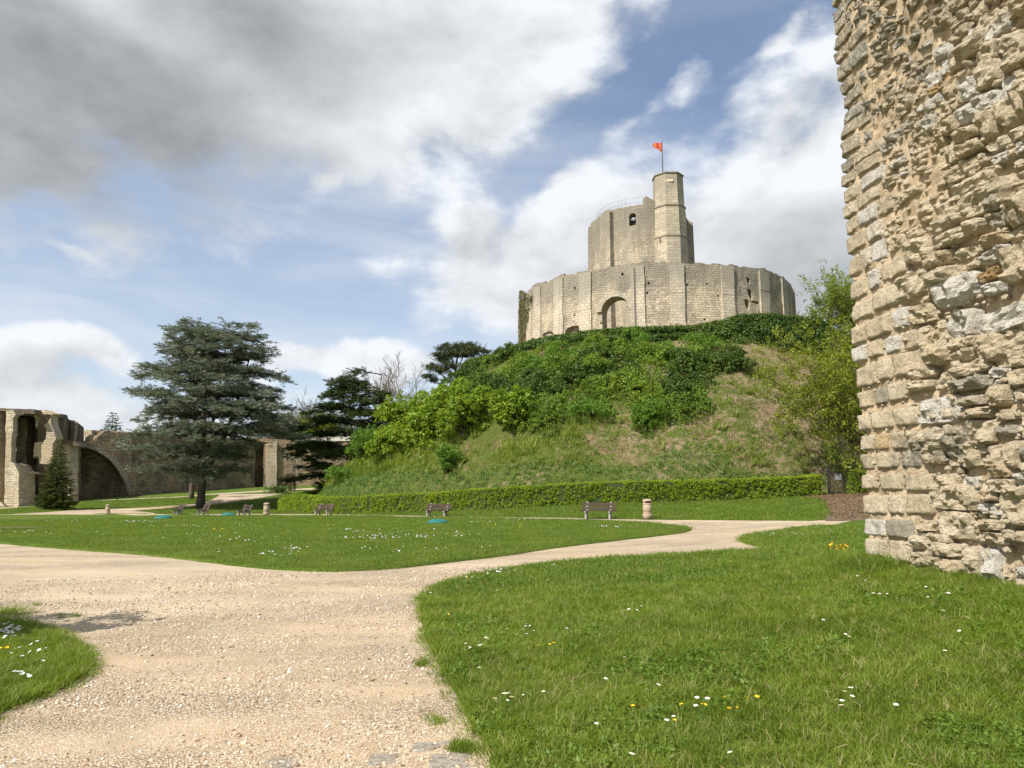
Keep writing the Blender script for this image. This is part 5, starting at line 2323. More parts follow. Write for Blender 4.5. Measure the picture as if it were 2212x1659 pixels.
c2 = at(752, 1040, 97)
c2.z = gz(c2.x, c2.y)
z2_ = c2.y / FPX
H2 = (1050 - 805) * z2_ * 1.10
WL = 1.3
f2 = lambda y: (1050 - y) / 245
l2 = [(f2(1035), 85 * z2_ * WL), (f2(1000), 95 * z2_ * WL), (f2(960), 100 * z2_ * WL), (f2(930), 95 * z2_ * WL), (f2(900), 85 * z2_ * WL), (f2(880), 70 * z2_ * WL), (f2(850), 40 * z2_ * WL), (f2(832), 45 * z2_ * WL), (1, 5 * z2_ * WL)]
r2_ = [(f2(1035), 40 * z2_ * WL), (f2(960), 60 * z2_ * WL), (f2(900), 80 * z2_ * WL), (f2(855), 85 * z2_ * WL), (f2(840), 45 * z2_ * WL), (1, 15 * z2_ * WL)]
make_cedar('dark_cedar', 'dark green cedar with flat tiers at the left foot of the mound', c2, H2, l2, r2_, L_cedar2, t_cedar2, 60, 9, 1.2, .38, leaders=((4.2, 0, 1.0), (.5, 0, .9)), fork=2.0, dens=1.2)


def make_spruce(name, label, base, H, Rb, tmpl, seed, tiers, dens=1.0, zlow=.25):
    rr_ = random.Random(seed)
    root = thing(name, label, 'tree', base)
    tb = MB()
    tb.tube([(0, 0, -.2), (0, 0, H * .5), (0, 0, H)], [.05 * Rb + .06, .03 * Rb + .03, .012], 8)
    tb.build('trunk', M_bark, root, True)
    lb = MB()
    P, D, U = [], [], []
    for i in range(tiers):
        zf = (i + .2) / tiers
        z = zlow + (H - zlow) * zf
        L_ = Rb * (1 - zf) ** .85 * (1.0 if i else .8) + .05
        nb_ = max(4, int(9 * (1 - zf) + 4))
        for b_ in range(nb_):
            az = b_ * 2 * math.pi / nb_ + i * 1.1 + rr_.uniform(-.25, .25)
            l_ = L_ * rr_.uniform(.78, 1.15)
            zz = z + rr_.uniform(-.12, .12)
            pts = [Vector((0, 0, zz))]
            for k in range(1, 5):
                t = k / 4
                pts.append(Vector((math.cos(az) * l_ * t, math.sin(az) * l_ * t, zz - .16 * l_ * t + .20 * l_ * t * t)))
            lb.tube(pts, [.022, .016, .012, .008, .004], 3, cap=False)
            m = max(3, int(l_ * 9 * dens))
            for e in range(m):
                t = (e + rr_.random()) / m
                k = min(3, int(t * 4))
                p = pts[k].lerp(pts[k + 1], t * 4 - k)
                P.append(tuple(p))
                D.append((rr_.gauss(0, .3), rr_.gauss(.05, .2), az + rr_.uniform(-.9, .9)))
                U.append(rr_.uniform(.7, 1.15) * (.6 + .4 * (1 - zf)))
    lb.build('branches', M_bark, root, True)
    foliage('crown', tmpl, P, D, U, parent=root)


t_spruce = [template('needle_spray', *spray(26, .62, s + 120, .1, .45, .14, .026, .2), L_spruce) for s in (1, 2)]
sb = hit(118, 1101)
zz_ = sb.y / FPX
make_spruce('spruce_tree', 'narrow dark spruce in front of the ruined walls on the left', sb, 152 * zz_, 34 * zz_, t_spruce, 3, 26, 1.15)
fs_ = at(240, 950, 150)
fs_.z = gz(fs_.x, 135)
make_spruce('spruce_tree', 'distant small conical spruce showing above the castle wall beside the cedar', fs_, at(240, 889, 150).z - fs_.z, 5.5, [template('needle_spray', *spray(40, 1.1, 131, .1, .5, .26, .05, .2), L_cedar)], 4, 34, .6)


def clump_tree(name, label, base, seed, H, trunk_r, levels, tmpl, leafsc, nchild=3, up=.12, spread=.6, first=.35, barkm=None, lean=(0, 0), nleaf=1, leafprob=1.0, wig=.15, length=None, minr=.012, jit=.25, nstart=5, leafy='crown'):
    T_ = Tree(seed)
    root = thing(name, label, 'tree', base)
    tb = MB()
    n = 6
    pts = [Vector((lean[0] * (k / n) ** 1.3, lean[1] * (k / n) ** 1.3, -.3 + (H * first + .3) * k / n)) for k in range(n + 1)]
    tb.tube(pts, [trunk_r * (1.25 - .55 * k / n) for k in range(n + 1)], 9)
    tb.build('trunk', barkm or M_bark, root, True)
    L0 = length or H * (1 - first) * .5
    for k in range(nstart):
        a = k * 2 * math.pi / nstart + T_.r.uniform(-.4, .4)
        el = T_.r.uniform(.5, 1.25) if k else 1.5
        T_.branch(pts[-1 - (k % 2)], (math.cos(a) * math.cos(el), math.sin(a) * math.cos(el), math.sin(el)), L0, trunk_r * .55, 1, levels, up, spread, nchild, wig, 5, minr)
    T_.mb.build('branches', barkm or M_bark, root, True)
    if tmpl:
        P = []
        for (p, d) in T_.tips:
            for e in range(nleaf):
                if T_.r.random() < leafprob:
                    P.append((p.x + T_.r.gauss(0, jit), p.y + T_.r.gauss(0, jit), p.z + T_.r.gauss(0, jit)))
        foliage(leafy, tmpl, P, rrot(len(P), .5), rng.uniform(.7, 1.2, len(P)) * leafsc, parent=root)
    return root


# pine behind the left shoulder of the mound
t_pine = [template('needle_cluster', *leafclump(26, .42, .16, s + 140, .55, fold=.1, up=.9), L_pine) for s in (1, 2)]
pb = at(985, 800, 101)
pb.z = 9.5
proot = thing('pine_tree', 'flat topped dark pine behind the left shoulder of the mound', 'tree', pb)
mbp = MB()
ztop = at(985, 744, 101).z - pb.z
mbp.tube([(.6, 0, 0), (.5, 0, ztop * .4), (-.1, 0, ztop * .72), (.4, 0, ztop * .95)], [.28, .24, .18, .06], 8)
mbp.build('trunk', M_bark, proot, True)
P = []
mbb = MB()
pads = [(925, 812, .9), (935, 792, 1.2), (950, 800, 1.2), (958, 775, 1.3), (975, 762, 1.5), (945, 765, .8), (990, 752, 1.5), (1010, 748, 1.4), (1030, 755, 1.3), (1048, 760, .8), (1000, 765, 1.3), (970, 790, 1.3), (935, 820, .8), (955, 752, .8), (1020, 763, 1.0), (965, 745, .7)]
for i, (px, py, rr_) in enumerate(pads):
    q = at(px, py, 101 + random.uniform(-2.2, 2.2)) - pb
    mbb.tube([(0, 0, q.z * .72), (q.x * .5, q.y * .5, q.z * .82), tuple(q)], [.09, .06, .03], 4, cap=False)
    k = int(70 * rr_ * rr_)
    g = rng.normal(0, .5, (k, 3)) * np.array([rr_, rr_, rr_ * .38])
    P.append(g + np.array(q))
mbb.build('branches', M_bark, proot, True)
P = np.concatenate(P)
foliage('crown', t_pine, P, rrot(len(P), .4), rng.uniform(.6, 1.0, len(P)), parent=proot)

# bare trees
def bare(label, px, ybase, ytop, depth, seed, tr=.25, levels=5, barkm=None, spread=.5, nchild=4, tmpl=None, leafsc=1, leafprob=.5, up=.10, group=None, name='bare_tree', zb=None, first=.3, minr=.02):
    b_ = at(px, ybase, depth)
    b_.z = zb if zb is not None else gz(b_.x, b_.y)
    Ht = at(px, ytop, depth).z - b_.z
    r_ = clump_tree(name, label, b_, seed, Ht, tr, levels, tmpl, leafsc, nchild, up, spread, first, barkm or M_barkpale, leafprob=leafprob, length=Ht * (1 - first) * .42, minr=minr)
    if group:
        r_['group'] = group
    return r_


GT = 'trees behind the castle wall'
bare('pale leafless tree with a round twiggy crown between pine and dark cedar', 872, 900, 768, 112, 21, .3, 5, None, .52, 4, up=.05, zb=3.0, first=.35, minr=.022, group=GT)
M_barkbrown = soil_material('brown bark', (0.085, 0.065, 0.048), (0.17, 0.135, 0.10), 6)
bare('leafless brown tree behind the castle wall, first right of the blue cedar', 598, 960, 872, 150, 22, .3, 5, M_barkbrown, .5, group=GT, minr=.022)
bare('leafless tree behind the castle wall with the widest fan of thin twigs', 632, 960, 868, 150, 23, .3, 5, M_barkbrown, .45, group=GT, minr=.022)
bare('leafless tree behind the castle wall partly hidden by greening branches', 662, 960, 864, 152, 24, .3, 5, M_barkbrown, .45, group=GT, minr=.022)
bare('olive green budding tree behind the castle wall beside the dark cedar', 690, 960, 860, 146, 25, .3, 5, M_barkbrown, .5, tmpl=t_birch, leafsc=1.5, leafprob=.22, group=GT, name='budding_tree', minr=.03)
bare('brownish leafless tree just above the wall behind the cedar limbs', 560, 960, 880, 148, 28, .3, 5, M_barkbrown, .5, group=GT, minr=.022)
for (px, py, yb, w, seed, lab) in ((662, 918, 945, 26, 1, 'bright green bush above the white coping of the castle wall'), (700, 900, 945, 30, 2, 'olive bush behind the castle wall half hidden by the dark cedar')):
    b_ = at(px, yb, 140)
    b_.z = gz(b_.x, 135)
    wm = w * 2 * 140 / FPX
    top_ = at(px, py, 140).z - b_.z
    root = thing('tall_bush', lab, 'bush', b_)
    mb = MB()
    for k in range(5):
        a = k * 1.3
        mb.tube([(0, 0, 0), (math.cos(a) * .8, math.sin(a) * .8, top_ * .5), (math.cos(a) * 1.6, math.sin(a) * 1.6, top_ * .8)], [.14, .09, .03], 5)
    mb.build('stems', M_bark, root)
    k = 900
    g = rng.normal(0, 1, (k, 3))
    g /= np.linalg.norm(g, axis=1)[:, None]
    g *= rng.uniform(.3, 1, k)[:, None] ** .4
    nn = np.array([mnoise.noise(Vector(p) * 2.2) for p in g])
    g *= (1 + .35 * nn)[:, None]
    P = g * np.array([wm / 2, wm / 2, top_ * .32]) + np.array([0, 0, top_ * .7])
    foliage('crown', t_elder if seed == 1 else t_ochre, P, rrot(k, .5), rng.uniform(1.4, 2.2, k), parent=root)

# second trunk beside the cedar, its twigs reach into the cedar's crown
tb_ = hit(413, 1077)
clump_tree('bare_tree', 'leafless tree with a slim brown trunk standing just behind the blue cedar', tb_, 31, 12.5, .30, 4, None, 1, 3, .12, .55, .40, M_barkbrown, minr=.02, length=4.2)

# trees at the right, behind the big wall's edge
tr1 = Vector((25.6, 52.0, gz(25.6, 52.0)))
clump_tree('hawthorn_tree', 'ochre green leafing tree leaning over the iron gate at the edge of the stone wall', tr1, 41, 12.0, .26, 5, t_ochre, 1.1, 3, .03, .75, .22, M_barkbrown, nleaf=2, leafprob=.75, length=4.3, jit=.35, nstart=10)
tr2 = at(1845, 700, 76)
tr2.z = 10.5
clump_tree('birch_tree', 'airy pale green tree rising behind the right side of the mound', tr2, 44, 15.5, .25, 5, t_birch, 1.1, 3, .10, .55, .25, M_barkbrown, nleaf=2, leafprob=.9, length=4.2, jit=.35, nstart=8)

# ================================================================== RUINED WALLS ON THE LEFT AND THE CASTLE WALL
M_ruin = masonry('ruin masonry', (0.82, 0.71, 0.52), (0.28, 0.25, 0.20), (0.32, 0.25, 0.165), 0.6, 0.22, 0.45, 0.12, 0.15, warm=(0.70, 0.54, 0.35), var=.55)
M_curtain = masonry('castle wall masonry', (0.46, 0.37, 0.245), (0.13, 0.112, 0.085), (0.12, 0.09, 0.06), 0.62, 0.27, 0.8, 0.14, 0.30, warm=(0.44, 0.32, 0.19), var=.3)
M_cope = masonry('white coping', (0.72, 0.68, 0.60), (0.45, 0.43, 0.38), (0.5, 0.46, 0.4), 1.2, 0.5, 0.3, 0.01, 0.01)


def px_x(px, Y):
    return (px - CX) / FPX * Y / 1.0


def vplane(px, py, P0, P1):
    """where a sight line meets the upright plane through P0 and P1: distance along, height"""
    d = ray(px, py)
    ux, uy = P1[0] - P0[0], P1[1] - P0[1]
    L_ = math.hypot(ux, uy)
    ux, uy = ux / L_, uy / L_
    # t*d = P0 + s*u
    det = d[0] * (-uy) + ux * d[1]
    t = (P0[0] * (-uy) + ux * P0[1]) / det
    s = (d[0] * P0[1] - d[1] * P0[0]) / det * -1
    x, y = d[0] * t, d[1] * t
    s = (x - P0[0]) * ux + (y - P0[1]) * uy
    return s, EYE + d[2] * t, (x, y)


def slab(name, parent, outline, P0, P1, thick, material, lift=0.0, rag=0.0, world=False):
    """an upright wall: outline traced on its front plane, with real thickness behind"""
    ux, uy = P1[0] - P0[0], P1[1] - P0[1]
    L_ = math.hypot(ux, uy)
    ux, uy = ux / L_, uy / L_
    nx, ny = uy, -ux                  # front normal (towards the viewer when P1 is to the right)
    pts = []
    for (a, b_) in outline:
        s, z, _ = vplane(a, b_, P0, P1)
        pts.append((s, z))
    if rag:
        out = []
        m = len(pts)
        for i in range(m):
            (s0, z0), (s1, z1_) = pts[i], pts[(i + 1) % m]
            out.append((s0, z0))
            ln = math.hypot(s1 - s0, z1_ - z0)
            k = int(ln / .55)
            low = max(z0, z1_) < gz(P0[0] + ux * s0, P0[1] + uy * s0) + .6
            if k > 1 and not low:
                for q in range(1, k):
                    t = q / k
                    s, z = s0 + (s1 - s0) * t, z0 + (z1_ - z0) * t
                    out.append((s + rag * random.uniform(-1, 1), z + rag * random.uniform(-.8, .8)))
        pts = out
    O = parent.location if parent is not None else Vector((0, 0, 0))
    m = len(pts)
    vs = [(P0[0] + ux * s + nx * lift - O.x, P0[1] + uy * s + ny * lift - O.y, z - O.z) for s, z in pts]
    vs += [(x - nx * (thick + lift), y - ny * (thick + lift), z) for x, y, z in vs]
    fs = [tuple(range(m)), tuple(range(m, 2 * m))[::-1]] + [(i, i + m, (i + 1) % m + m, (i + 1) % m) for i in range(m)]
    me = bpy.data.meshes.new(name)
    me.from_pydata(vs, [], fs)
    bm = bmesh.new()
    bm.from_mesh(me)
    bmesh.ops.recalc_face_normals(bm, faces=bm.faces)
    bmesh.ops.triangulate(bm, faces=[f for f in bm.faces if len(f.verts) > 4])
    bm.to_mesh(me)
    bm.free()
    me.materials.append(material)
    box_uv(me)
    return link(name, me, parent)


def XY(px, Y):
    p = at(px, 1000, Y)
    return (p.x, p.y)


gb = lambda px, Y: gz(*XY(px, Y))
# --- ruined building
ruin = thing('ruined_building', 'roofless ruined stone building with arched openings and a broken pier at the left edge', 'ruin', (*XY(60, 99), gb(60, 99)))


def zz(pts):
    """corners read off an enlargement of the photograph's left edge"""
    return [(x / 6.4, 864 + y / 6.4) for x, y in pts]


M_ruin_shade = masonry('shade toned ruin masonry', (0.30, 0.25, 0.18), (0.085, 0.075, 0.06), (0.10, 0.08, 0.055), 0.6, 0.24, 0.7, 0.10, 0.16, warm=(0.24, 0.17, 0.10), var=.45)  # darker version of the ruin masonry, shade of the recesses put into its colour
Yp = 96.5
slab('pier', ruin, zz([(60, 1620), (70, 900), (80, 150), (180, 140), (215, 200), (180, 250), (182, 420), (160, 560), (158, 700), (150, 850), (200, 890), (240, 960), (262, 1010), (250, 1620)]), XY(5, Yp), XY(60, Yp), .9, M_ruin, rag=.07)
slab('pier_base', ruin, zz([(64, 1620), (70, 900), (150, 870), (200, 900), (240, 970), (262, 1012), (250, 1620)]), XY(5, Yp + .05), XY(60, Yp + .05), 3.3, M_ruin, rag=.05)
slab('pier_cap', ruin, zz([(262, 1020), (262, 970), (350, 965), (380, 985), (490, 1010), (498, 1022)]), XY(5, Yp + 2.2), XY(60, Yp + 2.2), 1.2, M_ruin, rag=.05)
slab('broken_edge', ruin, zz([(182, 900), (182, 255), (235, 300), (215, 380), (250, 470), (215, 600), (235, 700), (190, 790), (200, 890)]), XY(5, Yp + 1.6), XY(60, Yp + 1.6), .9, M_ruin_shade, rag=.12)
Yb = 98.9
PB0, PB1 = XY(0, Yb), XY(80, Yb)


def open_cut(px, ytop, ybot, wpx, P0, P1, deep, n=12):
    s, zt, _ = vplane(px, ytop, P0, P1)
    _, zb, _ = vplane(px, ybot, P0, P1)
    s0, _, _ = vplane(px - wpx / 2, ytop, P0, P1)
    s1, _, _ = vplane(px + wpx / 2, ytop, P0, P1)
    ux, uy = P1[0] - P0[0], P1[1] - P0[1]
    L_ = math.hypot(ux, uy)
    a = math.atan2(uy, ux)
    vs, fs = arch_prism(s1 - s0, zt - zb, -1.2, deep, zb, n)
    M = Matrix.Translation((P0[0] + ux / L_ * s, P0[1] + uy / L_ * s, 0)) @ Matrix.Rotation(a, 4, 'Z')
    return cutter(vs, fs, M)


# sunlit wall whose broken arched openings are part of its outline
slab('wall', ruin, zz([(465, 135), (640, 140), (700, 165), (745, 190), (700, 215), (702, 330), (735, 410), (775, 530), (730, 600), (725, 885), (540, 885), (538, 800), (512, 768), (484, 775), (462, 800),
                       (465, 690), (480, 590), (600, 575), (632, 540), (640, 480), (640, 400), (615, 355), (570, 335), (530, 345), (505, 375), (494, 395), (488, 240), (466, 240)]), PB0, PB1, 1.6, M_ruin, rag=.05)
# soffit masonry inside the big opening and the lower wall
slab('opening_back', ruin, zz([(360, 240), (500, 240), (700, 300), (700, 600), (480, 610), (470, 880), (720, 885), (740, 1620), (360, 1620)]), XY(0, Yb + 4.3), XY(80, Yb + 4.3), 1.0, M_ruin_shade)
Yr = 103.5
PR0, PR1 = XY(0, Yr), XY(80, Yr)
rec = slab('recess_wall', ruin, zz([(-60, 1620), (-60, 180), (700, 180), (700, 1620)]), PR0, PR1, 1.4, M_ruin_shade)
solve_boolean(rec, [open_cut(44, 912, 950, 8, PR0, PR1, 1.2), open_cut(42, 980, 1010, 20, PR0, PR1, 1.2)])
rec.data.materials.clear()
rec.data.materials.append(M_ruin_shade)
slab('inner_jamb', ruin, zz([(250, 1000), (250, 250), (370, 250), (380, 400), (360, 600), (365, 1620), (250, 1620)]), XY(0, 101.5), XY(80, 101.5), 1.6, M_ruin_shade, rag=.06)
slab('wall_head', ruin, zz([(-200, 150), (-200, 105), (0, 112), (462, 128), (480, 190), (340, 185), (300, 210), (100, 150)]), XY(0, 97.3), XY(80, 97.3), 7.5, M_ruin_shade, rag=.04)
slab('added_shade_wall', ruin, zz([(-900, 1620), (-900, 110), (-30, 120), (-30, 1620)]), XY(-140, 97.4), XY(-6, 97.4), 7, M_ruin, rag=.05)  # unseen block left of the view, added to cast shade on the bay
side_ = slab('bay_wall', ruin, zz([(-60, 1620), (-60, 150), (78, 150), (62, 1620)]), XY(-8, 99.4), XY(12, 99.4), 1.2, M_ruin_shade)
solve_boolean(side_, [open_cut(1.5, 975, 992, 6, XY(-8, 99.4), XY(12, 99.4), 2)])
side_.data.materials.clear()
side_.data.materials.append(M_ruin_shade)
# walls running away behind, with their lit returns
slab('rear_wall', ruin, zz([(690, 1620), (690, 200), (800, 205), (830, 225), (950, 265), (975, 280), (970, 1620)]), XY(108, 100.6), XY(150, 110), 1.4, M_ruin_shade, rag=.04)
slab('wall_return', ruin, zz([(945, 1620), (945, 285), (972, 275), (972, 1620)]), XY(146, 109.2), XY(158, 109.2), 1.0, M_ruin)
for x0 in (988, 1004):
    c_ = XY((x0 + 6) / 6.4, 109.4)
    s_, zt_, _ = vplane((x0) / 6.4, 864 + 300 / 6.4, XY(146, 109.4), XY(158, 109.4))
    mb = MB()
    mb.lathe([(.14, 0), (.14, zt_ - ruin.location.z)], 8, (c_[0] - ruin.location.x, c_[1] - ruin.location.y, 0))
    mb.build('shaft', M_ruin, ruin, False, True)
slab('rear_wall', ruin, zz([(975, 1620), (985, 285), (1030, 285), (1090, 325), (1160, 380), (1162, 1620)]), XY(154, 109.8), XY(183, 119), 1.4, M_ruin_shade, rag=.04)
slab('stair_block', ruin, zz([(1180, 700), (1160, 430), (1200, 415), (1268, 415), (1268, 700)]), XY(180, 117), XY(200, 117), 1.6, M_ruin, rag=.10)
# lower mass with buttress
Yl = 101
slab('buttress', ruin, zz([(700, 1620), (745, 900), (790, 560), (850, 552), (935, 560), (960, 620), (965, 1620)]), XY(100, Yl), XY(160, Yl), 2.0, M_ruin, rag=.05)
slab('buttress_cap', ruin, zz([(800, 575), (800, 548), (1000, 560), (1060, 600), (1100, 636), (960, 625)]), XY(100, Yl - .12), XY(160, Yl - .12), 2.2, M_ruin_shade, rag=.04)
for i in range(3):
    a = XY(-30, 94.6 + i * .5)
    c = XY(20 - i * 4, 94.6 + i * .5)
    g0 = gb(20, 94.6)
    mb = MB()
    mb.box(a[0] - ruin.location.x, c[0] - ruin.location.x, a[1] - ruin.location.y, a[1] + .55 - ruin.location.y, g0 - .3 - ruin.location.z, g0 + .22 * (i + 1) - ruin.location.z)
    mb.build('step', M_ruin, ruin, False, True)

# --- castle wall with the big blind arch
cw = thing('castle_wall', 'long brown rubble castle wall with a big blind half arch and a dark doorway recess', 'castle wall', (*XY(400, 120), gb(400, 120)))
C = [(152, 106.5), (283, 111.5), (420, 122), (551, 130), (640, 132.5), (800, 134)]
CP = [XY(*c) for c in C]
arch = [(174, 1110), (174, 968), (190, 968), (205, 973), (222, 982), (238, 994), (251, 1009), (262, 1026), (270, 1045), (276, 1066), (278, 1110)]
slab('arch_wall', cw, [(150, 1110), (150, 964), (172, 965), (180, 952), (211, 952), (209, 946), (216, 938), (229, 930), (238, 930), (239, 934), (284, 935), (284, 1110)] + arch[::-1], CP[0], CP[1], 3.6, M_curtain, rag=.10)
dx_, dy_ = CP[1][0] - CP[0][0], CP[1][1] - CP[0][1]
ln_ = math.hypot(dx_, dy_)
bk = (-dy_ / ln_ * 3.0, dx_ / ln_ * 3.0)
slab('recess_wall', cw, [(148, 1110), (148, 952), (290, 952), (290, 1110)], (CP[0][0] + bk[0], CP[0][1] + bk[1]), (CP[1][0] + bk[0], CP[1][1] + bk[1]), .5, M_curtain)
# dressed arch edge
inner = arch[2:-1]
outer = [(190, 963), (208, 965), (228, 972), (247, 986), (262, 1003), (273, 1022), (280, 1043), (284, 1066)]
slab('arch_edge', cw, inner[:8] + [(276, 1066)] + outer[::-1], CP[0], CP[1], .6, masonry('pale arch stones', (0.36, 0.32, 0.25), (0.2, 0.18, 0.14), (0.2, 0.16, 0.11), .7, .5, .7, .06, .03), lift=.07)
slab('wall', cw, [(283, 1110), (283, 935), (330, 936), (420, 941), (420, 1110)], CP[1], CP[2], 2.4, M_curtain, rag=.12)
slab('wall', cw, [(420, 1100), (420, 941), (480, 940), (500, 947), (551, 948), (551, 1100)], CP[2], CP[3], 2.4, M_curtain, rag=.12)
last = slab('wall', cw, [(547, 1090), (547, 946), (600, 948), (640, 951), (640, 1090)], CP[3], CP[4], 3.4, M_curtain, rag=.08)
solve_boolean(last, [open_cut(561, 955, 1010, 20, CP[3], CP[4], 2.6), open_cut(561, 1006, 1075, 19, CP[3], CP[4], 3.0)])
last.data.materials.clear()
last.data.materials.append(M_curtain)
slab('pilaster', cw, [(574, 1090), (574, 953), (598, 954), (597, 1090)], CP[3], CP[4], .3, M_ruin, lift=.5, rag=.06)
slab('wall', cw, [(640, 1090), (640, 952), (800, 951), (800, 1090)], CP[4], CP[5], 1.6, M_curtain, rag=.04)
slab('coping', cw, [(640, 953.5), (640, 944), (800, 943.5), (800, 952.5)], CP[4], CP[5], 2.0, M_cope, lift=.15)
e0 = XY(800, 134)
mb = MB()
# the wall carries on behind the mound
far_pts = [e0, (10, 142), (40, 140), (62, 120)]
for i in range(3):
    a, b_ = Vector(far_pts[i]), Vector(far_pts[i + 1])
    d = (b_ - a).normalized()
    n_ = Vector((-d.y, d.x))
    q = [a, b_, b_ + n_ * 1.6, a + n_ * 1.6]
    mb.prism([(p.x - cw.location.x, p.y - cw.location.y) for p in q], -2, 9.3)
mb.build('wall', M_curtain, cw, False, True)
# small stretch of lower wall seen between ruin and arch
slab('stair_wall', cw, [(197, 1000), (197, 929), (222, 929.5), (300, 934), (300, 1000)], XY(180, 118), XY(300, 118), 1.5, M_curtain, rag=.06)

# ================================================================== BENCHES, BINS, COVERS, GATE
M_wood = plain('dark red brown bench wood', (0.055, 0.030, 0.022), .7, var=.2, scale=9)
M_conc = plain('pale bench concrete', (0.30, 0.29, 0.26), .9, var=.15, scale=10)


def side_poly(mb, pts, x0, x1):
    n = len(pts)
    vs = [(x0, y, z) for y, z in pts] + [(x1, y, z) for y, z in pts]
    mb.add(vs, [tuple(range(n)), tuple(range(n, 2 * n))[::-1]] + [(i, i + n, (i + 1) % n + n, (i + 1) % n) for i in range(n)])


def make_bench(label):
    root = thing('park_bench', label, 'bench', group='park benches round the lawn')
    for x in (-.62, .62):
        mb = MB()
        side_poly(mb, [(-.30, 0), (-.16, 0), (-.17, .30), (-.12, .34), (-.30, .36)], x - .05, x + .05)
        side_poly(mb, [(-.36, .345), (.16, .33), (.16, .40), (-.36, .415)], x - .048, x + .048)
        side_poly(mb, [(.20, 0), (.30, 0), (.02, .36), (-.08, .36)], x - .046, x + .046)
        side_poly(mb, [(.05, .30), (.15, .30), (.34, .88), (.26, .88)], x - .05, x + .05)
        mb.build('support', M_conc, root)
    for (y, z) in ((-.30, .42), (-.155, .415), (-.01, .41)):
        mb = MB()
        mb.box(-.92, .92, y - .065, y + .065, z, z + .045)
        mb.build('seat_slat', M_wood, root)
    for (y, z) in ((.165, .55), (.222, .75)):
        mb = MB()
        M = Matrix.Translation((0, y, z)) @ Matrix.Rotation(R(-17), 4, 'X')
        mb.box(-.92, .92, -.03, .018, -.065, .075, M)
        mb.build('back_slat', M_wood, root)
    return root


bench_specs = [
    (1293, 1121.5, (-.32, -1), 'nearest park bench beside the large tan litter bin'),
    (945, 1117, (-.42, -1), 'park bench standing alone behind a teal cover at the middle of the lawn edge'),
    (699, 1113.5, (-.62, -1), 'park bench in front of the left part of the clipped hedge'),
    (529, 1115, (-1, -.85), 'park bench between a teal cover and the middle litter bin'),
    (440, 1113.5, (-1, -.75), 'park bench right below the trunk of the blue cedar'),
    (386, 1113, (-1, -.7), 'park bench farthest left, left of the cedar trunk'),
]
b0_ = None
for i, (px, py, d, lab) in enumerate(bench_specs):
    o = make_bench(lab) if i == 0 else copy_tree(b0_)
    b0_ = b0_ or o
    o['label'] = lab
    p = hit(px, py)
    o.location = p
    o.rotation_euler = (0, 0, math.atan2(d[1], d[0]) + math.pi / 2)

M_bin = plain('tan speckled concrete', (0.38, 0.30, 0.205), .75, var=.08, scale=30)
M_binD = plain('dark bin liner', (0.03, 0.028, 0.026), .6)


def make_bin(label):
    root = thing('litter_bin', label, 'litter bin', group='round litter bins')
    mb = MB()
    mb.lathe([(.245, 0), (.245, .20), (.252, .235), (.232, .27)], 28)
    mb.build('base', M_bin, root, True)
    mb = MB()
    mb.lathe([(.215, .268), (.226, .285), (.226, .335), (.214, .345), (.214, .355), (.226, .365), (.226, .72), (.214, .73), (.214, .74), (.228, .752), (.228, .80), (.21, .812)], 28)
    mb.build('body', M_bin, root, True)
    mb = MB()
    mb.lathe([(.165, .79), (.165, .90)], 20)
    mb.build('liner', M_binD, root, True)
    for k in range(3):
        a = R(75) + k * 2 * math.pi / 3
        mb = MB()
        n = 4
        for q in range(n):
            t0, t1 = a + q * .16, a + (q + 1) * .16
            mb.add([(r_ * math.cos(t), r_ * math.sin(t), z) for z in (.805, .905) for (r_, t) in ((.185, t0), (.225, t0), (.225, t1), (.185, t1))],
                   [(0, 3, 2, 1), (4, 5, 6, 7), (0, 1, 5, 4), (1, 2, 6, 5), (2, 3, 7, 6), (3, 0, 4, 7)])
        mb.build('lid_post', M_bin, root)
    mb = MB()
    mb.lathe([(.19, .902), (.235, .905), (.245, .925), (.225, .965), (.17, 1.0), (.09, 1.02), (.01, 1.026)], 28)
    mb.build('lid', M_bin, root, True)
    return root


b0_ = None
for i, (px, py, lab) in enumerate([(1399, 1122, 'large tan litter bin with domed lid right of the nearest bench'), (575, 1115, 'tan litter bin between two benches left of the clipped hedge'), (232, 1111.5, 'tan litter bin standing alone on the path fork near the small spruce')]):
    o = make_bin(lab) if i == 0 else copy_tree(b0_)
    b0_ = b0_ or o
    o['label'] = lab
    o.location = hit(px, py)
    o.rotation_euler = (0, 0, i * 1.1)

M_teal = plain('teal painted cover', (0.020, 0.15, 0.135), .6, var=.15, scale=4)
for i, (px, py, wpx, lab) in enumerate([(352, 1122.5, 38, 'teal domed cover lying in the grass, leftmost of the three'), (494, 1115.5, 33, 'teal domed cover in the grass between benches below the cedar'), (946, 1133, 46, 'large teal domed cover among daisies in the middle of the lawn')]):
    p = hit(px, py)
    w = wpx / 2 * p.y / FPX
    root = thing('round_cover', lab, 'cover', p + Vector((0, 0, .05)), group='teal covers on the lawn')
    mb = MB()
    n = 28
    hgt = w * .30
    mb.lathe([(w * .98, .03), (w, .06), (w * .85, .06 + hgt * .45), (w * .6, .06 + hgt * .8), (w * .3, .06 + hgt * .96), (w * .03, .06 + hgt)], n)
    mb.v = [(x, y, z + .05 * w * mnoise.noise(Vector((x * 2, y * 2, i)))) for x, y, z in mb.v]
    mb.build('dome', M_teal, root, True)
    mb = MB()
    mb.lathe([(w * .97, -.03), (w * 1.03, -.02), (w * 1.03, .03), (w * .97, .035)], n)
    mb.build('rim', M_teal, root)

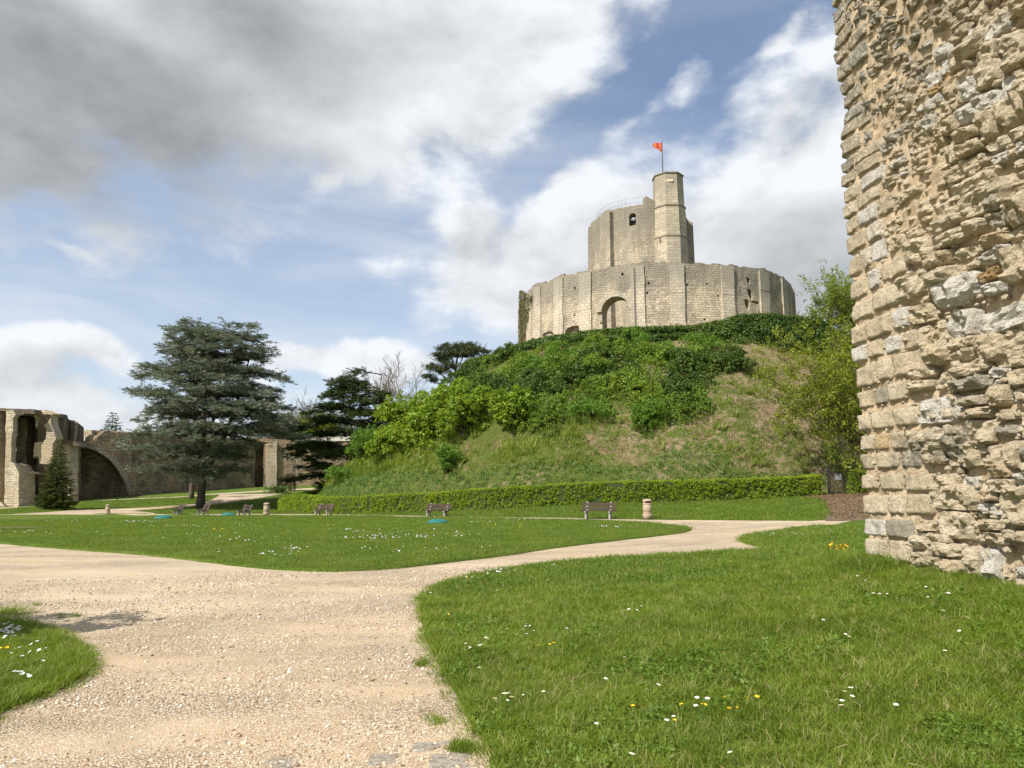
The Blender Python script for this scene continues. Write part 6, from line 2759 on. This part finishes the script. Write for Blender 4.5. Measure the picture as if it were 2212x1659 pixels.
# iron gate
M_iron = plain('rusty dark iron', (0.050, 0.043, 0.036), .7, .3)
gp0, gp1 = hit(1792, 1068), hit(1834, 1065)
gate = thing('iron_gate', 'narrow dark iron bar gate between two hedge ends at the foot of the mound', 'gate', gp0)
gd = Vector((gp1.x - gp0.x, gp1.y - gp0.y, 0))
gw = 42 * gp0.y / FPX
gdir = Vector((math.cos(R(2)), math.sin(R(2)), 0))
gh = 50 * gp0.y / FPX
for (s, w, hh) in ((0, .16, gh + .22), (gw, .10, gh + .05)):
    mb = MB()
    q = gdir * s
    mb.box(q.x - w / 2, q.x + w / 2, q.y - w / 2, q.y + w / 2, -.1, hh)
    mb.box(q.x - w / 2 - .02, q.x + w / 2 + .02, q.y - w / 2 - .02, q.y + w / 2 + .02, hh, hh + .05)
    mb.build('post', M_iron, gate)
for z in (.12, gh - .08):
    mb = MB()
    a, b_ = gdir * .1, gdir * (gw - .06)
    mb.tube([(a.x, a.y, z), (b_.x, b_.y, z)], .028, 6)
    mb.build('rail', M_iron, gate)
nb_ = 13
for k in range(nb_):
    q = gdir * (.14 + (gw - .26) * k / (nb_ - 1))
    mb = MB()
    mb.tube([(q.x, q.y, .05), (q.x, q.y, gh - .02)], .018, 5)
    mb.build('bar', M_iron, gate)
mb = MB()
q = gdir * (gw * .48)
mb.box(q.x - .22, q.x + .22, q.y - .045, q.y - .03, gh - .62, gh - .22)
mb.build('sign_plate', plain('grey enamel sign', (0.22, 0.23, 0.24), .5), gate)

# rose arbour beyond the hedge end
ab = hit(626, 1060.5)
arb = thing('rose_arbour', 'small iron arbour topped by a brown leafless climbing rose left of the hedge', 'arbour', ab)
sA = ab.y / FPX
for k in range(4):
    a = k * math.pi / 2 + .4
    mb = MB()
    x, y = math.cos(a) * 9 * sA, math.sin(a) * 9 * sA
    mb.tube([(x, y, 0), (x, y, 22 * sA), (x * .6, y * .6, 30 * sA), (0, 0, 33 * sA)], .045, 5)
    mb.build('arch_rod', M_iron, arb)
k = 420
g = rng.normal(0, 1, (k, 3))
g /= np.linalg.norm(g, axis=1)[:, None]
g *= rng.uniform(.4, 1, k)[:, None] ** .4
P = g * np.array([13 * sA, 13 * sA, 8 * sA]) + np.array([0, 0, 28 * sA])
for kk in range(4):
    a = kk * math.pi / 2 + .4
    x, y = math.cos(a) * 9 * sA, math.sin(a) * 9 * sA
    P = np.concatenate([P, np.stack([x + rng.normal(0, .12, 50), y + rng.normal(0, .12, 50), rng.uniform(0, 26 * sA, 50)], 1)])
L_rose = leafmat('brown rose canes', (0.085, 0.055, 0.03), (0.15, 0.13, 0.05), .1, 1)
t_rose = [template('cane_cluster', *leafclump(12, .25, .12, 301, .8), L_rose)]
foliage('canes', t_rose, P, rrot(len(P), .6), rng.uniform(.8, 1.3, len(P)), parent=arb)
p_ = hit(600, 1066)
root = thing('low_shrub', 'low dark shrub on the grass beside the path left of the arbour', 'bush', p_)
mb = MB()
for k in range(5):
    mb.tube([(0, 0, 0), (math.cos(k * 1.3) * .5, math.sin(k * 1.3) * .5, .7)], [.04, .015], 4)
mb.build('stems', M_bark, root)
g = rng.normal(0, .5, (160, 3)) * np.array([1.5, .8, .45]) + np.array([0, 0, .6])
g[:, 2] = np.abs(g[:, 2])
foliage('leaves', t_laurel, g, rrot(160, .5), rng.uniform(.6, 1, 160), parent=root)

# ================================================================== GRASS BLADES, FLOWERS, PEBBLES
L_grass = leafmat('lawn grass blades', (0.10, 0.165, 0.014), (0.24, 0.32, 0.042), .4, 1.3, (0.30, 0.30, 0.10))
L_grassf = leafmat('far lawn grass blades', (0.095, 0.16, 0.016), (0.20, 0.26, 0.038), .35, .7)
t_g = [template('grass_tuft', *bladetuft(16, .060, .0052, 1.6, s, 1.0, 3, .05), L_grass) for s in range(4)]
t_gf = [template('grass_tuft', *bladetuft(13, .062, .010, 2.2, s + 9, .9, 2, .07), L_grassf) for s in range(3)]
t_gl = [template('grass_tuft', *bladetuft(14, .24, .0075, 2.0, s + 19, .8, 4, .05), L_grass) for s in range(3)]


def lawn_z(x, y, lift):
    return terrain(x, y) + lift


def sample_poly(poly, n, rmin, rmax, k=1.0):
    """points inside an outline, denser towards the path where one stands"""
    az0, az1 = R(-46), R(50)
    out = []
    r_ = rng.uniform(rmin, rmax, n)
    a = rng.uniform(az0, az1, n)
    x, y = r_ * np.sin(a), r_ * np.cos(a)
    ok = inside(poly, x, y)
    return x[ok], y[ok], r_[ok]


pFx, pFy, pFr = sample_poly(LAWNS['F'], 100000, 2.2, 26)
cell_n = np.array([mnoise.noise(Vector((a * 1.1, c * 1.1, 0))) for a, c in zip(pFx, pFy)])
uW = (pFx - WC.x) * WU.x + (pFy - WC.y) * WU.y
hW = (pFx - WC.x) * WN.x + (pFy - WC.y) * WN.y
okw = ~((hW < -.02) & (uW > 0))
pFx, pFy, pFr, cell_n, hW, uW = [q[okw] for q in (pFx, pFy, pFr, cell_n, hW, uW)]
near = pFr < 11
s_ = (1 + .16 * cell_n * 2) * (.85 + .035 * pFr) * rng.uniform(.75, 1.2, len(pFx))
z = lawn_z(pFx, pFy, .045)
P = np.stack([pFx, pFy, z], 1)
o = scatter('lawn_grass', t_g, P[near], rrot(near.sum(), .15), s_[near], kind='stuff')
tag(o, 'dense green grass of the foreground lawn')
o = scatter('lawn_grass', t_gf, P[~near], rrot((~near).sum(), .15), s_[~near] * .8, kind='stuff')
tag(o, 'green grass of the lawn beyond, up to the path')
x, y, r_ = sample_poly(LAWNS['A'], 150000, 12, 62)
P = np.stack([x, y, lawn_z(x, y, .05)], 1)
sA_ = rng.uniform(.6, 1.1, len(x)) * (.8 + .012 * r_)
o = scatter('lawn_grass', t_gf, P, rrot(len(x), .15), sA_, kind='stuff')
tag(o, 'green grass of the central oval lawn')
n = 60000
x, y = rng.uniform(-12, -2, n), rng.uniform(2.5, 11, n)
ok = inside(LAWNS['G'], x, y)
x, y = x[ok][:14000], y[ok][:14000]
o = scatter('lawn_grass', t_g, np.stack([x, y, lawn_z(x, y, .04)], 1), rrot(len(x), .15), rng.uniform(.7, 1.15, len(x)), kind='stuff')
tag(o, 'green grass of the small lawn corner at lower left')
# fallen leaves on the bare ground by the gate
L_dead = leafmat('dead brown leaves', (0.10, 0.06, 0.03), (0.30, 0.20, 0.11), .1, 1.0)
t_dead = [template('dead_leaves', *leafclump(8, .25, .09, s + 401, .08, up=2.0), L_dead) for s in (1, 2)]
x, y = rng.uniform(14, 30, 9000), rng.uniform(28, 57, 9000)
ok = inside(gate_poly, x, y)
x, y = x[ok], y[ok]
o = scatter('leaf_litter', t_dead, np.stack([x, y, terrain(x, y) + .03], 1), rrot(len(x), .1), rng.uniform(.5, 1.1, len(x)), kind='stuff')
tag(o, 'brown leaf litter on the bare ground in front of the gate')
# the grass strips behind the lawn, up to the castle wall
n = 110000
r_ = 30 + 85 * rng.random(n) ** 1.4
a = rng.uniform(R(-38), R(30), n)
x, y = r_ * np.sin(a), r_ * np.cos(a)
ok = ~inside(court_poly, x, y) & ~inside(LAWNS['A'], x, y)
am = np.arctan2(y - MC.y, x - MC.x)
ok &= np.hypot(x - MC.x, y - MC.y) > hedge_r(np.where(am > 1.6, am - 2 * math.pi, am)) + .1
for sp_ in STRIPS:
    ok &= ~inside(sp_, x, y)
x, y, r_ = x[ok], y[ok], r_[ok]
o = scatter('far_grass', t_gf, np.stack([x, y, terrain(x, y) - .05], 1), rrot(len(x), .15), rng.uniform(.9, 1.6, len(x)) * (1 + .012 * r_), kind='stuff')
tag(o, 'mown grass between the paths and the hedge')
# clover and broad leaved weeds in patches, and dry tufts
L_clover = leafmat('dark clover leaves', (0.085, 0.155, 0.018), (0.18, 0.275, 0.04), .35, 1.5)
t_clover = [template('clover_clump', *leafclump(12, .05, .022, s + 501, .45, up=1.6), L_clover) for s in (1, 2)]
cn = np.array([mnoise.fractal(Vector((a * .9 + 3, c * .9, 5)), .8, 2, 3) for a, c in zip(pFx, pFy)])
sel = (cn > .16) & (rng.random(len(pFx)) < .30)
o = scatter('clover', t_clover, np.stack([pFx, pFy, lawn_z(pFx, pFy, .075)], 1)[sel], rrot(sel.sum(), .2), rng.uniform(.8, 1.6, sel.sum()) * (.9 + .03 * pFr[sel]), kind='stuff')
tag(o, 'clover and broad leaved weeds in the foreground lawn')
L_strawy = leafmat('dry lawn blades', (0.24, 0.22, 0.08), (0.42, 0.36, 0.17), .3, 1.5)
t_strawy = [template('dry_tuft', *bladetuft(7, .07, .005, 1.8, s + 511, 1.1, 3, .05), L_strawy) for s in (1, 2)]
sel = (cn < .02) & (rng.random(len(pFx)) < .10)
o = scatter('dry_blades', t_strawy, np.stack([pFx, pFy, lawn_z(pFx, pFy, .05)], 1)[sel], rrot(sel.sum(), .35), rng.uniform(.7, 1.2, sel.sum()), kind='stuff')
tag(o, 'dry straw coloured blades scattered through the foreground lawn')
# longer grass against the big wall and ragged tufts on the lawn edges
n = 2600
u_ = rng.uniform(-.9, 4.6, n)
h_ = np.abs(rng.normal(0, .30, n)) + .03
keep_ = rng.random(n) < np.where(u_ < .9, 1, .5)
u_, h_ = u_[keep_], h_[keep_]
x = WC.x + WU.x * u_ + WN.x * h_
y = WC.y + WU.y * u_ + WN.y * h_
o = scatter('long_grass', t_gl, np.stack([x, y, terrain(x, y) + .03], 1), rrot(len(x), .25), rng.uniform(.4, 1.05, len(x)) * (1.1 - .5 * np.clip(h_, 0, 1)) * np.where(u_ > 1.0, .62, 1.0), kind='stuff')
tag(o, 'long uncut grass at the foot of the stone wall')
E = np.concatenate([LAWNS['F'], LAWNS['G']])
E = E[(np.hypot(E[:, 0], E[:, 1]) < 14) & (E[:, 1] > 2)]
E = np.repeat(E, 16, axis=0) + rng.normal(0, .06, (len(E) * 16, 2))
E = E[rng.random(len(E)) < .7]
o = scatter('edge_grass', t_g, np.stack([E[:, 0], E[:, 1], terrain(E[:, 0], E[:, 1]) + .015], 1), rrot(len(E), .35), rng.uniform(.6, 1.15, len(E)), kind='stuff')
tag(o, 'ragged grass along the lawn edges')
# weeds creeping on the gravel
wx, wy = [], []
for (px, py, w, hgt, m) in [(20, 1325, 50, 16, 260), (150, 1332, 60, 4, 30), (1000, 1620, 22, 8, 150), (1010, 1330, 1, 1, 1), (915, 1437, 14, 5, 40), (940, 1560, 18, 12, 30), (80, 1308, 6, 2, 14)]:
    for k in range(m):
        p = hit(px + rng.normal(0, w / 2), py + rng.normal(0, hgt / 2))
        wx.append(p.x)
        wy.append(p.y)
wx, wy = np.array(wx), np.array(wy)
o = scatter('path_weeds', t_g, np.stack([wx, wy, terrain(wx, wy) + .004], 1), rrot(len(wx), .4), rng.uniform(.35, .8, len(wx)), kind='stuff')
tag(o, 'sparse weeds growing through the gravel')

# pebbles
def peb_mat():
    m, T, b = mat('loose flint pebbles')
    r = T.rand()
    c = T.mix(r, (0.36, 0.27, 0.18), (0.66, 0.56, 0.43))
    c = T.mix(T.ramp(r, .90, .91), c, (.72, .68, .6))
    c = T.mix(T.ramp(r, .08, .07), c, (.24, .17, .12))
    T.put(b.inputs['Base Color'], c)
    b.inputs['Roughness'].default_value = .8
    return m


t_peb = [template('pebble', ICO_V * np.array([1, .75, .5]), ICO_F, peb_mat())]
n = 200000
r_ = rng.uniform(2.2, 16, n)
a = rng.uniform(R(-46), R(40), n)
x, y = r_ * np.sin(a), r_ * np.cos(a)
ok = inside(court_poly, x, y)
for k in 'AFG':
    ok &= ~inside(LAWNS[k], x, y)
x, y, r_ = x[ok], y[ok], r_[ok]
dn = np.array([mnoise.fractal(Vector((a_ * .5, c_ * 1.0, 2)), .8, 2, 3) for a_, c_ in zip(x, y)])
ok = rng.random(len(x)) < np.clip(.40 + dn * 1.3, .08, .9)
x, y, r_ = x[ok][:75000], y[ok][:75000], r_[ok][:75000]
s_ = np.clip(np.exp(rng.normal(math.log(.0062), .42, len(x))), .003, .018) * (.9 + .045 * r_)
o = scatter('gravel', t_peb, np.stack([x, y, terrain(x, y) + .004 + s_ * .25], 1), rrot(len(x), .4), s_, kind='stuff')
tag(o, 'loose pale flint pebbles on the path')

# flat stones set in the path at the bottom edge
M_slab = soil_material('lichen grey paving stone', (0.36, 0.31, 0.24), (0.56, 0.51, 0.42), 22)
for i, (pts, lab) in enumerate([
    ([(880, 1612), (935, 1604), (985, 1598), (1040, 1590), (1046, 1600), (1000, 1606), (960, 1612), (930, 1625), (885, 1630)], 'narrow grey flat stone at the path edge above the moss patch'),
    ([(930, 1632), (980, 1626), (1030, 1618), (1050, 1632), (1052, 1662), (990, 1672), (925, 1668), (918, 1645)], 'broad grey flat stone in the path beside the lawn tip'),
    ([(560, 1650), (610, 1636), (655, 1634), (668, 1648), (640, 1672), (560, 1690)], 'rough grey stone half buried in the gravel at the bottom edge'),
    ([(800, 1626), (860, 1612), (880, 1625), (885, 1645), (840, 1655), (790, 1660)], 'worn pebbly grey stone left of the two flat ones')]):
    W_ = [hit(*p) for p in pts]
    poly = smooth_poly([(p.x, p.y) for p in W_], .03, .012)
    c = poly.mean(0)
    zb = gz(*c)
    n = len(poly)
    vs, fs = [], []
    rings = 6
    for q in range(rings + 1):
        t = q / rings
        for k in range(n):
            p = c + (poly[k] - c) * (1 - t * .97)
            zz = .000 + (.008 * (1 - (1 - t) ** 4) if q else -.03) + .010 * mnoise.fractal(Vector((p[0] * 9, p[1] * 9, i)), .8, 2, 3)
            vs.append((p[0] - c[0], p[1] - c[1], zz))
    for q in range(rings):
        for k in range(n):
            fs.append((q * n + k, q * n + (k + 1) % n, (q + 1) * n + (k + 1) % n, (q + 1) * n + k))
    fs.append(tuple(range(rings * n, (rings + 1) * n)))
    o = obj('paving_stone', vs, fs, M_slab, None, False, loc=(c[0], c[1], zb))
    tag(o, lab, 'stone', 'flat stones in the path')

# daisies and buttercups, each its own plant
L_pet = plain('white petals', (0.80, 0.80, 0.78), .7, var=.02)
L_eye = plain('yellow daisy eye', (0.75, 0.50, 0.04), .7, var=.05)
L_but = plain('glossy yellow petals', (0.85, 0.58, 0.015), .35, var=.03)
L_stem = plain('green stems', (0.08, 0.16, 0.03), .7, var=.1)


def petals(n, r0, r1, w, cup, droop=0):
    vs, fs = [], []
    for k in range(n):
        a = 2 * math.pi * k / n
        c, s = math.cos(a), math.sin(a)
        o = len(vs)
        for (rr_, ww, z) in ((r0, w * .5, 0), (r1 * .7, w, cup * .5), (r1, w * .55, cup)):
            vs += [(c * rr_ - s * ww, s * rr_ + c * ww, z), (c * rr_ + s * ww, s * rr_ - c * ww, z)]
        fs += [(o, o + 1, o + 3, o + 2), (o + 2, o + 3, o + 5, o + 4)]
    return vs, fs


def flower(name, label, cat, group, daisy=True):
    root = thing(name, label, cat, group=group)
    hgt = .085 if daisy else .12
    mb = MB()
    mb.tube([(0, 0, 0), (.004, .002, hgt * .5), (0, 0, hgt)], .0012, 4)
    mb.build('stem', L_stem, root)
    if daisy:
        vs, fs = petals(16, .003, .0135, .0022, .002)
    else:
        vs, fs = petals(5, .001, .012, .0075, .006)
    mb = MB()
    mb.add([(x, y, z + hgt) for x, y, z in vs], fs)
    mb.build('petals', L_pet if daisy else L_but, root)
    mb = MB()
    mb.lathe([(.0045, hgt - .001), (.0042, hgt + .0022), (.001, hgt + .0035)], 8)
    mb.build('eye', L_eye, root)
    return root


def f_px(z):
    return 864 + z[0] * .6094, 1188 + z[1] * .6094


wh = [(855,212),(838,225),(813,229),(802,231),(1502,262),(1576,320),(1590,327),(822,387),(800,398),(1843,403),(1847,427),(1933,386),(2002,312),(2006,262),(1952,203),(1929,241),(1876,179),(1902,166),(1925,162),(1940,173),(1870,143),(1647,121),(1683,171),(1708,176),(1740,170),(1622,112),(1397,57),(1473,75),(1394,92),(1529,554),(1562,575),(1575,537),(1602,526),(1594,555),(1577,563),(1575,585),(1887,535),(1763,588),(1058,573),(1055,551),(1093,560),(970,612),(939,638),(883,637),(693,641),(1194,763),(812,770),(863,527),(900,507),(513,528),(441,534),(372,555),(398,560),(370,545),(382,542),(288,441),(327,563),(225,375),(233,355),(237,365),(257,360),(270,363),(281,358),(293,350),(297,332),(312,342),(415,314),(440,300),(452,297),(462,293),(470,300),(448,310),(378,302),(590,292),(203,150),(112,165),(370,135),(378,150),(372,165),(345,158),(530,116),(725,480)]
ye = [(1025,590),(966,631),(1070,576),(1077,600),(1157,615),(1202,596),(1218,567),(1265,559),(1162,558),(834,607),(885,612),(505,362),(537,346),(540,356),(532,352),(168,250),(203,117),(215,120),(235,114),(684,67)]
for (lst, nm, lab, cat_, grp, dz, dai) in (
        (wh, 'daisy', 'small white daisy with yellow eye in the foreground lawn', 'daisy', 'daisies in the foreground lawn', .10, True),
        (ye, 'buttercup', 'small glossy yellow buttercup in the foreground lawn', 'buttercup', 'buttercups in the foreground lawn', .135, False)):
    first = None
    for q in lst:
        px, py = f_px(q)
        p = hit(px, py)
        p2 = hit(px, py + dz * FPX / max(p.y, 2.5) * .85)
        p2.z = gz(p2.x, p2.y) + .035
        o = flower(nm, lab, cat_, grp, dai) if first is None else copy_tree(first)
        first = first or o
        o.location = p2
        if dai:
            if py > 1490 and px > 1780:
                o['label'] = 'white daisy in the loose cluster at the lower right of the lawn'
            elif px > 1780 and py < 1330:
                o['label'] = 'white daisy in the grass just below the foot of the stone wall'
            elif px > 1780:
                o['label'] = 'white daisy scattered in the middle of the lawn below the stone wall'
            elif py > 1500 and px > 1380:
                o['label'] = 'white daisy growing among the yellow buttercups'
            elif px < 1060 and py > 1450:
                o['label'] = 'white daisy near the lowest stretch of the path edge'
            elif px < 1060:
                o['label'] = 'white daisy in the small group beside the curve of the path'
            elif 1100 < px < 1170 and 1360 < py < 1400:
                o['label'] = 'white daisy in the dense tuft of daisies left of the lawn centre'
            elif py < 1300:
                o['label'] = 'white daisy near the far edge of the foreground lawn'
        else:
            if py > 1500:
                o['label'] = 'glossy yellow buttercup in the row at the front of the lawn'
            elif 1150 < px < 1210:
                o['label'] = 'yellow buttercup in the trio behind the front row'
            elif py < 1280:
                o['label'] = 'yellow buttercup at the far tip of the foreground lawn'
            else:
                o['label'] = 'single yellow buttercup near the curve of the path edge'
        sc_ = random.uniform(.9, 1.25)
        o.scale = (sc_ * random.uniform(.85, 1.1), sc_ * random.uniform(.85, 1.1), sc_)
        o.rotation_euler = (random.uniform(-.1, .35), random.uniform(-.3, .3), random.uniform(0, 6))
vs, fs = petals(9, .0, .0145, .0045, .003)
fs = [t for f in fs for t in ((f[0], f[1], f[2]), (f[0], f[2], f[3]))]
t_d = [template('daisy_head', vs, fs, L_pet)]
vs2, fs2 = petals(5, .0, .014, .008, .005)
fs2 = [t for f in fs2 for t in ((f[0], f[1], f[2]), (f[0], f[2], f[3]))]
t_y = [template('buttercup_head', vs2, fs2, L_but)]
patch = [(630, 1193, 22, 6, 60), (590, 1204, 40, 6, 40), (800, 1166, 70, 6, 110), (870, 1158, 60, 8, 60), (920, 1166, 30, 5, 50), (300, 1129, 50, 3, 110), (140, 1127, 60, 3, 70), (390, 1139.5, 55, 1.5, 90), (1000, 1158, 40, 7, 60),
         (760, 1150, 70, 6, 50), (980, 1120, 80, 3, 60), (1060, 1131, 60, 2, 40), (1330, 1142, 60, 5, 50), (50, 1153, 50, 4, 50), (200, 1156, 40, 4, 30), (470, 1190, 30, 10, 12), (1110, 1125, 50, 2, 30), (540, 1136, 60, 5, 30), (1280, 1113, 60, 3, 50), (500, 1165, 120, 14, 50), (900, 1190, 180, 12, 40)]
patchF = [(1680, 1160, 45, 6, 130), (1780, 1150, 50, 6, 50), (1090, 1242, 50, 5, 60), (1010, 1258, 40, 6, 20), (1200, 1228, 90, 6, 30), (1140, 1374, 10, 6, 10), (1850, 1150, 30, 8, 20)]
patchG = [(20, 1378, 28, 16, 90), (60, 1420, 50, 30, 30), (50, 1480, 40, 10, 12)]
for (pl, lift, lab) in ((patch, .10, 'patches of tiny white daisies in the central lawn'), (patchF, .09, 'patches of white daisies at the far edge of the right lawn'), (patchG, .085, 'white daisies crowded in the lower left lawn corner')):
    P = []
    for (px, py, sx_, sy_, m) in pl:
        for k in range(m):
            p = hit(px + rng.normal(0, sx_ * .55), py + rng.normal(0, sy_ * .5))
            P.append((p.x, p.y, p.z + lift))
    P = np.array(P)
    P = P[rng.random(len(P)) < .62]
    d = np.hypot(P[:, 0], P[:, 1])
    ok = np.zeros(len(P), bool)
    for k in 'AFG':
        ok |= inside(LAWNS[k], P[:, 0], P[:, 1])
    P, d = P[ok], d[ok]
    o = scatter('daisies', t_d, P, rrot(len(P), .25), (1.0 + .022 * d) * rng.uniform(.8, 1.2, len(P)), kind='stuff')
    tag(o, lab)
P = []
for (px, py, sx_, sy_, m) in [(470, 1147, 12, 2, 12), (710, 1138, 10, 1, 8), (1308, 1131, 6, 1, 8), (700, 1123, 8, 1, 6), (10, 1425, 14, 3, 5), (1110, 1140, 80, 8, 8)]:
    for k in range(m):
        p = hit(px + rng.normal(0, sx_ * .6), py + rng.normal(0, sy_ * .5))
        P.append((p.x, p.y, p.z + .10))
P = np.array(P)
o = scatter('buttercups', t_y, P, rrot(len(P), .25), 1.2 + .02 * np.hypot(P[:, 0], P[:, 1]), kind='stuff')
tag(o, 'scattered yellow buttercups in the central lawn')

# wallflower clump by the corner of the big wall
wf = hit(1812, 1218)
root = thing('wallflower', 'orange yellow wallflower spikes with strap leaves by the corner of the stone wall', 'flower', wf)
mb = MB()
heads = []
for k in range(5):
    x, y = random.gauss(0, .08), random.gauss(0, .08)
    h_ = random.uniform(.16, .30)
    mb.tube([(x * .4, y * .4, 0), (x * .8, y * .8, h_ * .5), (x, y, h_)], [.005, .003], 4) if False else mb.tube([(x * .4, y * .4, 0), (x * .8, y * .8, h_ * .5), (x, y, h_)], .004, 4)
    for q in range(9):
        heads.append((x + random.gauss(0, .016), y + random.gauss(0, .016), h_ - random.uniform(-.02, .08)))
mb.build('stems', L_stem, root)
L_wf = plain('orange yellow petals', (0.85, 0.42, 0.01), .6, var=.1)
t_wf = [template('blossom', np.array(vs2) * 1.0, fs2, L_wf)]
foliage('blossoms', t_wf, heads, rrot(len(heads), .6), rng.uniform(.75, 1.1, len(heads)), parent=root)
V, F = bladetuft(46, .30, .016, 4, 77, .9, 4, .07)
obj('leaves', V, F, L_grass, root)

# young tree and marker post standing just left of the view; their shadows reach the path
clump_tree('young_tree', 'young leafy tree standing beside the path left of the view', Vector((-7.5, 7.2, gz(-7.5, 7.2))), 61, 3.4, .05, 4, t_elder, .8, 3, .06, .7, .35, M_bark, nleaf=2, leafprob=.9, length=.9, jit=.12, nstart=5, minr=.006)
print('foliage triangles', NTRI[0])
